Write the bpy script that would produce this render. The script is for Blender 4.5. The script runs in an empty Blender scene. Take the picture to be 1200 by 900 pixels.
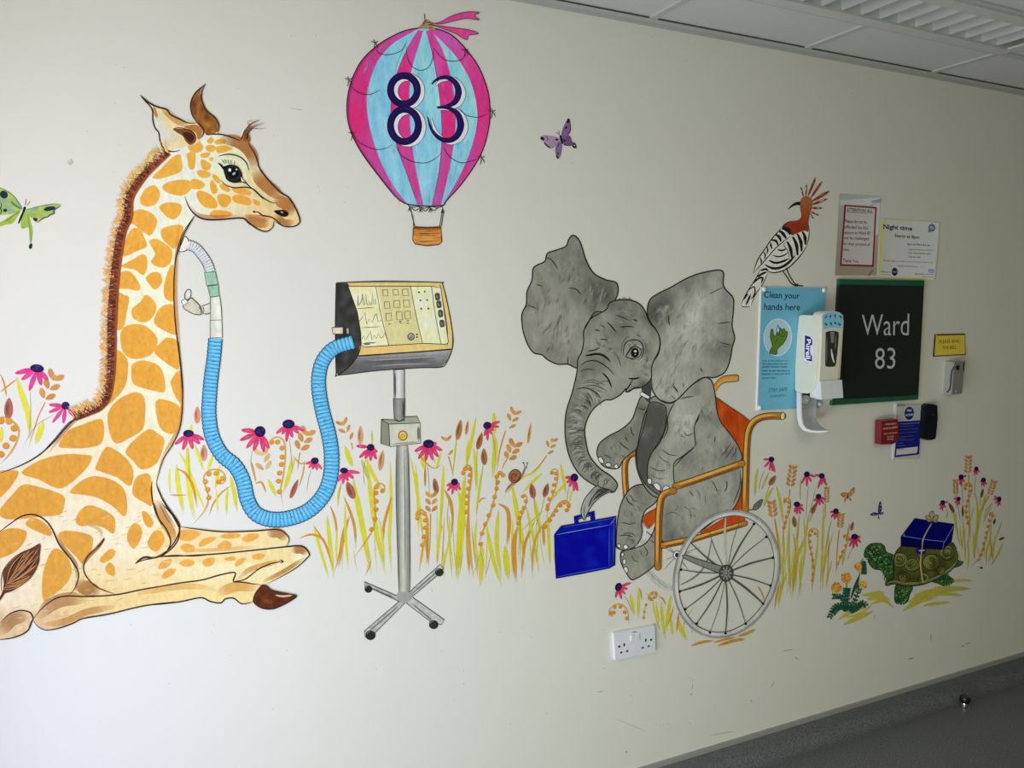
import bpy, bmesh, math, random
from mathutils import Vector, Matrix, noise
from mathutils.geometry import delaunay_2d_cdt
random.seed(83)
sc = bpy.context.scene
col = sc.collection
# ------------------------------------------------------------------ camera model
# World: X runs along the painted wall, the wall face is Y = 0, the room lies at Y < 0, Z is up, floor Z = 0.
F = 870.0
B_ = 7000.0
CX = Vector((1939.0, 88.5, -F)).normalized()
CZ = -Vector(((88.5*B_-F*F)/1939.0, -B_, -F)).normalized()
CY = CZ.cross(CX)
M = Matrix((CX, CY, CZ))            # rows: world axes in camera space -> M @ cam_vec = world_vec
DIST = 1.93
CAMZ = 1.6855
CAM = Vector((0, -DIST, CAMZ))
def ray(px, py):
    return M @ Vector((px-600.0, -(py-450.0), -F))
def P(px, py, d=0.0):
    """image pixel -> world point on the plane a distance d in front of the wall"""
    r = ray(px, py); t = (DIST-d)/r.y
    return Vector((r.x*t, -d, CAMZ+r.z*t))
def onX(px, py, X):
    r = ray(px, py); t = X/r.x
    return Vector((X, -DIST+r.y*t, CAMZ+r.z*t))
def onZ(px, py, Z):
    r = ray(px, py); t = (Z-CAMZ)/r.z
    return Vector((r.x*t, -DIST+r.y*t, Z))

def lin(c):
    c = c/255.0
    return c/12.92 if c <= 0.04045 else ((c+0.055)/1.055)**2.4
def LC(c): return tuple(lin(v) for v in c)
ALB = (0.80, 0.78, 0.66)
# how bright the bare wall reads around each painted figure (used only to turn readings into pigment colours)
WT = {(15,10):(190,190,180),(300,10):(190,190,178),(560,10):(174,174,160),(30,67):(230,230,223),(200,75):(206,206,195),(310,47):(198,199,184),(350,75):(200,200,187),(630,67):(183,183,169),(800,75):(160,160,145),(900,78):(148,147,131),(1160,167):(119,117,101),
(30,320):(236,236,234),(300,315):(222,223,217),(560,315):(203,204,194),(900,315):(160,160,147),(1150,315):(118,117,100),(300,467):(228,230,226),(590,467):(203,204,196),(1160,507):(119,117,98),(1060,580):(131,129,110),(900,467):(165,165,153),(80,560):(238,240,240),
(30,790):(237,240,243),(300,790):(222,225,226),(610,807):(200,202,199),(900,790):(170,171,162),(1050,775):(145,145,134),(1160,650):(122,121,105)}
_wc = {}
def wallc(px, py=420):
    k = (int(px/6), int(py/6))
    if k not in _wc:
        W = [(((px-x)/1.0)**2+((py-y)/1.6)**2+900, c) for (x, y), c in WT.items()]
        ws = [1/d**1.8 for d, c in W]; t = sum(ws)
        _wc[k] = tuple(sum(w*c[i] for w, (d, c) in zip(ws, W))/t for i in range(3))
    return _wc[k]
def pc(c, px, py=420):
    """pigment colour (linear albedo) from a colour read off the image beside bare wall at px, py"""
    w = wallc(px, py)
    return tuple(min(.92, max(.0015, lin(v)/lin(u)*a)) for v, u, a in zip(c, w, ALB))
def V(x0, y0, s):
    return lambda pts: [(x0+x*s, y0+y*s) for x, y in pts]

# ------------------------------------------------------------------ materials
def new_mat(name):
    m = bpy.data.materials.new(name); m.use_nodes = True
    nt = m.node_tree; b = nt.nodes['Principled BSDF']
    return m, nt, b
def paint_material(name, amp=.22, rough=.55, alpha=False):
    m, nt, b = new_mat(name); N = nt.nodes; L = nt.links
    at = N.new('ShaderNodeAttribute'); at.attribute_name = 'Pigment'
    geo = N.new('ShaderNodeNewGeometry')
    mp = N.new('ShaderNodeMapping'); mp.inputs['Scale'].default_value = (1, 1, .45); mp.inputs['Rotation'].default_value = (0, .35, 0)
    n1 = N.new('ShaderNodeTexNoise'); n1.inputs['Scale'].default_value = 90; n1.inputs['Detail'].default_value = 4; n1.inputs['Roughness'].default_value = .65
    L.new(geo.outputs['Position'], mp.inputs['Vector']); L.new(mp.outputs['Vector'], n1.inputs['Vector'])
    mr = N.new('ShaderNodeMapRange'); mr.inputs['From Min'].default_value = .25; mr.inputs['From Max'].default_value = .75
    mr.inputs['To Min'].default_value = 1-amp; mr.inputs['To Max'].default_value = 1+amp
    L.new(n1.outputs['Fac'], mr.inputs['Value'])
    mul = N.new('ShaderNodeVectorMath'); mul.operation = 'SCALE'
    L.new(at.outputs['Color'], mul.inputs[0]); L.new(mr.outputs['Result'], mul.inputs['Scale'])
    L.new(mul.outputs['Vector'], b.inputs['Base Color'])
    b.inputs['Roughness'].default_value = rough
    b.inputs['Specular IOR Level'].default_value = .12
    bp = N.new('ShaderNodeBump'); bp.inputs['Strength'].default_value = .12; bp.inputs['Distance'].default_value = .001
    L.new(n1.outputs['Fac'], bp.inputs['Height']); L.new(bp.outputs['Normal'], b.inputs['Normal'])
    if alpha: L.new(at.outputs['Alpha'], b.inputs['Alpha'])
    return m
PAINT = paint_material('mural_paint')
WASH = paint_material('mural_wash', amp=.12, alpha=True)
PRINT = paint_material('printed_ink', amp=.03, rough=.45)
def plain(name, c, rough=.5, metal=0, spec=.5, scale=40, amp=.06, bump=0, coat=0):
    m, nt, b = new_mat(name); N = nt.nodes; L = nt.links
    tc = N.new('ShaderNodeTexCoord')
    n = N.new('ShaderNodeTexNoise'); n.inputs['Scale'].default_value = scale; n.inputs['Detail'].default_value = 3
    L.new(tc.outputs['Object'], n.inputs['Vector'])
    mx = N.new('ShaderNodeMix'); mx.data_type = 'RGBA'
    mx.inputs['A'].default_value = (*[v*(1-amp) for v in c], 1); mx.inputs['B'].default_value = (*[min(1, v*(1+amp)) for v in c], 1)
    L.new(n.outputs['Fac'], mx.inputs['Factor']); L.new(mx.outputs['Result'], b.inputs['Base Color'])
    b.inputs['Roughness'].default_value = rough; b.inputs['Metallic'].default_value = metal
    b.inputs['Specular IOR Level'].default_value = spec; b.inputs['Coat Weight'].default_value = coat
    if bump:
        bp = N.new('ShaderNodeBump'); bp.inputs['Strength'].default_value = bump; bp.inputs['Distance'].default_value = .002
        L.new(n.outputs['Fac'], bp.inputs['Height']); L.new(bp.outputs['Normal'], b.inputs['Normal'])
    return m

# ------------------------------------------------------------------ scene graph helpers
def thing(name, label, cat, loc, group=None):
    o = bpy.data.objects.new(name, None); col.objects.link(o)
    o.location = loc; o.empty_display_size = .05
    o['label'] = label; o['category'] = cat
    if group: o['group'] = group
    return o
def tag(o, label, cat, group=None, kind=None):
    o['label'] = label; o['category'] = cat
    if group: o['group'] = group
    if kind: o['kind'] = kind
    return o
def world_loc(o):
    v = Vector((0, 0, 0))
    while o: v += o.location; o = o.parent
    return v
def link_mesh(name, me, mat, parent=None, loc=None, label=None):
    """me holds WORLD coordinates; the object gets its own origin"""
    o = bpy.data.objects.new(name, me); col.objects.link(o)
    if parent is not None:
        o.parent = parent
        base = world_loc(parent)
    else: base = Vector((0, 0, 0))
    if loc is None:
        if parent is not None: loc = base
        else:
            bb = [v.co for v in me.vertices]
            loc = Vector(((min(v.x for v in bb)+max(v.x for v in bb))/2, max(v.y for v in bb), min(v.z for v in bb)))
    loc = Vector(loc)
    me.transform(Matrix.Translation(-loc))
    o.location = loc-base
    if mat:
        if not isinstance(mat, (list, tuple)): mat = [mat]
        for m in mat: me.materials.append(m)
    if label: o['label'] = label
    return o
def smooth(o, ang=40):
    me = o.data
    for p in me.polygons: p.use_smooth = True
    try: me.set_sharp_from_angle(angle=math.radians(ang))
    except Exception: pass
    return o
def bevel(bm, w, seg=2, ang=30):
    es = [e for e in bm.edges if len(e.link_faces) == 2 and e.calc_face_angle(0) > math.radians(ang)]
    if es: bmesh.ops.bevel(bm, geom=es, offset=w, segments=seg, affect='EDGES', profile=.5, clamp_overlap=True)
def bm_obj(name, bm, mat, parent=None, loc=None, label=None, ang=40):
    bmesh.ops.recalc_face_normals(bm, faces=bm.faces)
    me = bpy.data.meshes.new(name); bm.to_mesh(me); bm.free()
    return smooth(link_mesh(name, me, mat, parent, loc, label), ang)
def add_box(bm, lo, hi, mi=0):
    vs = [bm.verts.new((x, y, z)) for x in (lo[0], hi[0]) for y in (lo[1], hi[1]) for z in (lo[2], hi[2])]
    for q in ((0,1,3,2),(4,6,7,5),(0,4,5,1),(2,3,7,6),(0,2,6,4),(1,5,7,3)):
        f = bm.faces.new([vs[i] for i in q]); f.material_index = mi
def add_prism(bm, pts, off):
    """closed outline (world points) extruded by vector off"""
    off = Vector(off)
    a = [bm.verts.new(p) for p in pts]; b = [bm.verts.new(Vector(p)+off) for p in pts]
    n = len(pts)
    bm.faces.new(a); bm.faces.new(b[::-1])
    for i in range(n): bm.faces.new([a[i], b[i], b[(i+1) % n], a[(i+1) % n]])
def plate(name, px, d0, d1, mat, parent=None, loc=None, bev=.001, seg=2, label=None):
    """outline in image pixels, placed at front depth d1, running back to depth d0"""
    bm = bmesh.new()
    add_prism(bm, [P(x, y, d1) for x, y in px], (0, d1-d0, 0))
    if bev: bevel(bm, bev, seg)
    return bm_obj(name, bm, mat, parent, loc, label)
def lathe(bm, c, prof, seg=24, axis='Z'):
    rings = []
    for r, h in prof:
        ring = []
        for i in range(seg):
            a = 2*math.pi*i/seg
            u, v = r*math.cos(a), r*math.sin(a)
            p = (u, v, h) if axis == 'Z' else ((u, -h, v) if axis == 'Y' else (h, u, v))
            ring.append(bm.verts.new(Vector(c)+Vector(p)))
        rings.append(ring)
    for a, b in zip(rings, rings[1:]):
        for i in range(seg): bm.faces.new([a[i], a[(i+1) % seg], b[(i+1) % seg], b[i]])
    bm.faces.new(rings[0]); bm.faces.new(rings[-1][::-1])

# ------------------------------------------------------------------ painted shapes
def spline(pts, n=6, closed=False):
    if len(pts) < 3: 
        return list(pts)
    out = []; N = len(pts)
    rng = range(N) if closed else range(N-1)
    for i in rng:
        g = (lambda k: pts[k % N]) if closed else (lambda k: pts[max(0, min(N-1, k))])
        p0, p1, p2, p3 = g(i-1), g(i), g(i+1), g(i+2)
        L = math.hypot(p2[0]-p1[0], p2[1]-p1[1]); m = max(1, min(n, int(L/1.2)+1))
        for j in range(m):
            t = j/m; t2 = t*t; t3 = t2*t
            out.append(tuple(.5*((2*b)+(-a+c)*t+(2*a-5*b+4*c-d)*t2+(-a+3*b-3*c+d)*t3) for a, b, c, d in zip(p0, p1, p2, p3)))
    if not closed: out.append(tuple(pts[-1]))
    return out
def ellipse(x, y, rx, ry, ang=0, n=18):
    c, s = math.cos(math.radians(ang)), math.sin(math.radians(ang))
    return [(x+rx*math.cos(t)*c-ry*math.sin(t)*s, y+rx*math.cos(t)*s+ry*math.sin(t)*c) for t in [2*math.pi*i/n for i in range(n)]]
def arc(x, y, rx, ry, a0, a1, n=12):
    return [(x+rx*math.cos(math.radians(a0+(a1-a0)*i/n)), y+ry*math.sin(math.radians(a0+(a1-a0)*i/n))) for i in range(n+1)]

class Level:
    def __init__(s, d=.0004): s.d = d
class Paint:
    """collects flat painted shapes (image pixel points) of ONE object; the colour of each is its pigment"""
    STEP = 3e-6
    def __init__(s, lev, raw=False):
        s.lev = lev if isinstance(lev, Level) else Level(lev)
        s.v = []; s.c = []; s.f = []; s.raw = raw; s.hold = False; s.tf = None
    def _col(s, c, x, y, a=1.0):
        if callable(c): c = c(x, y)
        if len(c) == 4: a = c[3]; c = c[:3]
        r = c if s.raw else pc(c, x, y)
        return (*r, a)
    def up(s, k=1): s.lev.d += s.STEP*k
    def add(s, pts, tris, cols):
        s.lev.d += 7e-7 if s.hold else s.STEP
        b = len(s.v)
        for x, y in pts:
            if s.tf: x, y = s.tf(x, y)
            s.v.append(P(x, y, s.lev.d))
        s.c += cols; s.f += [tuple(b+i for i in t) for t in tris]
    def fill(s, pts, c, grid=None, smooth=True, n=6, a=1.0):
        out = spline(pts, n, True) if smooth else list(pts)
        # drop duplicates
        o2 = []
        for p in out:
            if not o2 or math.hypot(p[0]-o2[-1][0], p[1]-o2[-1][1]) > .05: o2.append(p)
        if math.hypot(o2[0][0]-o2[-1][0], o2[0][1]-o2[-1][1]) < .05: o2.pop()
        out = o2; N = len(out)
        vs = [Vector(p) for p in out]
        if grid:
            x0 = min(p[0] for p in out); x1 = max(p[0] for p in out); y0 = min(p[1] for p in out); y1 = max(p[1] for p in out)
            y = y0+grid/2; r = 0
            while y < y1:
                x = x0+grid/2+(grid/2 if r % 2 else 0)
                # crossings
                xs = []
                for i in range(N):
                    (ax, ay), (bx, by) = out[i], out[(i+1) % N]
                    if (ay > y) != (by > y): xs.append(ax+(y-ay)*(bx-ax)/(by-ay))
                xs.sort()
                while x < x1:
                    if sum(1 for q in xs if q < x) % 2: vs.append(Vector((x, y)))
                    x += grid
                y += grid*.87; r += 1
        rv, re, rf, *_ = delaunay_2d_cdt(vs, [(i, (i+1) % N) for i in range(N)], [list(range(N))], 1, 1e-4)
        P2 = [(p.x, p.y) for p in rv]
        s.add(P2, [tuple(f) for f in rf], [s._col(c, x, y, a) for x, y in P2])
    def poly(s, pts, c, a=1.0): s.fill(pts, c, smooth=False, a=a)
    def stroke(s, pts, w, c, n=6, closed=False, taper=True, a=1.0, fade=False, cap=False):
        """w: width or list along the stroke; taper thins both ends; fade makes the ends transparent"""
        q = spline(pts, n, closed)
        if len(q) < 2: return
        if len(q) == 2 and (fade or taper):
            q = [tuple(u+(v-u)*k/4 for u, v in zip(q[0], q[1])) for k in range(5)]
        L = [0]
        for u, v in zip(q, q[1:]): L.append(L[-1]+math.hypot(v[0]-u[0], v[1]-u[1]))
        T = L[-1] or 1
        ws = []
        for l in L:
            t = l/T
            if isinstance(w, (list, tuple)):
                k = t*(len(w)-1); i = min(int(k), len(w)-2); ww = w[i]+(w[i+1]-w[i])*(k-i)
            else:
                ww = w
                if taper and not closed: ww = w*max(.18, min(1, 1.15*math.sin(math.pi*max(.0, min(1, t)))**.45))
            ws.append(ww)
        pts2 = []; cols = []; tris = []
        m = len(q)
        for i, (x, y) in enumerate(q):
            if closed: ax, ay = q[i-1]; bx, by = q[(i+1) % m]
            else: ax, ay = q[max(0, i-1)]; bx, by = q[min(m-1, i+1)]
            dx, dy = bx-ax, by-ay; l = math.hypot(dx, dy) or 1
            nx, ny = -dy/l*ws[i]/2, dx/l*ws[i]/2
            pts2 += [(x+nx, y+ny), (x-nx, y-ny)]
            aa = a
            if fade:
                t = L[i]/T
                f0, f1 = fade if isinstance(fade, tuple) else (fade, fade)
                if f0: aa *= min(1, (t+.02)/f0)
                if f1: aa *= min(1, (1.02-t)/f1)
            cc = s._col(c, x, y, aa)
            if callable(c) and len(c(x, y)) == 4: pass
            cols += [cc, cc]
        for i in range(m-1 if not closed else m):
            j = (i+1) % m
            tris += [(2*i, 2*i+1, 2*j+1, 2*j)]
        s.add(pts2, tris, cols)
        if cap:
            s.dot(q[0][0], q[0][1], ws[0]/2, ws[0]/2, c); s.dot(q[-1][0], q[-1][1], ws[-1]/2, ws[-1]/2, c)
    def dot(s, x, y, rx, ry, c, ang=0, a=1.0, n=14):
        e = ellipse(x, y, rx, ry, ang, n)
        s.add(e+[(x, y)], [(i, (i+1) % n, n) for i in range(n)], [s._col(c, u, v, a) for u, v in e+[(x, y)]])
    def petal(s, x0, y0, x1, y1, w, c, a=1.0, bulge=.6, fade=None):
        dx, dy = x1-x0, y1-y0; l = math.hypot(dx, dy) or 1; nx, ny = -dy/l, dx/l
        prof = [(0, .25), (.15, .55), (.35, .85), (bulge, 1), (.85, .7), (.96, .35), (1, .05)]
        A = [(x0+dx*t+nx*w/2*k, y0+dy*t+ny*w/2*k) for t, k in prof]
        Bp = [(x0+dx*t-nx*w/2*k, y0+dy*t-ny*w/2*k) for t, k in prof]
        m = len(prof)
        al = [a*(1 if not fade else (1-fade*abs(t-.4)/.6)) for t, k in prof]
        s.add(A+Bp, [(i, i+1, m+i+1, m+i) for i in range(m-1)],
              [s._col(c, x, y, al[i % m]) for i, (x, y) in enumerate(A+Bp)])
    def text(s, body, quad, c, shear=0, spacing=1.0, bold=0):
        """quad: TL, TR, BR, BL of the inked box"""
        cu = bpy.data.curves.new('tmp_text', 'FONT'); cu.body = body; cu.size = 1; cu.space_character = spacing; cu.shear = shear
        cu.offset = bold; cu.resolution_u = 3; cu.align_x = 'CENTER'
        ob = bpy.data.objects.new('tmp_text', cu); col.objects.link(ob)
        dg = bpy.context.evaluated_depsgraph_get(); me = bpy.data.meshes.new_from_object(ob.evaluated_get(dg))
        pts = [(v.co.x, v.co.y) for v in me.vertices]; fs = [tuple(p.vertices) for p in me.polygons]
        bpy.data.objects.remove(ob); bpy.data.curves.remove(cu); bpy.data.meshes.remove(me)
        x0 = min(p[0] for p in pts); x1 = max(p[0] for p in pts); y0 = min(p[1] for p in pts); y1 = max(p[1] for p in pts)
        TL, TR, BR, BL = quad; out = []
        for x, y in pts:
            u = (x-x0)/(x1-x0); v = (y1-y)/(y1-y0)
            out.append(tuple((TL[k]*(1-u)+TR[k]*u)*(1-v)+(BL[k]*(1-u)+BR[k]*u)*v for k in (0, 1)))
        s.add(out, fs, [s._col(c, x, y) for x, y in out])
    def build(s, name, parent=None, mat=None, loc=None, label=None):
        if mat is None: mat = WASH if any(c[3] < .999 for c in s.c) else PAINT
        me = bpy.data.meshes.new(name)
        me.from_pydata([tuple(v) for v in s.v], [], s.f)
        # face the room
        bm = bmesh.new(); bm.from_mesh(me)
        for f in bm.faces:
            f.normal_update()
            if f.normal.y > 0: f.normal_flip()
        bm.to_mesh(me); bm.free()
        at = me.color_attributes.new('Pigment', 'FLOAT_COLOR', 'POINT')
        for i, c in enumerate(s.c): at.data[i].color = c
        o = link_mesh(name, me, mat, parent, loc, label)
        return o
def inside_noise(x, y, s=.05): return noise.noise(Vector((x*s, y*s, 3.1)))
def mixc(a, b, k):
    k = max(0, min(1, k)); return tuple(u+(v-u)*k for u, v in zip(a, b))
INK = (38, 30, 30)
# ================================================================== THE ROOM
def structure(o): o['kind'] = 'structure'; return o
HC = CAMZ+.41*DIST            # ceiling height
XL, XR, YB = -.75, 5.6, -3.6
# wall paint: roller stipple and faint scuffs
def wall_mat():
    m, nt, b = new_mat('cream_emulsion'); N = nt.nodes; L = nt.links
    geo = N.new('ShaderNodeNewGeometry')
    n1 = N.new('ShaderNodeTexNoise'); n1.inputs['Scale'].default_value = 260; n1.inputs['Detail'].default_value = 2
    n2 = N.new('ShaderNodeTexNoise'); n2.inputs['Scale'].default_value = 3; n2.inputs['Detail'].default_value = 5
    L.new(geo.outputs['Position'], n1.inputs['Vector']); L.new(geo.outputs['Position'], n2.inputs['Vector'])
    mx = N.new('ShaderNodeMix'); mx.data_type = 'RGBA'
    mx.inputs['A'].default_value = (ALB[0]*.975, ALB[1]*.975, ALB[2]*.965, 1); mx.inputs['B'].default_value = (ALB[0]*1.02, ALB[1]*1.02, ALB[2]*1.025, 1)
    L.new(n2.outputs['Fac'], mx.inputs['Factor']); L.new(mx.outputs['Result'], b.inputs['Base Color'])
    b.inputs['Roughness'].default_value = .5; b.inputs['Specular IOR Level'].default_value = .3
    bp = N.new('ShaderNodeBump'); bp.inputs['Strength'].default_value = .10; bp.inputs['Distance'].default_value = .002
    L.new(n1.outputs['Fac'], bp.inputs['Height']); L.new(bp.outputs['Normal'], b.inputs['Normal'])
    return m
WALL = wall_mat()
def box_obj(name, lo, hi, mat, parent=None, bev=0, loc=None, label=None):
    bm = bmesh.new(); add_box(bm, lo, hi)
    if bev: bevel(bm, bev)
    return bm_obj(name, bm, mat, parent, loc, label)
bm = bmesh.new(); add_box(bm, (XL-.2, 0, 0), (XR, .15, HC+.2)); add_box(bm, (XR-.3, -.04, 0), (XR, .001, HC+.2))   # made-up unseen pier, added only to bring the wall's bounds forward
structure(bm_obj('wall_front', bm, WALL))
FAR = plain('dark_unseen_wall', (.30, .25, .17), .5)  # unseen walls, colour made dark to cut the bounced light
structure(box_obj('wall_right', (XR, YB, 0), (XR+.15, .15, HC+.2), FAR))
structure(box_obj('wall_back', (XL-.2, YB-.15, 0), (XR+.15, YB, HC+.2), FAR))
# left wall with an assumed tall window opening (outside the frame): the daylight comes through it
WY0, WY1, WZ0, WZ1 = -3.0, -.42, .05, 2.3
bm = bmesh.new()
add_box(bm, (XL-.15, YB, 0), (XL, WY0, HC+.2)); add_box(bm, (XL-.15, WY1, 0), (XL, 0, HC+.2))
add_box(bm, (XL-.15, WY0, 0), (XL, WY1, WZ0)); add_box(bm, (XL-.15, WY0, WZ1), (XL, WY1, HC+.2))
structure(bm_obj('wall_left', bm, WALL))
bm = bmesh.new()
for a, b in (((XL-.1, WY0, WZ0), (XL-.05, WY0+.05, WZ1)), ((XL-.1, WY1-.05, WZ0), (XL-.05, WY1, WZ1)), ((XL-.1, WY0, WZ0), (XL-.05, WY1, WZ0+.05)), ((XL-.1, WY0, WZ1-.05), (XL-.05, WY1, WZ1)), ((XL-.1, -1.8, WZ0), (XL-.05, -1.75, WZ1))):
    add_box(bm, a, b)
structure(bm_obj('assumed_window_1', bm, plain('white_window_frame', (.75, .75, .75))))
# vinyl floor with coved skirting
def vinyl_mat():
    m, nt, b = new_mat('grey_safety_vinyl'); N = nt.nodes; L = nt.links
    geo = N.new('ShaderNodeNewGeometry')
    n1 = N.new('ShaderNodeTexNoise'); n1.inputs['Scale'].default_value = 230; n1.inputs['Detail'].default_value = 3
    n2 = N.new('ShaderNodeTexNoise'); n2.inputs['Scale'].default_value = 6
    L.new(geo.outputs['Position'], n1.inputs['Vector']); L.new(geo.outputs['Position'], n2.inputs['Vector'])
    cr = N.new('ShaderNodeValToRGB')
    cr.color_ramp.elements[0].position = .38; cr.color_ramp.elements[0].color = (.085, .09, .088, 1)
    cr.color_ramp.elements[1].position = .66; cr.color_ramp.elements[1].color = (.21, .215, .21, 1)
    L.new(n1.outputs['Fac'], cr.inputs['Fac'])
    L.new(cr.outputs['Color'], b.inputs['Base Color'])
    mr = N.new('ShaderNodeMapRange'); mr.inputs['To Min'].default_value = .38; mr.inputs['To Max'].default_value = .55
    L.new(n2.outputs['Fac'], mr.inputs['Value']); L.new(mr.outputs['Result'], b.inputs['Roughness'])
    bp = N.new('ShaderNodeBump'); bp.inputs['Strength'].default_value = .25; bp.inputs['Distance'].default_value = .001
    L.new(n1.outputs['Fac'], bp.inputs['Height']); L.new(bp.outputs['Normal'], b.inputs['Normal'])
    return m
VINYL = vinyl_mat()
structure(box_obj('floor', (XL-.2, YB, -.1), (XR, 0, 0), VINYL))
bm = bmesh.new()
R = .045; prof = [(-.0005, .1), (-.004, .1), (-.005, .098)]
for i in range(9):
    a = math.pi/2*i/8
    prof.append((-.005-R+R*math.cos(a), R+.0008-R*math.sin(a)))
prof += [(-.06, .0005), (-.0005, .0005)]
add_prism(bm, [(XL, y, z) for y, z in prof], (XR-XL, 0, 0))
structure(bm_obj('baseboard_front', bm, VINYL))
# capping strip along the top of the cove
structure(box_obj('trim_1', (XL, -.0085, .088), (XR, -.0002, .1045), plain('grey_cap_strip', (.33, .325, .29), .4), bev=.002))
# ceiling: lay-in tiles in a T-bar grid; the tile pattern is the ceiling's own mesh
TILE = plain('mineral_tile', (.60, .592, .535), .85, scale=160, amp=.07, bump=.15)
TBAR = plain('white_t_bar', (.50, .495, .45), .6, spec=.2)
FX0, FX1, FY0, FY1 = 1.31, 2.495, -.505, -.262       # light recess
YG = -.262
bm = bmesh.new()
xs = [1.301+.6*k for k in range(-5, 9)]
rows = [(-.012, YG), (FY1, FY0), (FY0, FY0-.6), (FY0-.6, FY0-1.2), (FY0-1.2, FY0-1.8), (FY0-1.8, FY0-2.4), (FY0-2.4, YB)]
for x in xs:
    a, b = max(x, XL)+.012, min(x+.6, XR)-.012
    if b-a < .02: continue
    for j, (y1, y0) in enumerate(rows):
        y0, y1 = min(y0, y1)+.012, max(y0, y1)-.012
        if j == 1 and a > 1.2 and b < 2.6: continue
        add_box(bm, (a, y0, HC+.004), (b, y1, HC+.02))
structure(bm_obj('ceiling', bm, TILE))
bm = bmesh.new()
for x in xs:
    if XL < x < XR:
        if 1.4 < x < 2.4:
            add_box(bm, (x-.012, FY1, HC-.001), (x+.012, -.02, HC+.006)); add_box(bm, (x-.012, YB, HC-.001), (x+.012, FY0, HC+.006))
        else: add_box(bm, (x-.012, YB, HC-.001), (x+.012, -.02, HC+.006))
for j, (y1, y0) in enumerate(rows[:-1]):
    add_box(bm, (XL, y0-.012, HC-.0015), (XR, y0+.012, HC+.0055))
structure(bm_obj('trim_2', bm, TBAR))
# wall angle with its shadow gap
bm = bmesh.new()
add_prism(bm, [(XL, -.0003, HC-.013), (XL, -.003, HC-.013), (XL, -.003, HC-.004), (XL, -.026, HC-.004), (XL, -.026, HC-.001), (XL, -.0003, HC-.001)], (XR-XL, 0, 0))
structure(bm_obj('trim_3', bm, TBAR))
structure(box_obj('trim_4', (XL, YB, HC+.05), (XR, .0, HC+.07), plain('dark_ceiling_void', (.03, .03, .03))))
# recessed louvre light
T = thing('ceiling_light', 'recessed ceiling light with a silver louvre of many slats, set in the ceiling tiles', 'ceiling light', ((FX0+FX1)/2, (FY0+FY1)/2, HC))
bm = bmesh.new()
w = .045
add_box(bm, (FX0-.3, FY0+.005, HC-.006), (FX1, FY0+.048, HC+.004)); add_box(bm, (FX0-.3, FY1-w, HC-.006), (FX1, FY1-.004, HC+.004))
add_box(bm, (FX1-.03, FY0+.048, HC-.006), (FX1, FY1-w, HC+.004)); add_box(bm, (FX0-.3, FY0+.048, HC-.006), (FX0-.27, FY1-w, HC+.004))
bevel(bm, .0015)
bm_obj('frame', bm, plain('white_enamel', (.56, .555, .50), .35), T)
SILVER = plain('brushed_reflector', (.62, .63, .58), .35, metal=.85, amp=.03)
LY0, LY1 = FY0+.05, FY1-w-.002
bm = bmesh.new()
add_prism(bm, [(FX0-.27, LY0, HC), (FX0-.27, LY0, HC+.045), (FX0-.27, LY0+.03, HC+.075), (FX0-.27, LY1-.03, HC+.075), (FX0-.27, LY1, HC+.045), (FX0-.27, LY1, HC),
                (FX0-.27, LY1+.002, HC), (FX0-.27, LY1+.002, HC+.08), (FX0-.27, LY0-.002, HC+.08), (FX0-.27, LY0-.002, HC)], (FX1-FX0+.24, 0, 0))
add_box(bm, (FX1-.034, LY0, HC-.001), (FX1-.029, LY1, HC+.08)); bm_obj('reflector', bm, SILVER, T)
x = FX0-.25
SL = plain('louvre_slat', (.64, .65, .60), .35, metal=.5, amp=.03)
while x < FX1-.04:
    bm = bmesh.new()
    add_prism(bm, [(x, LY0, HC-.001), (x+.003, LY0, HC-.001), (x+.012, LY0, HC+.042), (x-.009, LY0, HC+.042)], (0, LY1-LY0, 0))
    bm_obj('louvre_slat', bm, SL, T)
    x += .075
tube_mat, nt, b = new_mat('fluorescent_tube')
b.inputs['Base Color'].default_value = (.9, .9, .9, 1); b.inputs['Emission Color'].default_value = (.93, 1, 1, 1); b.inputs['Emission Strength'].default_value = .9
bm = bmesh.new(); lathe(bm, (FX0-.25, (LY0+LY1)/2, HC+.058), [(.008, 0), (.008, FX1-FX0+.2)], 12, 'X')
bm_obj('tube', bm, tube_mat, T)

# marks worn into the wall paint (one object each, they are spots of the wall itself)
p = Paint(.0001)
for (x0, y0, x1, y1, c, w) in [(917,763,930,761,(120,120,110),.7),(931,770,936,773,(120,120,110),.8),(1064,772.5,1071,771,(60,60,55),1),(1126,757.5,1130,757,(80,80,72),.9),(1131,755,1137,753,(88,88,78),.8),
                      (830,862,861,857,(150,150,140),.8),(340,127,356,129,(190,190,185),.7),(812,801,811,809,(150,150,140),.9),(903,806,908,798,(135,135,124),.7),(700,811,707,810,(170,170,165),1),(720,842,760,858,(178,178,170),.6),
                      (1091,742,1091,752,(105,105,93),.9),(880,820,881,822,(110,110,100),1),(1026,720,1024,726,(120,120,108),.8),(371,215,374,221,(215,215,212),.8),(504,687,507,694,(190,190,184),.8)]:
    p.stroke([(x0,y0),(x1,y1)], w, c, a=.7)
for x, y in [(811,740),(810,814),(734,881)]: p.dot(x, y, .8, .8, (90,90,84))
for i in range(60):
    x = random.uniform(80, 1100); y = random.uniform(5, 240) if random.random() < .45 else random.uniform(730, 850)
    if y > 700 and x > 900: continue
    p.dot(x, y, .5, .5, mixc(wallc(x, y), (120,120,110), .3), a=.6)
structure(p.build('trim_5'))
# ================================================================== FITTINGS ON THE WALL (right side)
def rp(lev, pts, c, p): p.poly(pts, c)
def wk(c): return c
PLW = plain('white_plastic', (.78, .78, .73), .35)
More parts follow.
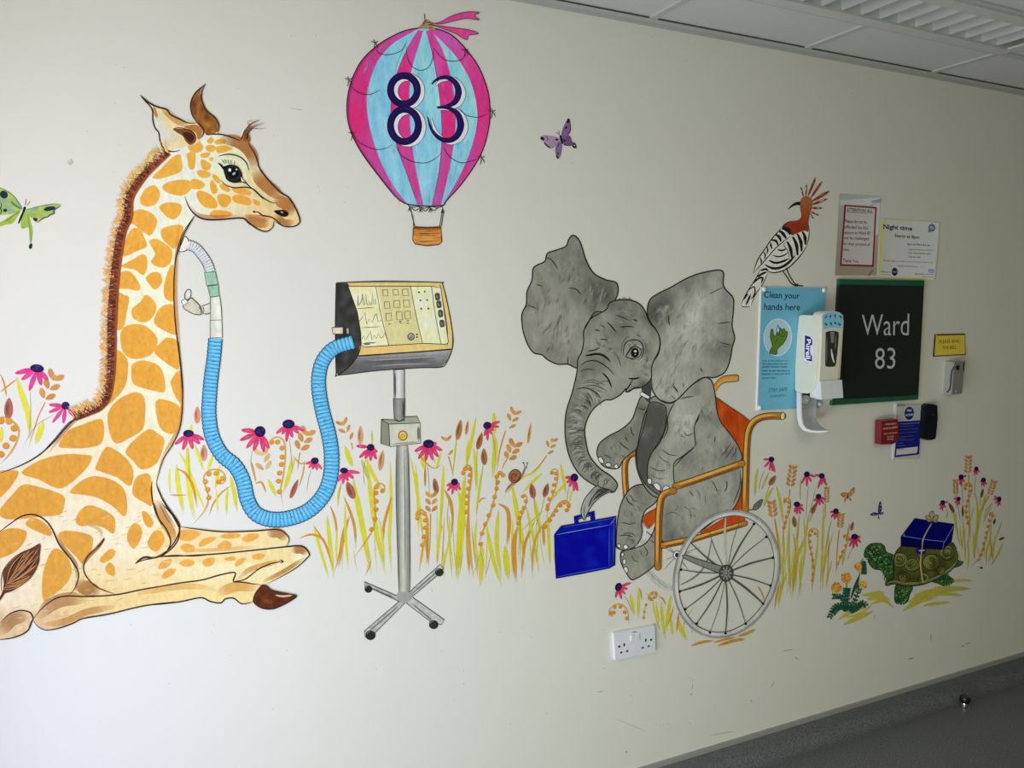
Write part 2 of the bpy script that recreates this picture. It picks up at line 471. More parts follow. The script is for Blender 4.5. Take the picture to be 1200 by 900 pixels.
# ---- blue hand cleaning sign
c0 = P(925, 480)
T = thing('hygiene_sign', 'blue board reading Clean your hands here with a green hand, behind the dispenser', 'sign', c0)
plate('board', [(892,336),(968.3,337.2),(960.5,478),(887,481.5)], 0, .006, plain('sign_edge_white', (.75,.76,.74), .4), T, bev=.0008)
lev = Level(.0062)
p = Paint(lev)
def BL(x, y):
    k = (y-336)/145
    return (78+6*k,131+8*k,148+8*k)
p.poly([(892.8,336.3),(968.1,337.5),(960.2,477.8),(888.2,481.0)], BL)
DK = (14,24,40)
p.text('Clean your', [(895.6,341.2),(937.2,343.2),(936.9,352.2),(895.2,351.2)], DK, bold=.012)
p.text('hands here', [(895.6,355.2),(937.9,356.3),(937.5,363.6),(895.3,363.2)], DK, bold=.012)
p.up()
p.fill(ellipse(911.5,395.3,16.6,22,4,36), (170,190,190), smooth=False)
p.fill(ellipse(911.5,395.3,15.8,21.2,4,36), (128,154,160), smooth=False)
Z = V(885,330,.1)
hand = Z([(165,835),(195,760),(185,700),(172,650),(180,580),(190,555),(205,555),(215,575),(220,620),(240,630),(250,590),(275,545),(300,540),(312,560),(335,545),(352,560),(355,580),(375,580),(383,600),(370,660),(330,730),(280,775),(262,800),(248,858)])
p.fill(hand, (30,52,18)); p.up()
hand2 = Z([(174,838),(204,762),(194,700),(182,650),(188,590),(195,565),(203,565),(210,590),(214,628),(245,640),(262,598),(280,556),(297,552),(310,572),(333,556),(346,566),(350,590),(372,590),(374,604),(362,655),(322,725),(274,768),(254,800),(240,846)])
p.fill(hand2, (66,94,22)); p.up()
for q in ([(240,635),(270,625),(300,635),(340,655)],[(300,560),(285,600),(278,625)],[(330,575),(318,615),(305,635)],[(352,590),(345,625),(333,648)],[(265,670),(245,700),(238,730)],[(215,640),(225,625)]):
    p.stroke(Z(q), .8, (34,58,16))
p.fill(Z([(268,500),(282,545),(285,580),(270,605),(252,590),(252,550)]), (40,80,100)); p.up(); p.fill(Z([(268,530),(276,560),(276,585),(266,592),(260,570)]), (176,200,206))
Z = V(885,410,.1)
for s_, q in (('Help us stop infection and',[(85,118),(385,118),(382,140),(83,142)]),('give every patient the best',[(82,152),(385,152),(383,178),(80,180)]),('possible chance of getting',[(80,184),(380,186),(378,214),(79,216)]),
            ('better by using the hand gel',[(79,230),(405,232),(403,258),(77,262)]),('dispenser to keep your hands',[(77,270),(412,268),(410,294),(76,300)]),('nice and clean',[(76,316),(242,316),(240,338),(75,338)])):
    p.text(s_, Z(q), (20,40,58), bold=.02)
p.text('STAY SAFE', Z([(158,452),(380,440),(375,480),(155,500)]), (22,40,70), shear=.2)
p.text('THANKS', Z([(170,535),(335,518),(330,550),(168,558)]), (22,40,70), shear=.2)
p.stroke(Z([(330,540),(350,532),(370,536)]), .5, (22,40,70))
p.build('printed_face', T, PRINT)
for x, y in ((895.2,339.0),(965.5,340.1),(889.9,478),(960.2,473.3)):
    bm = bmesh.new(); lathe(bm, P(x, y, .006), [(.0085,0),(.0085,.002),(.006,.005),(.002,.0062)], 20, 'Y')
    bm_obj('screw_cap', bm, plain('screw_cap_white', (.85,.86,.84), .25), T)

# ---- attention notice in plastic sleeve
T = thing('paper_notice', 'tilted notice in a clear plastic sleeve with a red border headed ATTENTION ALL', 'notice', P(1005,322))
p = Paint(Level(.0012)); Z = V(975,225,.11111)
out = Z([(78,15),(522,45),(505,230),(490,480),(470,880),(30,880),(55,480)])
def sl(x, y): 
    t = (y-228)/95
    return mixc((124,126,120), (112,103,87), min(1, max(0, (t-.15)*1.6)))
p.fill(out, sl, grid=4, smooth=False)
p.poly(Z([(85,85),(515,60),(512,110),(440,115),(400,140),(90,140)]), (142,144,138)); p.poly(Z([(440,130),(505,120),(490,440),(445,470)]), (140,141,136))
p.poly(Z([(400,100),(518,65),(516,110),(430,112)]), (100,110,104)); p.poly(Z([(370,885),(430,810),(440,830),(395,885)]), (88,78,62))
p.build('plastic_sleeve', T, plain('x', (1,1,1)) if False else PRINT)
p = Paint(Level(.0018))
RED = (88,18,20)
p.poly(Z([(130,133),(472,160),(438,790),(84,778)]), RED); p.poly(Z([(148,150),(455,175),(423,770),(102,760)]), (138,134,126))
DK = (28,26,26)
for s_, q, b_ in (('ATTENTION ALL',[(155,168),(430,185),(428,216),(153,205)],.02),('Please do not be',[(140,288),(368,300),(366,335),(138,325)],.012),('offended but ALL',[(135,345),(385,362),(383,395),(133,385)],.012),('visitors to Ward 83',[(130,408),(402,418),(400,452),(128,445)],.012),
          ('will be challenged',[(125,470),(390,475),(388,520),(123,505)],.012),('for their purpose of',[(122,528),(402,535),(400,580),(120,570)],.012),('visit.',[(120,590),(185,595),(184,622),(118,620)],.012),('Thank You.',[(115,702),(285,712),(284,746),(113,742)],.012)):
    p.text(s_, Z(q), DK, bold=b_)
p.stroke(Z([(150,212),(430,226)]), .5, DK, taper=False)
p.build('sheet', T, PRINT)

# ---- night time notice
T = thing('paper_notice', 'cream notice headed Night time Starts at 8pm with a yellow edge', 'notice', P(1065,325))
p = Paint(Level(.0022)); Z = V(1030,250,.0889)
p.poly(Z([(30,65),(200,80),(400,90),(560,100),(800,128),(778,500),(742,880),(400,880),(0,845),(15,450)]), (138,133,76))
p.build('yellow_border', T, PRINT)
p = Paint(Level(.0026))
p.poly(Z([(70,90),(795,125),(770,500),(735,868),(380,850),(30,845),(48,450)]), (130,129,119))
p.poly(Z([(795,125),(803,128),(778,500),(742,882),(733,868),(770,500)]), (104,104,70))
DK = (34,36,46)
for s_, q, c_, b_ in (('Night time',[(60,140),(440,172),(438,245),(55,225)],(22,24,32),.03),('Starts at 8pm',[(208,270),(535,295),(532,350),(205,325)],(22,24,32),.025),('8pm on Ward 83 we:',[(375,390),(678,410),(676,440),(373,425)],DK,.03),
     ('-Help the noise to a minimum',[(385,465),(718,475),(716,500),(383,490)],DK,.015),('-Turn off unnecessary lights',[(382,510),(690,522),(688,548),(380,540)],DK,.015),('-Treat our team',[(378,558),(552,562),(550,588),(376,582)],DK,.015),
     ('Please help us create a more comfortable and',[(58,608),(710,640),(708,662),(56,640)],(90,52,50),.012),('restful environment',[(245,675),(512,690),(510,712),(243,702)],(90,52,50),.012),
     ('Operation',[(30,752),(160,768),(160,790),(28,785)],DK,.01),('Manchester University',[(478,788),(720,800),(720,818),(476,812)],DK,.02),('NHS Foundation Trust',[(575,828),(718,835),(718,845),(573,842)],DK,.02)):
    p.text(s_, Z(q), c_, bold=b_)
p.stroke(Z([(28,802),(155,808)]), .3, DK, taper=False)
p.fill(Z(ellipse(207,770,40,54,0,24)), (24,24,32), smooth=False); p.text('Hush', Z([(178,758),(236,758),(236,782),(178,782)]), (120,118,120))
p.fill(Z(ellipse(698,190,46,52,0,24)), (58,66,82), smooth=False); p.poly(Z([(650,215),(648,252),(690,240)]), (58,66,82)); p.text('83', Z([(676,172),(722,175),(721,208),(675,205)]), (135,136,134), bold=.02)
p.poly(Z([(655,735),(728,740),(726,785),(652,780)]), (58,76,106)); p.text('NHS', Z([(664,746),(720,750),(718,776),(662,772)]), (140,146,150), bold=.03)
p.build('sheet', T, PRINT)

# ---- ward sign
T = thing('ward_sign', 'large dark green-black board reading Ward 83 with green strips above and below', 'sign', P(1028,473))
D = .012
SB = plain('sign_black_green', (.017,.020,.016), .4, amp=.02, spec=.25)
plate('board', [(983.5,333),(1083,334),(1076.2,463.5),(976,469)], 0, D, SB, T, bev=.001)
GR = plain('green_strip', (.012,.11,.05), .4, amp=.05)
plate('strip', [(984,327),(1083.4,328.6),(1083,335),(983.7,333.4)], 0, D+.0015, GR, T, bev=.0006)
plate('strip', [(976.3,468.6),(1076.3,463),(1075.8,468.2),(975.2,475)], 0, D+.0015, GR, T, bev=.0006)
p = Paint(Level(D+.0004), raw=True); WH = (.62,.63,.60)
p.text('Ward', [(1010,369),(1065.6,367.5),(1064.8,393.2),(1010.2,393.2)], WH, bold=-.004)
p.text('83', [(1025.5,408),(1049.5,407.3),(1049,432.2),(1025.4,432.4)], WH, bold=-.004)
p.build('lettering', T, PRINT)

# ---- soap dispenser
XD = P(932, 400).x
T = thing('soap_dispenser', 'cream wall soap dispenser with a purple logo on its side and a white drip tray', 'soap dispenser', (XD+.05, 0, P(940,500).z))
CRM = plain('cream_plastic', (.80,.785,.62), .3, coat=.2); WHP = plain('tray_white', (.80,.81,.79), .3, coat=.2)
def side(pts, dx=0): return [onX(x, y, XD+dx) for x, y in pts]
WD = .106; DF = .112
prof = [(936,372),(937,369.8),(940,369.2),(954,369.8),(960,371.5),(962.5,376),(963.4,392),(963.2,420),(962.2,436),(960,446),(956,454),(951,459),(946,461.2),(938,460.4),(933.6,458.8),(931.6,456),(932,430),(934,396)]
prof = [(x, y) for x, y in prof]
bm = bmesh.new(); add_prism(bm, side(prof), (WD, 0, 0))
for v in bm.verts: v.co.y = max(-(DF-.008), min(v.co.y, -.0068))
bevel(bm, .007, 3); bm_obj('housing', bm, CRM, T)
# front button: stands proud of the housing
fr = [(963.4,371),(966,366.6),(971,364.8),(978,364.6),(984,366.2),(987.6,369),(988,374),(986.6,392),(984.6,412),(983,430),(981.6,445),(979.4,459),(978,465),(974,468),(967,469),(961,467.6),(957.5,465.5)]
fr2 = fr[:-2]+[(960.6,467.4),(960.2,448),(961.4,430),(963,400)]
plate('push_front', fr2, .07, DF, CRM, T, bev=.006, seg=3)
bm = bmesh.new()
add_prism(bm, side([(961.5,446.5),(960,448),(955,455.5),(950.8,459.5),(953.8,463.5),(956,466.6),(961,467.8),(963,468)], .004), (WD-.008, 0, 0)); bevel(bm, .002)
bm_obj('chin', bm, WHP, T)
plate('lower_front', [(961.2,449),(971,450.2),(981.8,449.3),(980.8,458),(978.6,465.6),(974,468.8),(967,469.6),(961.8,468.4)], .09, DF+.003, plain('tray_grey_white', (.66,.67,.66), .3), T, bev=.004, seg=2)
# window with the cartridge behind it
Z = V(925,355,.07778)
wn = Z([(552,440),(600,425),(680,422),(742,440),(745,500)])+[(982.4,400),(981.2,414),(979.6,426),(978.6,429.4),(972,430),(967.6,429.4),(967.2,424),(967.6,400)]
plate('window', wn, DF-.004, DF+.0012, plain('dark_smoked_window', (.035,.035,.028), .12, coat=.6), T, bev=.001)
p = Paint(Level(DF+.0016)); 
p.fill([(973,389),(978,389),(977,402),(974,402)], (92,92,82), smooth=False); p.stroke([(974.2,409),(974.8,414),(976,420),(977.6,425)], [.8,2.2,1.4], (205,208,205)); p.stroke([(969,395),(968.8,410),(968.6,424)], .8, (100,100,90)); p.stroke([(979.6,392),(978.8,410)], 1.2, (84,84,74))
p.build('cartridge', T, PRINT)
p = Paint(Level(DF+.0016))
p.poly(Z([(503,185),(560,155),(640,140),(730,150),(812,185),(798,290),(775,385),(700,372),(600,375),(518,395),(508,290)]), (92,140,156)); p.up()
for x, y in ((545,215),(628,205),(695,200),(770,215),(550,320),(625,315),(700,305),(755,320)):
    for k in range(5):
        a = random.random()*6.28; p.stroke(Z([(x, y),(x+26*math.cos(a), y+28*math.sin(a))]), 1.1, random.choice([(28,70,44),(30,52,90),(22,60,34)]))
p.build('sticker', T, PRINT)
# purple logo on the side face
p = Paint(Level(0)); Z = V(925,355,.07778)
class SideLevel(Paint):
    def add(s, pts, tris, cols):
        s.lev.d += s.STEP; b = len(s.v)
        for x, y in pts: s.v.append(onX(x, y, XD-.0006-s.lev.d))
        s.c += cols; s.f += [tuple(b+i for i in t) for t in tris]
p = SideLevel(Level(0))
p.poly(Z([(212,468),(330,505),(362,560),(360,640),(352,890),(335,900),(250,880),(212,850),(222,660)]), (215,212,208))
p.poly(Z([(232,486),(315,510),(348,560),(345,700),(342,870),(346,884),(270,868),(228,830),(232,660)]), (34,24,82))
p.fill(Z([(318,640),(352,650),(368,720),(352,790),(318,770)]), (196,160,190))
p.text('Purell', Z([(326,548),(318,845),(240,845),(262,545)]), (222,222,218), bold=.03)
p.text('GOJO', Z([(228,888),(290,896),(290,904),(228,898)]), (110,110,130))
p.build('logo', T, PRINT)
# drip tray
path = [((934.3,451),(957.5,454)),((934.3,459),(957.5,464)),((934.2,470),(957,476)),((934.3,482),(956,486)),((935.4,491),(957.2,492)),((938.2,498),(960,497)),((943.5,502.4),(963.5,500)),((951,504.6),(967,502)),((960,505.4),(970,503.4)),((969,505),(971.6,504))]
L_ = [onX(a[0], a[1], XD+.006) for a, b in path]
bm = bmesh.new()
rows_ = []
for (a, b), l in zip(path, L_):
    t = DIST+l.y; r = ray(*b); R_ = Vector((r.x*t/r.y, l.y, CAMZ+r.z*t/r.y))
    wv = R_-l
    k = 8; row = []
    for i in range(k+1):
        u = i/k; q = l+wv*u
        dep = .016*(1-min(1, (2*u-1)**4))      # dished middle
        row.append(bm.verts.new((q.x, min(q.y+dep*.5, -.009), q.z-dep*.25)))
    rows_.append(row)
for a, b in zip(rows_, rows_[1:]):
    for i in range(len(a)-1): bm.faces.new([a[i], a[i+1], b[i+1], b[i]])
bmesh.ops.solidify(bm, geom=bm.faces[:], thickness=-.004)
bm_obj('drip_tray', bm, WHP, T, ang=60)
bm = bmesh.new()
add_prism(bm, [Vector((v.x, min(v.y, -.0072), v.z)) for v in side([(933.4,459),(933.6,478),(934.2,490),(936.4,498.5),(941,504.2),(948,506.6),(960,507.2),(969.5,505.8),(970.5,504.6),(960,505),(952,504.6),(945,502.4),(940.6,497.5),(938.9,490),(938.4,478),(938.2,461)])], (.006, 0, 0))
bevel(bm, .001)
bm_obj('tray_rim', bm, WHP, T, ang=60)
q = (onX(947,468,XD+.05)); bm = bmesh.new(); lathe(bm, (XD+.045, -.0125, P(947,468,.02).z), [(.015,0),(.015,.006),(.011,.006),(.011,.003),(.006,.003),(.005,.009),(.002,.011)], 20, 'Y'); o = bm_obj('nozzle_guard', bm, WHP, T)

# ---- yellow bell plate
T = thing('door_bell_plate', 'small yellow plate with dark edge reading PLEASE RING THE BELL above the steel box', 'sign', P(1112,419))
plate('plate', [(1096,391.8),(1130.8,391),(1131.6,415.8),(1094,418)], 0, .004, plain('plate_dark_edge', (.05,.035,.02), .4), T, bev=.0005)
p = Paint(Level(.0043)); p.poly([(1096.8,393.3),(1130.4,392.6),(1130.9,414.8),(1095.0,416.8)], (140,112,32))
p.dot(1097,392.8,.7,.7,(170,160,120)); p.text('PLEASE RING', [(1100.8,398.6),(1125,397.6),(1124.6,401.4),(1100.6,402.6)], (44,38,16), bold=.01); p.text('THE BELL', [(1104.5,405.6),(1121,404.8),(1120.7,408.8),(1104.3,409.6)], (36,50,26), bold=.01)
p.stroke([(1097,417),(1099,405),(1101,397)], .35, (120,96,30))
p.build('printed_face', T, PRINT)

# ---- steel bell box
X1 = P(1106.6, 440).x
T = thing('bell_box', 'small brushed steel box with a keyhole and wire, below the yellow plate', 'door bell', P(1118,463))
STL = plain('brushed_steel', (.50,.50,.48), .38, metal=.7, amp=.1, scale=200)
a = [onX(1106.6,423.2,X1), onX(1118.4,424.8,X1), onX(1116.4,463.4,X1), onX(1105.6,460.2,X1)]
d = -a[1].y
zt = (a[0].z+a[1].z)/2; zb = (a[2].z+a[3].z)/2; x2 = P(1129.4,440,d).x
bm = bmesh.new(); add_box(bm, (X1, -d, zb), (x2, 0, zt)); bevel(bm, .0015); bm_obj('box', bm, STL, T)
p = SideLevel(Level(0))
SX = X1-XD
class SL2(Paint):
    def add(s, pts, tris, cols):
        s.lev.d += s.STEP; b = len(s.v)
        for x, y in pts: s.v.append(onX(x, y, X1-.0006-s.lev.d))
        s.c += cols; s.f += [tuple(b+i for i in t) for t in tris]
bm = bmesh.new()
wpts = [onX(x, y, X1-.002) for x, y in ((1118.4,429.5),(1115.6,433.5),(1114.4,440),(1113.8,450),(1112.8,456),(1109.6,459.6))]
for u, v in zip(wpts, wpts[1:]):
    dr = (v-u).normalized(); s1 = Vector((1,0,0)); s2 = dr.cross(s1); r_ = .0022
    A = [bm.verts.new(u+(s1*math.cos(t)+s2*math.sin(t))*r_) for t in (0,1.57,3.14,4.71)]; Bq = [bm.verts.new(v+(s1*math.cos(t)+s2*math.sin(t))*r_) for t in (0,1.57,3.14,4.71)]
    for i in range(4): bm.faces.new([A[i],A[(i+1)%4],Bq[(i+1)%4],Bq[i]])
bm_obj('wire', bm, plain('dark_wire', (.02,.02,.02), .4), T)
bm = bmesh.new(); lathe(bm, P(1122.2,430.8,d), [(.0105,0),(.0105,.002),(.008,.0035)], 20, 'Y'); bm_obj('lock', bm, plain('black_lock', (.012,.012,.012), .3), T)
bm = bmesh.new(); lathe(bm, P(1121.5,458.2,d), [(.006,0),(.006,.0015),(.004,.0025)], 16, 'Y'); bm_obj('push_button', bm, STL, T)
bm = bmesh.new(); q = P(1129.5,426,d); add_box(bm, (q.x-.001, -d, q.z-.03), (q.x+.006, -d+.025, q.z+.012)); bevel(bm, .001); bm_obj('latch', bm, STL, T)

# ---- fire action sheet, alarm cover, black reader
T = thing('fire_action_sheet', 'white and navy fire action sheet with a round badge, between red alarm and black reader', 'sign', P(1064,537))
Z = V(1020,465,.08333)
plate('board', Z([(352,92),(742,100),(690,872),(315,878)]), 0, .004, plain('sheet_white', (.62,.62,.57), .4), T, bev=.0005)
p = Paint(Level(.0043)); NV = (12,14,62)
p.poly(Z([(352,92),(372,93),(335,868),(315,878)]), (160,160,152))
p.text('FIRE PLAN', Z([(378,108),(495,104),(493,128),(376,134)]), (30,28,24), bold=.04); p.stroke(Z([(500,118),(640,112),(730,102)]), .5, (110,70,50))
p.fill(Z(ellipse(546,232,66,92,6,30)), NV, smooth=False); p.text('FIRE', Z([(515,180),(582,176),(580,205),(513,210)]), (150,152,160), bold=.02); p.text('ACTION', Z([(492,245),(600,232),(598,268),(492,276)]), (150,152,160), bold=.02)
p.poly(Z([(385,350),(712,330),(685,810),(338,852)]), NV); p.up()
for i, (y, w_) in enumerate([(380,300),(415,210),(460,270),(505,260),(560,220),(588,110),(612,240),(650,80),(690,110)]):
    k = (y-350)/480; x0 = 410-k*45
    p.stroke(Z([(x0, y+4),(x0+w_, y+4-w_*.07)]), .35 if i else 1.0, (60,66,100), taper=False)
p.poly(Z([(370,735),(668,700),(655,790),(360,822)]), (128,124,116)); p.up()
p.text('FIRST AIDER', Z([(390,738),(470,730),(470,744),(388,750)]), (40,36,34), bold=.03)
for y in (758,776,790): p.stroke(Z([(385,y+8),(645,y-20)]), .45, (140,110,80), taper=False)
p.build('printed_face', T, PRINT)

XA = P(1026.2, 505).x
T = thing('fire_alarm_cover', 'small red box cover lettered WARNING FIRE ALARM, overlapping the fire action sheet', 'fire alarm', P(1040,522))
REDM = plain('red_plastic', (.20,.010,.010), .45, coat=.2)
dA = .038
q = [(1033.5,493.5),(1052,491.3),(1052.3,520.0),(1032.4,521.3)]
plate('cover', [(1032.6,493.4),(1052,491.2),(1053.2,497),(1052.8,512),(1051.4,517.6),(1046,520.6),(1032,521.0)], .012, dA, REDM, T, bev=.004, seg=3)
bm = bmesh.new(); z0, z1 = P(1028,519.5,.012).z, P(1028,494.5,.012).z
add_box(bm, (XA, -.016, z0), (P(1050,505,.012).x, 0, z1)); bevel(bm, .003, 2); bm_obj('back_box', bm, REDM, T)
p = Paint(Level(dA+.0005)); PK = (170,105,95); Z = V(1020,465,.08333)
for s_, qq in (('WARNING',[(205,378),(358,362),(358,388),(203,402)]),('FIRE ALARM',[(180,438),(378,412),(376,440),(178,462)]),('ONLY ACTIVATE',[(190,512),(375,492),(373,514),(188,534)]),('IN CASE',[(240,555),(328,545),(327,566),(238,574)]),('OF FIRE',[(236,590),(325,582),(323,604),(234,612)])):
    p.text(s_, Z(qq), PK, bold=.012)
p.stroke(Z([(160,360),(150,500),(140,600)]), .4, (120,60,50)); p.build('lettering', T, PRINT)

T = thing('card_reader', 'narrow black curved card reader right of the fire action sheet', 'card reader', P(1090,515))
BLK = plain('black_reader_plastic', (.006,.008,.011), .5, coat=0, spec=.2, amp=.02)
plate('body', [(1084.5,475.5),(1088,473.8),(1094,473.8),(1098.4,475.2),(1099,490),(1097.6,505),(1096.4,514.2),(1092,515.6),(1086,515.6),(1082.2,514),(1083,495)], 0, .022, BLK, T, bev=.008, seg=3)
bm = bmesh.new(); lathe(bm, P(1093,485.8,.0225), [(.003,0),(.003,.0008)], 12, 'Y'); bm_obj('indicator', bm, plain('dim_red_led', (.16,.03,.05), .3), T)

# ---- double socket
T = thing('power_socket', 'white double wall socket with two switches, below the painted wheelchair', 'socket', P(745,770))
D = .012
plate('face_plate', [(719.5,742.3),(767.4,733.3),(768.2,763.8),(721.3,774.2)], 0, D, plain('socket_white', (.80,.81,.82), .3, coat=.3), T, bev=.003, seg=3)
Z = V(640,570,.23333)
DKH = plain('socket_holes', (.01,.01,.01), .6)
for x, y, w_, h_ in ((367,804,3,3),(392,795,2,5),(377,834,3,2.6),(407,827,3,2.6),(500,772,2,5),(527,770,3,3),(485,810,3,2.6),(515,802,3,2.6)):
    (cx, cy), = Z([(x, y)]); q = P(cx, cy, D)
    s_ = .0013
    box_obj('pin_hole', (q.x-w_*s_, q.y-.0006, q.z-h_*s_*.8), (q.x+w_*s_, q.y+.001, q.z+h_*s_*.8), DKH, T)
plate('switch', Z([(428,748),(443,745),(444,777),(429,780)]), D, D+.004, PLW, T, bev=.001)
plate('switch', Z([(449,750),(468,742),(468,774),(451,776)]), D, D+.0045, PLW, T, bev=.001)
p = Paint(Level(D+.0005)); p.text('MK', Z([(432,731),(458,727),(458,732),(432,736)]), (60,60,60), bold=.03); p.poly(Z([(426,744),(470,736),(472,778),(428,786)]), (186,188,186)); p.build('marking', T, PRINT)

# ---- door stop on floor
q = onZ(1130, 829, 0)
T = thing('door_stop', 'small chrome floor door stop with a black rubber ring', 'door stop', q)
bm = bmesh.new(); lathe(bm, q, [(.017,0),(.017,.003),(.0135,.005),(.0135,.024),(.012,.026)], 28); bm_obj('post', bm, plain('chrome', (.7,.7,.68), .12, metal=1, amp=.02), T)
bm = bmesh.new(); lathe(bm, q+Vector((0,0,.022)), [(.014,0),(.0185,.003),(.020,.009),(.020,.018),(.0185,.024),(.017,.026)], 28); bm_obj('rubber_ring', bm, plain('black_rubber', (.008,.008,.008), .3), T)
bm = bmesh.new(); lathe(bm, q+Vector((0,0,.046)), [(.0165,0),(.0165,.002),(.012,.0045),(.004,.0055)], 28); bm_obj('cap', bm, plain('dark_chrome', (.05,.05,.05), .12, metal=.6, amp=.02), T)
# ================================================================== THE MURAL: giraffe
A = V(150,80,.24444); Bv = V(0,400,.24444); Cv = V(0,580,.24444); Dv = V(180,560,.24444); Ev = V(60,240,.24444)
lev = Level(.0016)
T = thing('painted_giraffe', 'painted young giraffe lying down with a long upright neck, on the left of the wall', 'giraffe mural', P(120,745))
OR = (234,170,66); CR = (250,236,202); BR = (176,118,52); DB = (84,44,26); LINE = (52,32,26); YL = (240,208,128)
# one continuous body: neck, head, ear, trunk and folded legs
outline = (A([(178,390),(120,420)])
  + [(183,183)] if False else [])
body = ([(-30,562),(-12,558),(0,554.5),(24.4,545.4),(44,534),(61,520),(75.8,502.7),(88,491.7)] + Bv([(490,320),(530,260),(545,150),(550,0)]) + Ev([(290,760),(300,600),(312,400),(330,250),(350,130),(395,20)])
  + A([(20,620),(80,520),(150,450),(200,405),(180,385),(160,360),(150,320),(130,285),(120,235),(112,190),(80,150),(57,127),(100,165),(180,195),(240,235),(300,255),(330,262),(320,240),(300,190),(305,150),(330,115),(350,85),(372,75),(352,110),(352,150),(375,200),(420,240),(435,270),(430,315),(480,325),(530,345),(545,320),(560,290),(580,320),(580,360),(600,400),(620,450),(640,490),(680,540),(730,595),(770,620),(800,670),(820,710),(822,740),(790,760),(740,755),(700,735),(690,765),(660,782),(620,770),(580,740),(540,718),(450,722),(380,722),(320,705),(290,750),(260,810)])
  + Ev([(600,215),(588,330),(590,450),(600,580),(618,720),(628,860)]) + Bv([(862,80),(872,250),(868,360),(840,460),(790,560),(750,680),(770,740),(820,820),(850,880)])
  + Dv([(120,235),(200,245),(350,255),(480,255),(590,248),(640,275),(648,300),(635,330),(710,328),(745,365),(700,420),(630,460),(545,508),(515,512),(490,560),(470,600),(430,605),(390,580),(350,578),(315,600),(260,590),(225,575),(100,595)])
  + Cv([(740,612)][:0] + [(830,510),(700,535),(560,560),(430,580),(350,620),(270,645),(220,645),(175,620),(150,600),(130,655),(100,680),(50,690),(-40,695)]) + [(-12,749)])
def gcol(x, y):
    n = inside_noise(x, y, .06); n2 = inside_noise(x*2.3, y*1.2, .11)
    c = mixc(CR, (248,240,216), .5+.5*n)
    # head and lower legs are warmer
    hd = max(0, min(1, (x-230)/90))*(1 if y < 280 else 0)
    c = mixc(c, (226,172,92), hd*.55)
    if y > 640:
        k = min(1, (y-640)/55)*min(1, max(0, (x-30)/60)); c = mixc(c, (238,208,132), .75*k+.2*n2)
    if x < 80 and y > 708: c = mixc(c, (216,166,104), min(1, (y-708)/14)*(.45+.4*n2))
    if 180 < x < 345 and 618 < y < 660: c = mixc(c, (238,200,122), .5)
    return mixc(c, (255,250,232), .25*n2)
p = Paint(lev)
p.fill(body, gcol, grid=5, n=5)
p.up(2)
def spot(pts, c=OR, dark=.18):
    cx = sum(q[0] for q in pts)/len(pts); cy = sum(q[1] for q in pts)/len(pts)
    pts = [(cx+(x-cx)*1.045, cy+(y-cy)*1.045) for x, y in pts]
    r = max(math.hypot(q[0]-cx, q[1]-cy) for q in pts) or 1
    def f(x, y):
        k = math.hypot(x-cx, y-cy)/r; n = noise.noise(Vector((x*.35, y*.22, 7)))
        c1 = mixc(c, (196,140,56), max(0, dark*(1-k))+max(0, n)*.35)
        return mixc(c1, (250,196,100), max(0, -n)*.35)
    p.fill(pts, f, grid=3, n=3)
def spots(Zv, L, c=OR):
    for q in L: spot(Zv(q), c)
# neck, from the head down
spots(A, [[(120,520),(160,480),(210,430),(245,415),(255,440),(255,490),(200,515),(150,528)],[(283,410),(320,403),(322,450),(315,482),(292,478),(286,440)],[(350,440),(375,445),(398,465),(385,488),(355,480)],[(165,570),(200,545),(260,535),(298,545),(300,580),(270,605),(235,608),(190,595)],
  [(300,540),(330,532),(368,555),(350,578),(305,575)],[(330,495),(360,488),(395,505),(380,525),(345,520)],[(60,620),(90,575),(130,565),(152,600),(140,640),(110,660),(70,655)],
  [(330,600),(350,588),(400,610),(428,650),(415,670),(370,665),(340,635)],[(395,545),(410,540),(430,585),(410,602),(395,580)],[(430,610),(470,605),(495,630),(470,665),(440,655)],[(500,620),(520,608),(560,612),(590,635),(580,655),(540,650),(510,640)],[(440,560),(460,555),(490,580),(480,592),(450,580)],
  [(350,410),(390,405),(385,425),(352,428)],[(390,430),(408,428),(405,445),(395,445)],[(405,510),(425,515),(445,540),(430,552),(408,530)],[(380,345),(400,330),(412,345),(400,360),(385,358)],[(415,350),(450,338),(470,350),(450,365),(420,362)],[(372,375),(400,368),(420,378),(410,400),(380,395)],[(425,378),(470,370),(500,385),(470,400),(430,405)],
  [(500,575),(560,572),(590,600),(570,608),(520,598)],[(600,628),(630,640),(630,658),(605,650)],[(420,680),(470,685),(500,700),(450,718),(400,710),(395,695)],[(285,352),(330,345),(360,375),(345,400),(300,398)]])
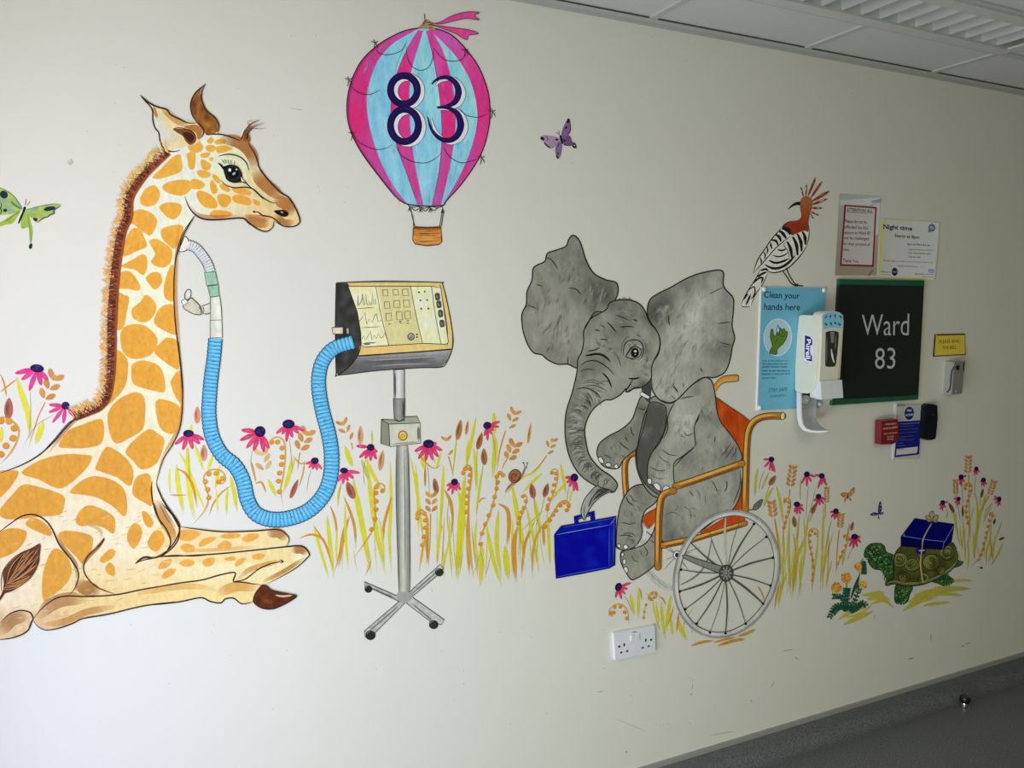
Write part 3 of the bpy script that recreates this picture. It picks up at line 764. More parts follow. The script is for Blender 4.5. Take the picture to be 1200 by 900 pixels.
spots(Ev, [[(395,35),(440,25),(490,50),(505,85),(490,125),(470,145),(430,120),(400,95),(370,85)],[(520,10),(560,-10),(620,0),(618,40),(590,68),(560,60),(535,35)],[(345,240),(355,180),(385,120),(425,120),(445,160),(455,200),(410,220),(370,240)],
  [(470,180),(500,165),(530,180),(575,215),(572,270),(540,298),(500,290),(480,270),(500,235)],[(530,120),(580,100),(630,105),(620,160),(590,208),(550,180),(530,150)],[(340,290),(390,265),(430,240),(455,250),(458,300),(440,335),(400,310),(350,300)],
  [(320,395),(330,330),(370,320),(400,345),(425,390),(415,410),(370,402)],[(455,350),(485,325),(520,330),(530,370),(500,405),(475,385)],[(585,290),(590,440),(570,460),(540,430),(550,350)],[(315,425),(350,435),(372,450),(360,520),(345,585),(310,590),(305,500)],
  [(390,500),(430,465),(450,435),(480,450),(500,480),(495,520),(465,555),(430,560),(395,540)],[(495,565),(520,500),(560,480),(585,490),(592,590),(600,620),(560,610)],[(335,620),(360,585),(410,575),(460,590),(505,640),(495,690),(460,725),(390,735),(345,700)],
  [(495,700),(540,650),(560,640),(605,660),(612,780),(580,775),(530,740)]])
spots(Bv, [[(550,50),(590,65),(612,110),(600,210),(550,275),(505,310),(535,260),(545,150)],
  [(640,110),(690,95),(760,120),(785,180),(785,240),(740,235),(680,220),(640,200),(632,150)],[(820,190),(862,145),(868,290),(840,260),(825,225)],[(520,350),(560,290),(620,255),(660,250),(690,280),(692,360),(680,420),(620,460),(560,485),(530,440)],
  [(750,290),(800,285),(862,320),(865,400),(830,440),(780,425),(755,370)],[(285,500),(330,430),(400,400),(480,375),(495,430),(480,490),(420,508),(340,510)],[(605,530),(640,480),(710,425),(760,450),(785,480),(750,580),(680,610),(640,570)],
  [(110,630),(190,575),(300,545),(410,548),(435,560),(400,620),(320,690),(270,700),(190,660)],[(475,570),(500,520),(530,512),(600,560),(635,620),(620,690),(560,650),(490,625),(460,610)],[(340,725),(390,675),(450,650),(530,665),(590,710),(605,790),(590,835),(540,790),(470,750),(400,735)],
  [(635,720),(650,660),(680,640),(720,650),(730,780),(690,770),(650,745)],[(-30,640),(80,622),(75,660),(30,720),(-30,760)],[(0,815),(60,740),(110,692),(180,700),(295,740),(300,790),(280,830),(200,838),(100,850),(30,848)],[(365,855),(400,800),(450,792),(530,830),(550,870),(540,920),(500,895),(450,880),(390,885)]])
spots(Cv, [[(610,190),(640,138),(670,150),(680,190),(650,250),(622,240)],[(680,85),(705,85),(735,130),(720,155),(695,140)],[(710,220),(740,175),(775,180),(785,225),(750,270),(715,250)],[(485,300),(520,265),(552,270),(540,300),(500,325),(482,318)],[(505,350),(525,325),(548,345),(548,385),(520,380)],
  [(285,185),(340,175),(430,195),(442,230),(430,280),(400,330),(370,300),(330,260),(295,225)],[(210,500),(205,400),(225,320),(260,262),(310,285),(340,350),(330,400),(300,440),(250,480)],[(125,135),(155,112),(200,125),(240,165),(240,195),(190,180),(140,155)],
  [(-30,230),(0,180),(60,162),(120,175),(118,215),(80,265),(20,295),(-30,300)],[(765,345),(780,320),(820,308),(815,335),(790,352)],[(785,380),(810,355),(838,360),(825,385),(790,398)],[(862,325),(900,312),(930,320),(920,340),(880,342)]])
spots(Dv, [[(120,290),(130,255),(180,250),(222,265),(200,290),(160,302)],[(130,330),(160,315),(195,330),(190,355),(150,355)],[(218,315),(245,290),(295,285),(290,300),(250,322),(225,330)],[(308,325),(340,302),(372,315),(365,335),(320,338)],[(320,278),(360,265),(410,270),(400,288),(340,290)],
  [(425,295),(450,270),(500,270),(495,290),(455,308)],[(22,425),(40,400),(80,390),(78,415),(45,435),(25,435)],[(40,470),(60,445),(102,435),(100,455),(65,480),(45,482)],[(130,405),(160,390),(188,400),(175,420),(140,418)],[(235,400),(260,385),(290,385),(288,410),(262,425),(240,418)],
  [(388,415),(410,390),(442,385),(430,405),(400,425)],[(342,388),(370,378),(395,385),(380,396),(350,396)],[(475,375),(500,362),(530,368),(520,388),(485,390)]], (236,176,84))
# painted modelling: browns over the brow, snout, jaw, hock and shins
p.hold = False
def wash(Zv, pts, w, c, a): p.stroke(Zv(pts), w, c, a=a, fade=.35)
for Zv, pts, w, c, a in [(A,[(430,345),(500,345),(560,375),(600,430),(600,490)],14,(166,104,48),.75),(A,[(600,480),(640,540),(700,590),(750,620)],15,(180,120,58),.7),(A,[(700,625),(760,655),(785,705)],14,(186,124,58),.75),(A,[(700,700),(750,740),(800,735)],8,(178,116,50),.6),(A,[(560,720),(620,740),(680,745)],11,(196,136,68),.8),(A,[(540,712),(600,720),(690,720)],9,(204,146,78),.6),
     (A,[(290,640),(330,700),(420,715),(540,705)],5,(190,128,60),.5),(A,[(450,420),(500,418),(550,440),(575,490),(580,540)],7,(250,238,190),.85),(A,[(500,555),(560,560),(640,620),(720,680)],6,(244,226,170),.8),
     (Ev,[(615,60),(600,240),(595,430),(606,600),(622,800)],4,(220,160,80),.6),(Bv,[(862,60),(872,250),(860,400),(790,540),(740,690)],4,(226,170,96),.6),
     (Cv,[(180,590),(240,530),(320,500),(420,500)],16,(196,136,78),.55),(Cv,[(200,620),(300,610),(420,560),(560,535)],8,(214,160,92),.6),(Cv,[(0,670),(60,600),(140,580)],14,(190,136,88),.55),(Dv,[(-100,560),(60,530),(200,520),(300,540)],7,(236,196,112),.6),(Dv,[(300,560),(400,520),(500,530)],12,(224,172,84),.6),
     (Dv,[(540,270),(600,265),(635,300)],11,(190,136,82),.75),(Dv,[(660,350),(710,345),(735,370)],9,(184,124,60),.8),(Dv,[(520,500),(620,450),(730,380)],5,(200,140,64),.7),(Dv,[(400,490),(460,440),(560,410),(620,395)],6,(226,174,98),.7),(Dv,[(130,350),(300,345),(500,330)],4,(236,196,120),.6),
     (Cv,[(745,20),(770,100),(820,180),(835,240)],11,(214,160,84),.85),(Cv,[(760,20),(800,100),(845,160)],5,(170,116,60),.5),(Cv,[(500,205),(470,250),(420,300),(390,350)],5,(190,132,74),.7),(Cv,[(380,400),(400,440),(480,470)],17,(186,132,74),.8),(Cv,[(255,170),(300,250),(360,330),(372,420)],5,(190,134,80),.7),
     (Bv,[(230,540),(320,420),(400,350),(480,330)],4,(210,160,110),.7),(Cv,[(400,130),(480,170),(480,220)],4,(236,206,150),.7)]:
    wash(Zv, pts, w, c, a)
for _ in range(150):     # dry brush texture on trunk and legs
    x = random.uniform(10,200); y = random.uniform(600,735)
    if y < 640 and x > 190: continue
    if y > 712 and x > 100: continue
    if y > 700-((x-100)*.0) and x > 170: continue
    p.stroke([(x,y),(x+random.uniform(5,14),y-random.uniform(0,5))], random.uniform(.6,1.5), random.choice([(240,216,150),(232,196,120),(250,242,220)]), a=.55, fade=.4)
# ear shells and horns
p.up(2)
p.fill(A([(57,127),(110,175),(190,200),(250,245),(330,262),(360,290),(350,340),(320,365),(250,380),(190,395),(165,365),(150,300),(125,250),(115,195)]), (232,204,154), grid=3)
for q, w, c in (([(140,200),(150,270),(180,340),(220,370)],10,(246,234,208)),([(160,190),(230,250),(290,275)],7,(206,160,96)),([(190,270),(210,320),(250,350)],8,(240,222,190)),([(120,180),(140,240)],4,(180,130,80))): p.stroke(A(q), w, c, a=.8, fade=.3)
p.fill(A([(215,290),(260,290),(300,295),(325,320),(325,350),(300,368),(278,352),(262,325),(235,308)]), (120,70,34)); p.fill(A([(262,310),(300,310),(318,335),(300,355),(280,340)]), (62,32,20))
p.fill(A([(270,280),(320,270),(355,290),(350,330),(335,340),(325,310),(290,292)]), (168,116,58))
horn = A([(330,262),(305,210),(302,165),(320,125),(350,95),(370,75),(355,110),(352,145),(370,195),(415,235),(435,270),(432,300),(400,318),(375,318),(350,285)])
def hcol(x, y):
    k = (x-225)/30; return mixc((96,56,28), (172,112,46), max(0, min(1, .5+.8*noise.noise(Vector((x*.2, y*.12, 1)))+.3*(k-.5))))
p.fill(horn, hcol, grid=2.5)
p.poly(A([(345,118),(352,98),(372,73),(358,105),(350,128)]), (160,160,150))
p.fill(A([(545,345),(552,315),(565,290),(578,310),(585,350)]), (140,90,44))
# dark outlines
p.up(2)
def ln(Zv, pts, w=1.1, c=LINE): p.stroke(Zv(pts), w*1.3, c)
p.hold = True
for q, w in (([(57,127),(100,165),(140,185),(185,198),(205,222),(250,245),(290,262),(330,262)],1.5),([(57,127),(80,155),(105,180),(118,205),(120,250),(130,285),(148,310),(155,350),(175,385),(215,400),(250,392)],1.4),([(330,262),(355,280),(362,310),(350,335)],1.2),([(328,258),(305,215),(301,165),(320,122),(350,92),(372,74)],1.2),([(372,74),(355,108),(353,150),(375,200),(415,235),(436,270),(432,308)],1.2),
     ([(375,318),(430,316),(480,325),(530,345),(540,348)],1.2),([(540,345),(552,315),(562,292)],.9),([(578,345),(585,375),(605,405),(622,450),(628,475),(660,520),(700,565),(735,598),(770,620),(800,665),(820,712),(822,740),(795,758),(745,757),(700,730)],1.3),([(700,730),(695,760),(665,782),(625,772),(580,742),(545,718),(450,725),(375,725),(330,708),(295,670),(272,615)],1.4),
     ([(600,688),(625,690),(645,705),(690,715),(735,750)],1.1),([(598,686),(612,690)],1.6),([(432,422),(480,412),(530,422),(565,450),(580,490)],1.1),([(445,538),(470,560),(510,572),(560,570),(600,580),(640,615),(680,640),(715,648)],1.1),([(550,535),(575,560),(610,590),(650,630)],.8),
     ([(320,708),(290,755),(262,810),(242,880),(238,900)],1.0),([(700,690),(740,680),(768,695),(760,712)],.7),([(215,290),(250,285),(300,300),(322,325)],.8),([(700,685),(720,700),(750,710)],.8)):
    ln(A, q, w)
ln(Ev, [(690,50),(640,120),(612,190),(592,300),(588,450),(598,600),(616,740),(628,900)], 1.0)
ln(Bv, [(855,0),(870,150),(875,260),(865,400),(830,490),(780,570),(748,680)], 1.0)
ln(Bv, [(0,632),(100,595),(180,550),(250,490),(310,420),(360,375),(430,350),(490,310)], 1.2); ln(Bv, [(190,548),(260,470),(330,390),(400,355)], .7); ln(Bv, [(730,670),(725,720),(740,800),(775,880)], 1.1); ln(Bv, [(748,680),(780,760),(830,840),(855,890)], 1.2)
ln(Cv, [(740,40),(760,110),(800,170),(818,230),(790,280),(750,300),(690,312),(648,330)], 1.2); ln(Cv, [(775,40),(820,90),(855,140),(858,200),(830,250),(770,300)], 1.2); ln(Cv, [(770,295),(840,290),(920,293),(1000,288)], 1.0); ln(Cv, [(648,330),(690,300),(740,305)], 2.0, (96,50,30))
ln(Cv, [(-20,190),(60,130),(110,100),(165,95),(215,120),(250,165),(285,240),(340,310),(375,370),(370,420),(350,460),(330,478)], 1.3); ln(Cv, [(500,205),(470,250),(420,295),(400,350),(420,400),(470,445),(550,475)], 1.2, (90,56,34)); ln(Cv, [(500,205),(490,225),(465,255)], 2.2, (96,60,36))
ln(Cv, [(155,600),(200,545),(260,500),(320,485),(420,487),(560,478),(700,450),(900,418)], 1.2); ln(Cv, [(158,600),(180,630),(220,648),(280,640),(350,615),(400,592),(520,572),(700,530),(900,508)], 1.2); ln(Cv, [(0,615),(40,575),(90,555),(140,562),(158,590),(150,612),(128,655),(60,685),(-10,695)], 1.2)
ln(Dv, [(130,235),(200,245),(330,258),(480,255),(590,248),(635,270),(650,300),(636,330)], 1.2); ln(Dv, [(-20,380),(120,375),(300,365),(500,345),(640,330),(712,328),(745,362),(735,385),(670,440),(545,508)], 1.2); ln(Dv, [(0,525),(120,505),(230,490),(320,465),(390,455),(382,495),(420,500),(515,514)], 1.2); ln(Dv, [(390,495),(440,485),(500,440),(560,412),(620,400)], 1.1)
ln(Dv, [(0,610),(120,595),(225,575),(270,592),(320,600),(345,580),(385,578),(420,603),(465,598),(480,585)], 1.2); ln(Dv, [(606,392),(622,402),(608,408)], .8)
ln(Dv, [(0,180),(40,270),(80,340),(60,375)][:0] or [(20,60),(60,130),(110,200),(125,240),(110,290),(70,345),(10,380)], 1.2)
p.hold = False
p.build('body', T)
# parts with a look of their own
def hairs(p, pts, n, L, w, cols, side=-1, jit=.3, root=0):
    side = -side
    q = spline(pts, 14)
    S = [0]
    for u, v in zip(q, q[1:]): S.append(S[-1]+math.hypot(v[0]-u[0], v[1]-u[1]))
    p.up(); p.hold = True
    for i in range(n):
        s_ = random.uniform(0, S[-1]); k = max(j for j in range(len(S)) if S[j] <= s_); k = min(k, len(q)-2)
        x, y = q[k]; dx, dy = q[k+1][0]-x, q[k+1][1]-y; l = math.hypot(dx, dy) or 1
        nx, ny = dy/l*side, -dx/l*side
        f = (s_-S[k])/max(l, 1e-6); x += dx*f; y += dy*f; x += nx*root; y += ny*root
        ln_ = L*random.uniform(.7, 1.2); b = random.uniform(-jit, jit)
        p.stroke([(x, y), (x+(nx+dx/l*b)*ln_*.6, y+(ny+dy/l*b)*ln_*.6), (x+(nx+dx/l*b*1.6)*ln_, y+(ny+dy/l*b*1.6)*ln_)], [w, w*.8, w*.25], random.choice(cols))
    p.hold = False
mane = A([(200,410),(150,455),(80,525),(20,620)])+Ev([(380,60),(352,130),(330,250),(314,400),(304,600)])+Bv([(550,0),(545,150),(528,262),(490,322),(430,352),(365,378)])
p = Paint(lev)
hairs(p, mane, 750, 16, 1.2, [(240,190,112),(230,162,80),(244,206,140)], 1, .4)
p.stroke([(x-3.2,y-.8) for x, y in mane], [5,8,9,10,10,11,11,9,5,3], (116,62,40))
p.stroke([(x-.4,y) for x, y in mane], [4,6,6,6,6,6,5,4,2], (150,78,44), a=1)
hairs(p, mane, 320, 9.5, 1.1, [(74,30,20),(98,44,28),(84,36,30),(124,60,38)], 1, .5, 0)
hairs(p, [(x-6,y-2) for x, y in mane], 180, 6, .6, [(214,160,140),(180,110,90),(74,32,24)], 1, .5, -2)
p.build('mane', T, label='dark brown bristly mane with orange tips')
p = Paint(lev)
for q, w, c in (([(50,545),(10,500)],0,0),):
    pass
tf = Cv([(0,500),(10,470),(18,430),(15,370),(50,320),(100,280),(150,255),(192,235),(190,290),(185,330),(155,390),(110,430),(60,460),(20,475)])
p.fill(tf, (104,58,36))
for i in range(60):
    t = i/59; a0 = (14+18*t, 455-30*t)
    ex, ey = random.choice([(192,238),(188,290),(180,335),(150,385),(165,262),(120,275),(140,265),(185,262)])
    mx, my = (a0[0]+ex)/2+random.uniform(-22,14), (a0[1]+ey)/2+random.uniform(-22,26)
    p.stroke(Cv([a0, (mx, my), (ex, ey)]), random.uniform(.5,1.3), random.choice([(52,26,20),(80,40,26),(190,130,80),(206,150,90),(40,20,18)]))
p.stroke(Cv([(-10,510),(5,490),(20,465)]), 3, (90,50,34), taper=False)
p.stroke(Cv([(10,480),(5,430),(12,370),(50,315),(100,278),(150,258)]), .8, LINE)
p.build('tail_tuft', T)
p = Paint(lev)
for ex, ey in ((630,250),(655,262),(660,285),(640,272),(610,262),(600,250)): p.stroke(A([(562,330),(580,290),(ex-25, ey+5),(ex, ey)]), [1.2,1,.6,.3], random.choice([(120,70,40),(150,96,60)]))
p.stroke(A([(562,340),(565,300),(590,265),(630,250)]), [3,2,1,.4], (110,64,34)); p.stroke(A([(572,345),(575,310),(600,285)]), 1.4, LINE)
p.build('horn_tuft', T)
p = Paint(lev)
p.fill(A([(432,455),(455,470),(490,462),(525,470),(545,500),(550,528),(570,552),(540,542),(500,548),(470,530),(462,495)]), (18,16,18)); p.up()
p.fill(A(ellipse(503,504,40,37,10,24)), (34,38,46), smooth=False); p.fill(A(ellipse(503,502,30,28,0,20)), (6,6,8), smooth=False); p.up()
p.dot(*A([(488,488)])[0], 1.6, 2.0, (240,242,244)); p.dot(*A([(508,505)])[0], 2.2, 1.3, (170,180,190), ang=-40); p.dot(*A([(520,485)])[0], 1, 1, (200,205,210))
p.poly(A([(540,520),(560,545),(545,542)]), (230,222,210))
for a_, b_ in (((455,468),(432,452)),((465,460),(450,438)),((475,458),(462,435)),((485,462),(478,436)),((495,462),(492,438)),((508,464),(512,444))): p.stroke(A([a_, b_]), .7, (20,16,16))
p.stroke(A([(430,452),(455,475),(470,520),(500,546),(545,545),(575,556)]), 1.2, (16,14,14))
p.build('eye', T, label='large black shining eye with lashes')
p = Paint(lev)
p.fill(A([(700,684),(730,680),(762,690),(765,706),(745,712),(720,700)]), (30,18,14)); p.dot(*A([(738,690)])[0], 1.6, .8, (180,170,160), ang=20)
p.build('nostril', T)
p = Paint(lev)
hf = Dv([(520,514),(490,550),(478,588),(495,612),(530,628),(575,628),(620,610),(660,588),(685,566),(640,555),(590,545),(560,535),(540,518)])
p.fill(hf, lambda x, y: mixc((112,54,26), (70,34,22), .5+noise.noise(Vector((x*.2,y*.3,4)))), grid=3); p.up()
p.stroke(Dv([(585,562),(620,568),(665,562)]), 2.4, (206,180,150)); p.stroke(Dv([(510,560),(540,590),(590,600)]), 5, (140,76,36), a=.7, fade=.4); p.stroke(hf+hf[:1], 1.1, LINE, taper=False)
p.build('hoof', T, label='dark brown pointed hoof')
# ================================================================== THE MURAL: breathing hose and ventilator
def corrugated(p, pts, w, period, light, mid, dark, ink, inkw=.8, amp=.8):
    q = spline(pts, 20); S = [0]
    for u, v in zip(q, q[1:]): S.append(S[-1]+math.hypot(v[0]-u[0], v[1]-u[1]))
    def at(s_):
        s_ = max(0, min(S[-1]-1e-4, s_)); k = 0
        while S[k+1] < s_: k += 1
        f = (s_-S[k])/(S[k+1]-S[k]); x = q[k][0]+(q[k+1][0]-q[k][0])*f; y = q[k][1]+(q[k+1][1]-q[k][1])*f
        a, b = q[max(0, k-2)], q[min(len(q)-1, k+3)]; dx, dy = b[0]-a[0], b[1]-a[1]; l = math.hypot(dx, dy)
        t = s_/S[-1]; W = w(t) if callable(w) else w
        return x, y, -dy/l, dx/l, W
    n = max(3, int(S[-1]/period)); L_, R_ = [], []
    p.hold = False; p.up(); p.hold = True
    for i in range(n):
        cols_ = []; pts_ = []; tris = []
        m = 4
        for j in range(m+1):
            s_ = (i+j/m)*S[-1]/n; x, y, nx, ny, W = at(s_); b = amp*math.sin(math.pi*j/m)
            h = W/2+b
            g = [mid, light, mixc(light, mid, .5), mid, dark][j]
            for k, u in enumerate((-1, -.4, .3, 1)):
                pts_.append((x+nx*h*u, y+ny*h*u)); cols_.append(p._col(mixc(g, dark, (.35, .0, .08, .45)[k]), x, y))
            L_.append(pts_[-4]); R_.append(pts_[-1])
        for j in range(m):
            for k in range(3): tris.append((4*j+k, 4*j+k+1, 4*j+5+k, 4*j+4+k))
        p.add(pts_, tris, cols_)
    p.hold = False; p.up()
    p.hold = True
    for i in range(1, n):
        x, y, nx, ny, W = at(i*S[-1]/n)
        if random.random() < .8: p.stroke([(x-nx*W*.42, y-ny*W*.42), (x+nx*W*random.uniform(-.1,.4), y+ny*W*random.uniform(-.1,.4))], random.uniform(.5,1.2), dark, a=random.uniform(.5,.9), fade=.5)
    p.hold = False; p.up(); p.hold = True
    for E_ in (L_, R_): p.stroke(E_, inkw, ink, taper=False, n=2)
    p.hold = False
Hv = V(180,260,.4); Gv = V(370,310,.24444); Iv = V(390,480,.31111)
lev = Level(.0012)
T = thing('painted_breathing_hose', 'painted breathing tube looping from the giraffe neck to the grey machine, mostly bright blue', 'hose mural', P(310,615))
# ventilator first, the hose plugs in over it
VT = thing('painted_ventilator', 'painted hospital ventilator with a cream screen on a grey wheeled pole stand', 'ventilator mural', P(472,748))
INK2 = (36,34,34)
p = Paint(lev)
p.fill(Iv([(240,130),(282,133),(290,300),(292,500),(290,680),(268,715),(248,700),(242,400)]), lambda x, y: mixc((120,122,110), (196,198,188), (x-465)/8) if x < 473 else mixc((196,198,188), (130,132,124), (x-473)/5), grid=2, n=3)
for q, w in (([(240,135),(238,300),(243,500),(250,690)],.9),([(282,135),(288,320),(290,500),(291,680)],.9),([(247,140),(246,350),(252,690)],1.6),([(268,140),(272,400),(272,600)],.7)): p.stroke(Iv(q), w, INK2 if w < 1 else (130,132,122), a=.85)
p.build('lower_pole', VT)
def leg(pts, wheel, wr):
    p = Paint(lev); q = Iv(pts)
    p.fill(q, lambda x, y: mixc((150,152,146), (196,197,192), .5+.8*noise.noise(Vector((x*.15,y*.4,9)))), grid=2, smooth=False)
    p.stroke(q+q[:1], .8, INK2, taper=False, n=1); m = [tuple((a+b)/2 for a, b in zip(q[0], q[-1])), tuple((a+b)/2 for a, b in zip(q[1], q[2]))]
    p.stroke([(m[0][0], m[0][1]+1), (m[1][0], m[1][1]+1)], 1.6, (110,112,106), a=.7, fade=.3)
    o = p.build('leg', VT)
    p = Paint(lev); (wx, wy), = Iv([wheel]); p.fill(ellipse(wx, wy, wr, wr*.95, 0, 18), (40,42,42), smooth=False); p.stroke(arc(wx-.5, wy-.5, wr*.6, wr*.6, 180, 280), .7, (120,122,122)); p.build('caster', o)
leg([(265,712),(118,648),(122,668),(140,672),(248,720)][:4]+[(248,722)], (134,676), 4.6)
leg([(262,712),(118,835),(122,858),(150,850),(272,728)], (142,850), 6)
leg([(285,690),(405,583),(416,598),(405,615),(290,712)], (401,613), 5)
leg([(272,725),(372,802),(410,810),(420,792),(298,705)], (380,810), 5.6)
p = Paint(lev); p.fill(Iv([(245,690),(292,688),(300,708),(272,730),(245,715)]), (150,152,146)); p.build('hub', VT)
p = Paint(lev)
for q, c0_, c1_, w in (([(374,505),(425,503),(425,640),(420,646),(376,645)],(212,214,212),(160,160,156),.9),([(372,643),(428,643),(426,740),(400,752),(376,738)],(150,152,144),(108,110,100),.9)):
    Q = Gv(q); p.fill(Q, (lambda a, b: (lambda x, y: mixc(a, b, abs(x-467)/6)))(c0_, c1_), grid=2, smooth=False); p.stroke(Q+Q[:1], w, INK2, taper=False, n=1)
p.stroke(Gv([(380,510),(382,640)]), 2.2, (90,92,90), a=.7); p.stroke(Gv([(420,650),(420,735)]), 2, (60,62,58), a=.7); p.stroke(Gv([(400,510),(402,640)]), 1.6, (236,236,234), a=.8)
p.build('upper_pole', VT)
p = Paint(lev)
for q, c in (([(315,742),(350,765),(355,873),(312,858)],(132,134,116)),([(315,742),(350,765),(500,760),(485,728),(428,730),(425,745),(400,753),(375,745)],(150,152,134)),([(350,765),(500,760),(503,856),(356,873)],(192,194,178))):
    Q = Gv(q); p.fill(Q, c, smooth=False, grid=4); p.up(); p.stroke(Q+Q[:1], .9, INK2, taper=False, n=1)
p.stroke(Gv([(492,770),(494,850)]), 3.2, (110,112,92), a=.8, fade=.2); p.stroke(Gv([(360,862),(495,850)]), 2, (150,152,130), a=.6)
ob = p.build('clamp_box', VT)
p = Paint(lev); (x, y), = Gv([(418,820)]); p.dot(x, y, 5.6, 6.0, (60,44,26)); p.dot(x, y, 4.8, 5.2, (206,160,70)); p.stroke(arc(x, y, 3, 3.2, 190, 290), 1.1, (236,206,130)); p.build('knob', ob, label='round ochre knob')
p = Paint(lev)
body = Gv([(100,88),(320,78),(590,85),(608,95),(632,200),(655,330),(655,400),(625,470),(600,492),(500,494),(300,508),(110,530),(98,520),(95,300)])
def vc(x, y):
    if y > 405: return mixc((150,152,152), (96,98,98), (y-412)/16+.35*noise.noise(Vector((x*.05,y*.5,2))))
    return mixc((150,150,146), (110,110,106), .5)
p.fill(body, vc, grid=3, smooth=False); p.up()
p.fill(Gv([(150,88),(590,86),(608,95),(632,200),(655,330),(650,405),(200,438),(212,380),(215,330),(200,220)]), (222,190,116), grid=4, smooth=False)
p.fill(Gv([(98,88),(150,90),(190,170),(212,280),(215,360),(205,430),(160,490),(110,530),(98,520),(92,330)]), lambda x, y: mixc((66,68,66), (44,44,42), .5+noise.noise(Vector((x*.1,y*.1,5)))), grid=3, smooth=False); p.up()
for q, w in (([(100,88),(320,80),(590,86),(608,96),(634,200),(656,330),(655,400),(628,468),(600,492),(500,495),(300,508),(110,530),(98,515),(94,300),(98,88)],1.1),([(205,438),(350,428),(500,418),(650,406)],1.6),([(150,90),(190,170),(212,280),(216,360),(205,430),(160,490),(110,530)],1.3),([(596,96),(612,190),(630,300),(632,385)],.8)): p.stroke(Gv(q), w, INK2, taper=False)
for k in range(10): p.stroke(Gv([(180+k*8,455+k*4),(400,445+k*4),(620-k*4,430+k*5)]), .9, random.choice([(176,178,180),(84,86,88),(120,122,124)]), a=.5, fade=.3)
cs = p.build('casing', VT)
p = Paint(lev)
scr = Gv([(155,104),(290,104),(555,104),(600,112),(636,372),(625,382),(515,378),(350,388),(232,396),(218,385),(216,330),(200,230)])
p.fill(scr, lambda x, y: mixc((232,218,166), (238,230,196), .5+.9*noise.noise(Vector((x*.05,y*.07,3)))), grid=4, smooth=False); p.up()
p.fill(Gv([(296,106),(455,106),(512,376),(350,386)]), (232,212,152), smooth=False, a=.8)
p.stroke(scr+scr[:1], .9, INK2, taper=False, n=1)
for q in ([(288,105),(315,250),(350,386)],[(455,105),(480,240),(512,376)],[(555,104),(575,250),(600,378)]): p.stroke(Gv(q), .8, (84,78,60), taper=False)
p.up(); p.hold = True
wv = [[(200,198),(203,150),(206,195),(212,190),(222,165),(224,140),(230,195),(236,192),(240,140),(246,195),(252,192),(256,175),(262,194),(268,192),(272,135),(278,190),(288,190),(284,165)],[(205,275),(218,262),(235,232),(245,285),(255,262),(270,278),(285,240),(290,235),(300,275),(315,268)],[(222,358),(230,340),(238,362),(250,345),(262,320),(270,360),(280,340),(292,355),(300,330),(312,352),(322,350),(330,325),(342,358)]]
for q in wv: p.stroke(Gv(q), .7, (50,48,44), n=1, taper=False)
for q in ([(192,212),(285,205)],[(215,303),(312,298)],[(222,378),(290,374)],[(228,384),(262,382)]): p.stroke(Gv(q), .7 if q[0][1] < 370 else 1.3, (60,58,52))
p.hold = False
sc_ = p.build('screen', VT)
for x, y, w, h in ((332,136,22,28),(382,133,24,25),(428,134,26,30),(341,195,24,30),(388,190,28,32),(434,188,28,32),(349,252,26,34),(400,246,26,38),(439,243,26,36)):
    p = Paint(lev); q = Gv([(x-w/2,y-h/2),(x+w/2,y-h/2-2),(x+w/2+3,y+h/2),(x-w/2+2,y+h/2)]); p.stroke(q+q[:1], .8, (84,76,60), n=1, taper=False); p.build('screen_icon', sc_)
p = Paint(lev); p.hold = True
for x, y in ((353,286),(406,280),(440,282),(440,270),(404,272)): p.stroke(Gv([(x-6,y),(x+8,y-1)]), 1.0, (60,56,50))
p.hold = False
for x, y in ((495,133),(522,130),(502,172),(534,170),(505,212),(540,211),(485,335),(485,348)): q_ = Paint(lev); q_.dot(*Gv([(x,y)])[0], 1.1, 1.1, (50,48,44)); q_.build('screen_dot', sc_)
p.hold = False; p.build('screen_dashes', sc_); p = Paint(lev)
(x, y), = Gv([(457,346)]); p.dot(x, y, 4.4, 4.6, (60,60,56)); p.dot(x, y, 3.6, 3.8, (130,130,120)); p.stroke(arc(x, y, 2.2, 2.2, 180, 300), .8, (200,200,190))
p.build('dial', sc_)
for x, y in ((583,155),(590,192),(598,236),(605,284)):
    p = Paint(lev); q = Gv([(x-11,y-15),(x+9,y-17),(x+13,y+10),(x+6,y+16),(x-8,y+15)]); p.fill(q, (74,72,66)); p.up(); p.stroke(Gv([(x-4,y-8),(x+2,y+8)]), 1.4, (140,138,126)); p.build('side_button', sc_)
p = Paint(lev)
q = Gv([(78,302),(130,300),(130,333),(82,333)]); p.fill(q, (222,206,182), smooth=False); p.stroke(q+q[:1], .8, INK2, n=1, taper=False)
q = Gv([(146,306),(158,305),(160,330),(148,332)]); p.fill(q, (170,172,168), smooth=False); p.stroke(q+q[:1], .6, INK2, n=1, taper=False)
p.build('plug', cs)
# hose parts
p = Paint(lev)
q = Ev([(640,150),(655,165),(660,200),(640,222),(612,220),(628,180)]); p.fill(q, (232,232,216)); p.up(); p.stroke(q+q[:1], .8, INK2, taper=False)
p.build('cuff', T)
p = Paint(lev); corrugated(p, Ev([(655,192),(690,205),(722,240),(748,280),(764,322)]), 10.5, 3.1, (232,236,238), (206,210,214), (160,168,174), (66,72,78), .8, .7); p.build('clear_tube', T, label='short pale corrugated tube')
for q in ([(735,325),(787,320),(800,380),(745,388)],[(750,390),(801,385),(806,437),(762,442)]):
    p = Paint(lev); Q = Ev(q); p.fill(Q, lambda x, y: mixc((136,184,156), (166,206,182), .5+noise.noise(Vector((x*.2,y*.2,8)))), smooth=False, grid=3); p.up(); p.stroke(Q+Q[:1], .8, (50,80,64), n=1, taper=False); p.build('green_connector', T)
p = Paint(lev)
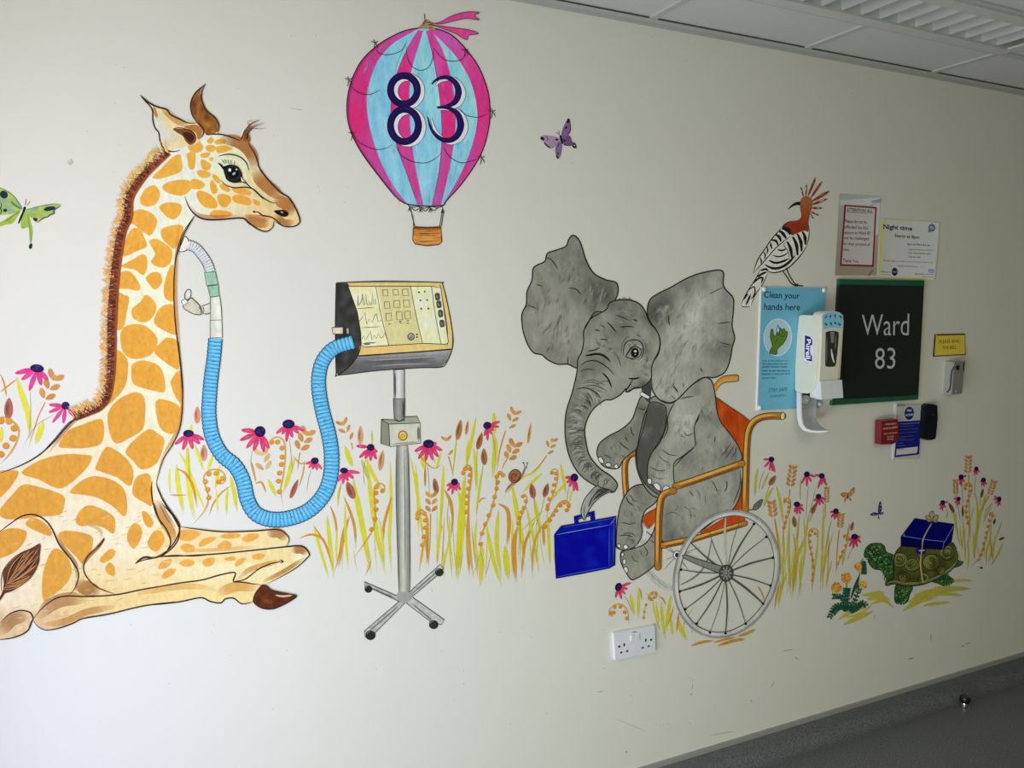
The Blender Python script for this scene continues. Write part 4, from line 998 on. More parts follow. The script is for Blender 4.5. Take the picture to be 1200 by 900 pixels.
q = Ev([(722,483),(765,468),(765,515),(728,522)]); p.fill(q, (212,212,196), smooth=False)
for q in ([(762,443),(808,438),(816,500),(818,552),(762,554),(764,500)],[(762,554),(818,552),(820,636),(762,638)]):
    Q = Ev(q); p.fill(Q, lambda x, y: mixc((206,208,196), (232,232,222), (x-247)/8), smooth=False, grid=3); p.up(); p.stroke(Q+Q[:1], .8, INK2, n=1, taper=False)
p.stroke(Ev([(722,483),(745,478),(765,468)]), .8, INK2); p.stroke(Ev([(728,522),(750,524),(765,515)]), .8, INK2)
p.build('pale_connector', T)
p = Paint(lev)
q = Ev([(672,445),(712,485),(722,523),(690,525),(660,512),(632,490),(650,465)]); p.fill(q, (206,202,182)); p.up(); p.stroke(q+q[:1], .9, INK2, taper=False)
p.stroke(Ev([(706,486),(716,505),(714,525)]), .8, INK2); p.stroke(Ev([(722,482),(732,502),(728,524)]), .9, INK2)
q = Ev([(623,462),(644,450),(656,468),(634,482)]); p.fill(q, (236,236,234), smooth=False); p.up(); p.stroke(q+q[:1], .8, INK2, n=1, taper=False)
p.stroke([(x, y) for x, y in ellipse(*Ev([(655,430)])[0], 3.6, 6.2, 15, 20)], .8, INK2, closed=True)
p.build('side_port', T)
p = Paint(lev)
hp = Hv([(181,342),(176,400),(168,460),(163,520),(162,570),(172,630),(200,682),(238,715),(262,760),(275,815),(300,855),(345,872),(400,868),(455,845),(498,800),(518,745),(521,680),(512,620),(496,560),(485,500),(484,450),(497,405),(530,370),(585,352)])
corrugated(p, hp, lambda t: 14.5+1.6*math.sin(t*3.14), 4.4, (140,212,246), (88,184,234), (34,128,190), (36,66,92), 1.0, .9)
for _ in range(70):
    i = random.randrange(len(hp)-1); f = random.random(); x = hp[i][0]*(1-f)+hp[i+1][0]*f; y = hp[i][1]*(1-f)+hp[i+1][1]*f
    p.stroke([(x-3,y-1),(x+random.uniform(1,4),y+random.uniform(-2,2))], random.uniform(.8,1.8), random.choice([(186,230,250),(60,158,220),(40,136,196)]), a=.4, fade=.5)
p.build('blue_hose', T, label='long bright blue corrugated hose')
# ================================================================== THE MURAL: balloon, butterflies, bird, snail
Fv = V(390,0,1/3.)
lev = Level(.0008)
T = thing('painted_balloon', 'painted hot air balloon with pink and blue stripes and a navy 83', 'balloon mural', P(502,288))
PK1 = (206,44,112); PK2 = (178,78,150); BLB = (112,180,204); BLL = (148,202,216); INKB = (34,20,44)
p = Paint(lev)
env = [(325,96),(260,106),(200,132),(150,165),(100,215),(65,285),(50,360),(54,430),(75,490),(110,550),(170,630),(220,690),(258,716),(320,724),(386,722),(400,705),(450,650),(500,580),(530,520),(548,450),(553,390),(545,320),(515,240),(470,175),(420,125),(370,103)]
p.fill(Fv(env), BLB, grid=5)
B0 = [(322,97),(260,106),(200,132),(150,165),(100,215),(65,285),(50,360),(54,430),(75,490),(110,550),(170,630),(220,690),(258,716)]
B1 = [(295,104),(215,150),(160,210),(128,290),(118,360),(130,450),(160,550),(210,650),(262,717)]
B2 = [(300,106),(265,165),(232,240),(208,330),(207,410),(225,510),(260,610),(298,720)]
B3 = [(318,108),(292,190),(274,260),(268,350),(272,450),(285,560),(318,722)]
B4 = [(328,110),(348,180),(366,270),(380,380),(384,480),(374,600),(348,722)]
B5 = [(345,104),(385,175),(412,260),(430,370),(430,460),(412,580),(380,722)]
B6 = [(378,140),(430,195),(475,265),(500,340),(508,420),(490,510),(450,610),(388,718)]
B7 = [(330,97),(370,103),(420,125),(470,175),(515,240),(545,320),(553,390),(548,450),(530,520),(500,580),(450,650),(400,705),(388,720)]
def pkc(x, y):
    v = (y-30)/210; n = noise.noise(Vector((x*.1, y*.03, 2)))
    k = 1-abs(v-.45)*1.9+n*.6
    return mixc(PK2, PK1, k)
def blc(x, y): return mixc(BLB, BLL, .45+.9*noise.noise(Vector((x*.12, y*.03, 6))))
for a_, b_, c in ((B1,B2,blc),(B3,B4,blc),(B5,B6,blc),(B0,B1,pkc),(B2,B3,pkc),(B4,B5,pkc),(B6,B7,pkc)):
    A_, B_2 = spline(Fv(a_), 8), spline(Fv(b_), 8)
    p.fill(A_+B_2[::-1], c, grid=3, smooth=False)
p.up(2)
for bb, c in ((B1,(196,110,170)),(B3,(196,110,170)),(B5,(196,110,170)),(B2,(150,60,130)),(B4,(150,60,130))): p.stroke(Fv(bb), 1.2, c, a=.6)
for _ in range(240):
    y = random.uniform(120, 690); t = (y-96)/626
    hw = 250*math.sin(min(1, (t+.04))**.75*math.pi*.93)**.7 if t < .98 else 60
    x = 302+random.uniform(-.9,.9)*hw*(.9 if y > 400 else 1)
    bend = (x-318)/250
    p.stroke(Fv([(x,y),(x+bend*10*(1 if y < 370 else -1), y+random.uniform(20,60))]), random.uniform(.8,2.2), (255,255,255) if random.random() < .3 else (120,30,90), a=random.uniform(.05,.16), fade=.5)
p.stroke(Fv(env+env[:1]), 1.2, INKB, taper=False)
p.stroke(Fv([(x+6, y+1) for x, y in B0[2:-1]]), 1.2, (150,40,90), a=.5)
p.stroke(Fv([(225,340),(220,250),(248,170),(262,130)]), .5, INKB, a=.5)
ev = p.build('envelope', T)
def numeral(strokes, name):
    p = Paint(lev); p.hold = False
    for off, c, g in (((13,5),(60,50,80),2.2),((13,5),(222,216,226),0),((0,0),(26,14,66),0)):
        p.up(); p.hold = True
        for q, w, cl in strokes:
            Q = Fv([(x+off[0], y+off[1]) for x, y in q])
            p.stroke(Q, [v/3+g/2 if isinstance(w, list) else 0 for v in w] if isinstance(w, list) else w/3+g/2, c, closed=cl, taper=False, cap=not cl and not isinstance(w, list))
        p.hold = False; p.up()
    for q, w, cl in strokes: p.stroke(Fv([(x-2, y-3) for x, y in q]), 1.0, (50,34,104), closed=cl, a=.6)
    p.build(name, T, label='navy numeral with white edge')
numeral([(ellipse(250,316,47,50,0,20), 25, True), (ellipse(252,441,49,57,0,20), 25, True)], 'numeral')
numeral([([(348,296),(368,278),(400,272),(430,290),(442,322),(432,355),(405,372),(366,378)], [4,12,16,20,24,20,12,6], False), ([(366,378),(405,380),(438,400),(450,440),(436,478),(405,494),(370,482),(345,450),(333,410)], [6,12,20,25,22,18,14,9,3], False)], 'numeral')
sw = [[(150,170),(165,188),(200,192),(240,178),(258,150)],[(60,300),(90,325),(130,332),(168,315)],[(75,480),(100,505),(150,525),(190,520),(210,508)],[(260,165),(262,200),(280,235),(315,247),(345,225),(355,170)],[(355,170),(385,205),(420,215),(455,208),(470,185)],[(445,380),(470,405),(510,412),(545,400)],[(218,508),(240,545),(280,568),(330,572),(370,550),(382,530)],[(388,515),(410,550),(450,572),(490,565),(515,555)]]
for q in sw: p = Paint(lev); p.stroke(Fv(q), .75, (40,26,50)); p.build('swag_cord', T)
for x, y in ((147,150),(55,280),(68,470),(465,178),(560,392),(522,555)):
    p = Paint(lev)
    for a, l in ((200,15),(330,14),(100,26),(60,22),(250,12)):
        r_ = math.radians(a); p.stroke(Fv([(x,y),(x+l*.6*math.cos(r_)+2,y+l*.5*math.sin(r_)),(x+l*math.cos(r_),y+l*math.sin(r_))]), .9, (40,30,44))
    p.build('bow', T)
p = Paint(lev)
for q in ([(300,95),(330,88),(355,100),(365,110)],[(308,88),(340,78),(352,92)],[(315,80),(335,72),(345,85)],[(300,100),(335,98),(370,112)]): p.stroke(Fv(q), 1.6, (150,110,60)); 
p.stroke(Fv([(324,75),(322,45)]), .9, (40,30,30)); p.stroke(Fv([(318,92),(322,75),(332,70)]), 1.4, (90,60,34)); p.build('crown_knot', T)
p = Paint(lev)
for q in ([(330,78),(370,80),(420,55),(470,42),(515,44),(498,55),(515,70),(470,65),(420,75),(380,84)],[(335,84),(385,92),(430,98),(480,105),(512,118),(478,124),(470,140),(430,118),(385,100)]):
    Q = Fv(q); p.fill(Q, (240,62,118), grid=3); p.up(); p.stroke(Q+Q[:1], .7, (60,24,50), taper=False)
p.build('ribbon', T, label='bright pink forked ribbon')
p = Paint(lev)
for q in ([(268,725),(276,745),(282,770),(284,796)],[(274,735),(280,765),(288,796)],[(386,728),(384,745),(380,770),(376,796)],[(390,740),(386,765),(382,795)],[(262,718),(275,728),(300,726),(322,732),(345,726),(370,730),(390,722)],[(275,728),(290,740),(308,728)],[(308,728),(325,742),(340,728)],[(340,728),(355,740),(372,728)]): p.stroke(Fv(q), .9, (44,36,36), taper=False)
for x, y in ((270,728),(308,732),(342,732),(386,734)):
    for dx in (-6,0,7): p.stroke(Fv([(x,y),(x+dx,y+16)]), .7, (44,36,36))
p.build('ropes', T)
p = Paint(lev)
bs = Fv([(283,800),(380,800),(383,850),(372,860),(330,864),(290,858),(281,845)]); p.fill(bs, lambda x, y: mixc((176,104,44), (214,156,76), .5+1.2*noise.noise(Vector((x*.1,y*.7,3)))), grid=2, smooth=False); p.up()
for k in range(7): p.stroke(Fv([(290,812+k*7),(330,814+k*7),(375,811+k*7)]), random.uniform(.6,1.3), random.choice([(120,64,26),(226,176,96),(150,84,34)]), a=.7, fade=.3)
p.stroke(Fv([(283,800),(330,804),(380,800)]), 4, (150,100,44), taper=False)
for k in range(12): p.stroke(Fv([(286+k*8,806),(292+k*8,796)]), .8, (66,40,20))
p.stroke(bs+bs[:1], 1.0, (50,30,22), taper=False, n=1); p.build('basket', T, label='small woven brown basket')

# ---- butterflies
def butterfly(label, loc, wings, body, feel, extra=(), name='painted_butterfly', Zv=None, wc=None):
    lev = Level(.0009)
    T = thing(name, label, 'butterfly mural', P(*loc))
    for q, c, marks in wings:
        p = Paint(lev); Q = Zv(q); p.fill(Q, c, grid=2); p.up()
        for m in marks: 
            if m[0] == 'd': p.dot(*Zv([m[1]])[0], m[2], m[3], m[4], ang=m[5] if len(m) > 5 else 0)
            else: p.stroke(Zv(m[1]), m[2], m[3], a=m[4] if len(m) > 4 else 1)
        p.build('wing', T)
    p = Paint(lev)
    for q, w, c in body: p.stroke(Zv(q), w, c)
    p.build('abdomen', T)
    p = Paint(lev)
    for q in feel: p.stroke(Zv(q), .6, (60,50,60))
    p.build('antennae', T)
Rb = V(0,210,.1)
GR1 = lambda x, y: mixc((146,184,128), (192,204,92), .5+1.2*noise.noise(Vector((x*.12,y*.15,2)))) if noise.noise(Vector((x*.1,y*.1,9))) < .2 else (150,180,158)
DG = (28,52,58)
butterfly('painted green butterfly with dark eye spots, cut by the left edge of the picture', (34,285), [
  ([(-60,70),(0,95),(100,145),(170,205),(225,280),(260,335),(235,365),(180,390),(100,412),(20,415),(-60,400)], GR1, [('d',(45,180),5,4.4,DG,40),('d',(62,365),2.4,2,DG),('s',[(0,275),(20,300),(5,340),(20,370),(5,400),(15,415)],1.2,(20,20,20)),('s',[(-20,90),(60,130),(160,200),(255,330)],.9,(96,140,120)),('s',[(120,260),(200,320),(255,345)],2.4,(90,146,120),.7)]),
  ([(300,360),(400,330),(520,300),(620,290),(700,295),(712,312),(640,370),(620,410),(540,450),(480,480),(440,512),(390,480),(340,420)], GR1, [('d',(580,345),7,2.6,DG,-10),('d',(415,470),2.8,2,DG,30),('s',[(712,315),(655,345),(630,370),(635,400),(590,415),(560,440),(520,450),(480,475),(440,505)],1.2,(24,26,28)),('s',[(300,360),(450,320),(620,290),(700,296)],.8,(96,140,100)),('s',[(320,380),(420,390),(500,370)],2.2,(214,216,60),.7)]),
  ([(235,370),(200,440),(150,510),(80,530),(-40,560),(-40,530),(60,470),(150,410),(200,380)], (166,196,70), [('s',[(240,365),(170,420),(40,510)],1,(96,140,80))]),
  ([(290,380),(330,400),(350,480),(380,600),(372,700),(360,750),(345,700),(340,600),(325,560),(280,578),(245,565),(250,480),(270,420)], (166,198,84), [('d',(358,785),2.0,3.4,DG,10),('s',[(320,400),(340,520),(362,640),(358,750)],1,(110,150,80))])],
  [([(290,330),(275,380),(250,440),(215,520)],[3,2.4,2.6,1.4],(24,24,28)),([(275,345),(300,325)],2.6,(20,20,22))], [[(290,310),(300,270),(305,230)],[(305,305),(335,285),(355,252)]], Zv=Rb)
Pb = V(620,130,.07222)
VI = (110,84,122); DV = (34,24,40)
butterfly('painted purple butterfly with dark wing tips, right of the balloon', (655,186), [
  ([(635,125),(660,150),(672,300),(655,370),(620,410),(540,430),(525,380),(545,290),(590,190)], VI, [('d',(635,160),1.8,3,DV,20),('d',(603,270),1.3,1.6,DV),('s',[(660,150),(674,300),(640,380)],.9,DV)]),
  ([(190,420),(260,395),(400,412),(480,440),(500,470),(460,520),(410,590),(350,610),(290,560),(220,480)], (146,122,142), [('d',(215,448),2.6,2,DV,30),('s',[(240,510),(290,560),(350,605)],1.8,DV),('d',(450,465),2,1.2,DV),('s',[(250,400),(300,440),(290,480)],1.2,(96,70,110))]),
  ([(540,440),(640,400),(680,430),(700,500),(750,520),(775,600),(740,605),(690,560),(600,560),(555,530)], (98,72,104), [('d',(735,565),2.6,2.6,DV,40),('d',(735,560),1.2,.8,(150,150,150)),('d',(575,480),1.5,1.5,DV),('s',[(555,545),(620,560),(690,560)],.9,DV)]),
  ([(490,490),(535,540),(530,640),(510,730),(475,780),(445,740),(425,650),(440,560)], (112,88,126), [('s',[(440,710),(460,760),(480,775)],1.8,DV),('d',(468,690),1,1.2,DV),('s',[(490,500),(470,600)],.8,DV)])],
  [([(505,395),(520,450),(545,535)],[2,3,1.6],(22,16,24))], [[(495,390),(470,370),(440,345)],[(495,385),(490,350),(478,315)]], Zv=Pb)
Nv = V(970,560,.2)
butterfly('tiny painted orange butterfly above the tortoise, left of the dark one', (993,588), [
  ([(115,100),(120,90),(100,85),(80,88),(75,98),(95,115)], (124,84,44), [('s',[(75,92),(82,102),(95,114)],.6,(30,24,20))]),
  ([(118,100),(130,78),(152,58),(156,70),(150,95),(125,112)], (128,90,50), [('s',[(130,76),(155,58),(152,90)],.7,(30,24,20))]),
  ([(112,105),(100,120),(95,142),(105,135),(116,115)], (120,84,46), []),([(120,108),(132,120),(140,135),(130,132)], (110,76,40), [])],
  [([(118,95),(117,125)],1.1,(30,24,20))], [[(118,95),(112,86)],[(119,95),(123,86)]], Zv=Nv)
butterfly('tiny painted dark blue butterfly above the tortoise head', (1029,608), [
  ([(295,200),(298,160),(308,135),(318,170),(312,200),(303,210)], (30,34,48), [('d',(310,160),.5,.8,(140,140,120)),('d',(308,180),.5,.5,(130,130,110))]),
  ([(295,208),(270,202),(248,215),(262,222),(290,218)], (32,38,58), [('d',(268,213),.7,.4,(130,130,120))]),
  ([(302,205),(322,200),(328,208),(318,215),(303,214)], (32,38,52), [('d',(316,207),.5,.4,(120,120,110))]),([(296,215),(304,240),(300,243),(294,232)], (28,30,44), [])],
  [([(298,196),(298,222)],1.1,(16,16,20))], [[(298,196),(292,190)],[(300,196),(303,188)]], Zv=Nv)

# ---- hoopoe
Wv = V(860,200,.18895)
lev = Level(.0012)
T = thing('painted_bird', 'painted crested bird with orange head and black and white striped wings, above the blue sign', 'bird mural', P(905,358))
p = Paint(lev); WHT = (172,170,158); BK = (22,20,18)
tail = Wv([(190,590),(215,625),(180,700),(130,770),(105,840),(45,845),(40,830),(90,740),(130,680),(165,620)]); p.fill(tail, WHT)
wing = Wv([(320,330),(230,420),(160,540),(115,640),(165,600),(240,530),(350,420),(350,400)]); 
bod = Wv([(440,160),(410,190),(412,240),(415,280),(400,305),(370,312),(330,320),(290,370),(230,430),(200,480),(160,550),(115,638),(180,590),(200,615),(240,632),(300,622),(350,590),(410,530),(450,470),(465,400),(462,330),(470,270),(488,220),(485,180)])
def bcol(x, y):
    if y > 270-(x-925)*.25+ (0 if x > 925 else 4) : return WHT
    return WHT
p.fill(bod, WHT, grid=3)
p.fill(Wv([(440,158),(410,190),(412,240),(417,280),(400,305),(365,312),(325,322),(300,350),(340,362),(358,400),(400,385),(440,372),(460,380),(462,330),(472,270),(488,220),(482,175)]), lambda x, y: mixc((120,48,24), (126,76,44), (262-y)/26) if y < 262 else mixc((126,40,20), (104,44,24), .5+noise.noise(Vector((x*.2,y*.2,3)))), grid=2)
p.up(2); p.hold = True
for q, w in (([(300,355),(335,368),(350,395)],[3,5.5,3]),([(278,375),(300,385),(325,420)],[2,4,2]),([(258,395),(282,412),(292,440)],[2,3.6,1.6]),([(230,430),(260,435),(275,465)],[1.5,3,1.2]),([(228,445),(230,465),(238,485)],[1,2.4,1]),([(205,470),(210,490),(205,515)],[1,2,1]),([(185,505),(195,525),(190,548)],[1,2,1]),([(165,540),(170,560),(168,580)],[1,2,.8]),
  ([(330,440),(350,480),(362,545)],[2,4,2]),([(365,410),(388,460),(395,525)],[2,4.2,2]),([(393,390),(415,440),(420,500)],[2,4,2]),([(425,378),(440,410),(445,460)],[2,4,1.6]),([(270,490),(300,495),(325,485)],2),([(240,525),(280,533),(320,520),(335,505)],1.6),([(215,555),(260,572),(310,560),(340,545)],2.6),([(190,582),(240,605),(290,600),(340,570),(380,525)],3),
  ([(190,612),(240,632),(300,622),(350,592),(410,530),(452,468)],1.4),([(355,405),(270,470),(190,560),(118,638)],1.2),([(118,638),(150,550),(200,475),(240,418),(300,352)],1.2),([(300,352),(330,322),(365,312)],.8),([(462,330),(466,400),(450,470)],1.0),([(330,440),(310,460),(335,500),(345,560)],.8),
  ([(165,620),(200,610),(210,625)],2.4),([(145,660),(175,640),(205,628)],2.6),([(120,700),(150,670),(178,665),(170,700)],2.2),([(95,740),(125,720),(130,760),(105,800)],1.6),([(165,615),(130,680),(85,750),(42,832)],1.2),([(212,628),(180,700),(130,775),(105,838)],1.0),([(42,832),(60,845),(100,842)],1.0),([(105,765),(75,835)],2.4),([(60,800),(90,760)],1.8)): p.stroke(Wv(q), w if not isinstance(w, list) else w, BK)
p.hold = False
p.build('body', T)
p = Paint(lev)
for b_, t_, w in (((432,160),(415,100),2.4),((448,158),(450,80),2.4),((460,158),(508,40),3.4),((478,168),(548,65),3.4),((485,190),(595,125),4.2),((488,210),(585,172),4.0),((485,232),(550,232),3.6),((478,255),(528,278),2.6),((475,265),(492,298),1.6)):
    p.petal(*Wv([b_])[0], *Wv([t_])[0], w, (118,70,50) if t_[0] > 455 and t_[1] < 160 else (136,120,100)); p.petal(*Wv([b_])[0], *Wv([((b_[0]+t_[0])/2, (b_[1]+t_[1])/2)])[0], w*.8, (114,50,30))
    tx, ty = b_[0]*.2+t_[0]*.8, b_[1]*.2+t_[1]*.8
    p.dot(*Wv([(tx, ty)])[0], 1.1, .9, BK); p.stroke(Wv([b_, ((b_[0]+t_[0])/2+3, (b_[1]+t_[1])/2+3), t_]), .4, (60,36,26))
p.build('crest', T, label='fan of rust feathers with black tips')
p = Paint(lev); p.stroke(Wv([(412,205),(390,204),(365,215),(335,240)]), [4.2,3.4,2,.6], BK); p.build('beak', T)
p = Paint(lev); (x, y), = Wv([(439,196)]); p.dot(x, y, 1.4, 1.4, (150,96,40)); p.dot(x, y, .8, .8, BK); p.build('eye', T)
for q in ([(300,618),(330,660),(365,705),(430,715)],[(325,602),(345,650),(378,700),(400,705)]):
    p = Paint(lev); p.stroke(Wv(q), 1.3, (40,36,30), taper=False); p.stroke(Wv([(365,708),(385,716),(400,712)]), .9, BK); p.build('leg', T)

# ---- snail
Pv = V(500,470,.24444)
lev = Level(.0022)
T = thing('painted_snail', 'tiny painted snail with a round brown shell crawling up a blade of grass', 'snail mural', P(605,566))
p = Paint(lev); p.stroke(Pv([(375,438),(400,405),(440,378),(460,350),(470,325),(478,318)]), [.6,2.6,3,2.6,2.4,1.8], (140,104,96)); p.stroke(Pv([(472,322),(466,300),(462,296)]), .6, (70,50,50)); p.stroke(Pv([(478,320),(482,300)]), .6, (70,50,50)); p.dot(*Pv([(463,296)])[0], .8,.8,(60,44,44)); p.dot(*Pv([(482,297)])[0], .8,.8,(60,44,44)); p.build('body', T)
p = Paint(lev); (x, y), = Pv([(422,360)]); p.fill(ellipse(x, y, 6.8, 7.6, 20, 18), (150,92,64), smooth=False); p.up()
p.stroke([(x+r_*math.cos(a), y+r_*math.sin(a)*1.1) for r_, a in [(6.4-.52*k, .62*k) for k in range(13)]], .9, (74,38,28), taper=False); p.stroke(ellipse(x, y, 6.9, 7.7, 20, 18), .8, (60,34,26), closed=True); p.build('shell', T)
# ================================================================== THE MURAL: elephant in a wheelchair, suitcase
Jv = V(600,270,.23333); Kv = V(640,430,.23333); Lv = V(640,570,.23333); Mv = V(650,330,.15556); Yv = V(780,590,.18889)
lev = Level(.0014)
WT_ = thing('painted_wheelchair', 'painted wheelchair with orange back, brown wooden frame and grey spoked wheel, under the elephant', 'wheelchair mural', P(850,748))
ET = thing('painted_elephant', 'painted grey baby elephant with big ears sitting in the wheelchair', 'elephant mural', P(770,690))
EB = (120,121,110); EL = (160,161,148); ED = (70,71,65); EK = (30,30,28)
WD_ = (170,118,44)
# far wheel, seat and back lie behind the elephant
def rimcol(x, y): return mixc((150,152,146), (176,178,170), .5+noise.noise(Vector((x*.1,y*.1,2))))
p = Paint(lev)
p.stroke(Lv([(480,150),(476,200),(485,270),(500,400),(520,440),(560,480),(600,505),(634,512)]), [4,5,6,7,7.6,7.4,7,6], (160,162,156), taper=False)
p.stroke(Lv([(488,180),(500,210),(490,270)]), 2.4, (190,192,186)); p.stroke(Lv([(830,270),(815,350),(790,410),(740,460),(675,495)]), [1,1.6,1.8,2.2,1], (100,100,94)); p.stroke(Lv([(500,400),(530,445),(590,498),(634,508)]), .6, (110,112,106))
far = p.build('wheel', WT_)
p = Paint(lev); p.hold = True
for a in ((585,300),(600,370),(590,420),(640,480),(700,400),(720,430),(735,330),(780,305),(700,300),(620,310)): p.stroke(Lv([(657,345), a]), .6, (90,90,86))
p.hold = False; p.build('spoke', far)
p = Paint(lev); (x, y), = Lv([(657,345)]); p.dot(x, y, 4.8, 5.2, (60,60,58)); p.dot(x, y, 4.0, 4.4, (196,198,190)); p.dot(x, y, 2.2, 2.8, (28,28,28)); p.build('hub', far)
p = Paint(lev)
p.stroke(Kv([(847,120),(858,92),(895,60),(962,52)]), [6,7,7,7], WD_, taper=False); p.stroke(Kv([(850,110),(870,85),(900,66),(955,58)]), 2, (196,150,60), a=.8); p.stroke(Kv([(840,110),(852,80),(890,48),(960,42),(966,60),(960,72),(900,78),(868,98),(850,125)]), .8, EK)
p.build('handle', WT_)
def orc(x, y): return mixc((164,72,20), (140,48,12), .5+1.1*noise.noise(Vector((x*.12,y*.05,4))))
p = Paint(lev)
q = Kv([(846,145),(858,158),(1022,268),(1008,330),(1000,400),(995,470),(975,470),(968,410),(930,340),(880,280),(858,220)]); p.fill(q, orc, grid=3, smooth=False); p.up(); p.stroke(Kv([(846,145),(900,185),(960,225),(1022,268)]), 1.0, EK)
p.fill(Kv([(980,500),(992,500),(990,640),(985,715),(940,720),(960,690),(980,620)]), orc, smooth=False)
p.build('backrest', WT_, label='orange backrest panel')
p = Paint(lev)
q = Lv([(545,110),(560,100),(555,170),(520,212),(500,200),(482,170),(500,140)]); p.fill(q, orc, smooth=False); p.up(); p.stroke(Lv([(548,110),(500,140),(482,170),(500,205),(522,212)]), .8, EK)
q = Lv([(770,232),(905,150),(1000,135),(1000,172),(880,205),(775,240)]); p.build('seat_front', WT_, label='orange seat edge'); p = Paint(lev); p.fill(q, orc, smooth=False); p.build('seat', WT_, label='orange seat')
def wood(p, pts, w, ends=True):
    Q = pts; ws = w
    p.stroke(Q, w+1.4, EK, taper=False, cap=True); p.up(); p.stroke(Q, w, (148,98,34), taper=False, cap=True); p.up()
    p.stroke([(x-w*.18, y-w*.14) for x, y in Q], w*.42, (188,140,66), taper=True, fade=.1); p.stroke([(x+w*.27, y+w*.24) for x, y in Q], w*.3, (112,66,24), a=.8, fade=.1)
p = Paint(lev)
wood(p, Kv([(446,432),(415,448),(397,485),(396,560),(404,660)]), 6.2); p.build('front_post', WT_)
p = Paint(lev)
wood(p, Lv([(700,280),(800,247),(900,217),(998,186)]), 5.6); p.build('seat_rail', WT_)
# ---- the body, one continuous painted surface
def blob(x, y, L):
    v = 0
    for cx, cy, r, k in L:
        d2 = ((x-cx)**2+(y-cy)**2)/(r*r)
        if d2 < 6: v += k*math.exp(-d2)
    return v
def J1(x, y): return (600+x*.23333, 270+y*.23333)
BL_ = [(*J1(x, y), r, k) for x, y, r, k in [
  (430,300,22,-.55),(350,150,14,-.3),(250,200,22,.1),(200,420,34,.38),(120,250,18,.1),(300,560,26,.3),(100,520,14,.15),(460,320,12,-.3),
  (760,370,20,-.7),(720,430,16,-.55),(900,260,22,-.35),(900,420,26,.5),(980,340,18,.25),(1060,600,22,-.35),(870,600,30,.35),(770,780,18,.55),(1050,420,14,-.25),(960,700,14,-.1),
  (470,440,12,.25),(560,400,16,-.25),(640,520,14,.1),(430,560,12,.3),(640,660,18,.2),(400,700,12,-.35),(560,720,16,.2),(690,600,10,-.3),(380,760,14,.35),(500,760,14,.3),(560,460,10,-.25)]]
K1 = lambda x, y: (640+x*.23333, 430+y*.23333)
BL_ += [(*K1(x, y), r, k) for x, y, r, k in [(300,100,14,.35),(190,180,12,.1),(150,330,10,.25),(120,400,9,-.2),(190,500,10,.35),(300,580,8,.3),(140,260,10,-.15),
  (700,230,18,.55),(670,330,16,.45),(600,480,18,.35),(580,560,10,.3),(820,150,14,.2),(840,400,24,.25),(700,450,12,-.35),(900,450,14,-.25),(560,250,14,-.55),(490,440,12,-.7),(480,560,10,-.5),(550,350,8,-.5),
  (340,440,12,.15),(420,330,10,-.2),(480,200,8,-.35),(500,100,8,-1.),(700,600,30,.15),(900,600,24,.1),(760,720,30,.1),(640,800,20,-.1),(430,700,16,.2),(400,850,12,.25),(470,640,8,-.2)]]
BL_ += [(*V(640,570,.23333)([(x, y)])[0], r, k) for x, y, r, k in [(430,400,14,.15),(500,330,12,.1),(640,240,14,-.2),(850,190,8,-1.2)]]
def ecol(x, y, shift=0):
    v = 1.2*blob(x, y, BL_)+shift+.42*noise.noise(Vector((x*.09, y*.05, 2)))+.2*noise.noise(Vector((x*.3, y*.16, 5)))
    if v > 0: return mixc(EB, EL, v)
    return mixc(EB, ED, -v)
p = Paint(lev)
def part(Z, pts, shift=0, line=1.3, closed=True, grid=3):
    Q = Z(pts); p.fill(Q, lambda x, y: ecol(x, y, shift), grid=grid); p.up()
    if line: p.stroke(Q, line, EK, closed=True)
# far leg, near lower leg, haunch, torso, arms
part(Lv, [(490,-10),(440,0),(400,40),(372,100),(358,180),(352,270),(352,300),(362,312),(400,322),(440,305),(468,275),(482,230),(480,170),(500,120),(545,85),(570,40),(560,0)], -.05)
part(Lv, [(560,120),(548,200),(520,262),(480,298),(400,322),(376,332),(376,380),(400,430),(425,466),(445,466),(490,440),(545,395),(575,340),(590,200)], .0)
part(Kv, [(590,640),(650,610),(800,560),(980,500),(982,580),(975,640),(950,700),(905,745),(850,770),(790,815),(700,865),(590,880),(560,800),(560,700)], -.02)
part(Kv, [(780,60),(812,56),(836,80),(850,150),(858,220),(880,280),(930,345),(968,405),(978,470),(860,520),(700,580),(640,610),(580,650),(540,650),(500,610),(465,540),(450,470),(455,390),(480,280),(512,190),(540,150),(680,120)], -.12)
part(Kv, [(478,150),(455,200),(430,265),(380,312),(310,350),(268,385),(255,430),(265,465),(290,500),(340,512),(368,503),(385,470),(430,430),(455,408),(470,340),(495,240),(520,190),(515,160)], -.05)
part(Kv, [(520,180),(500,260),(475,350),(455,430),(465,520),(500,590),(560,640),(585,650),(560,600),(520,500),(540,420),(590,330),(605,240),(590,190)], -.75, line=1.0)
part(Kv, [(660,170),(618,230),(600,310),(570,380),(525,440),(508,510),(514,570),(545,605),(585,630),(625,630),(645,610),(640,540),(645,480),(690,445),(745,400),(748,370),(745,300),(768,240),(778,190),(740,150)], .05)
p.poly(Kv([(655,165),(785,140),(780,210),(760,240),(650,240),(620,230)]), ecol)
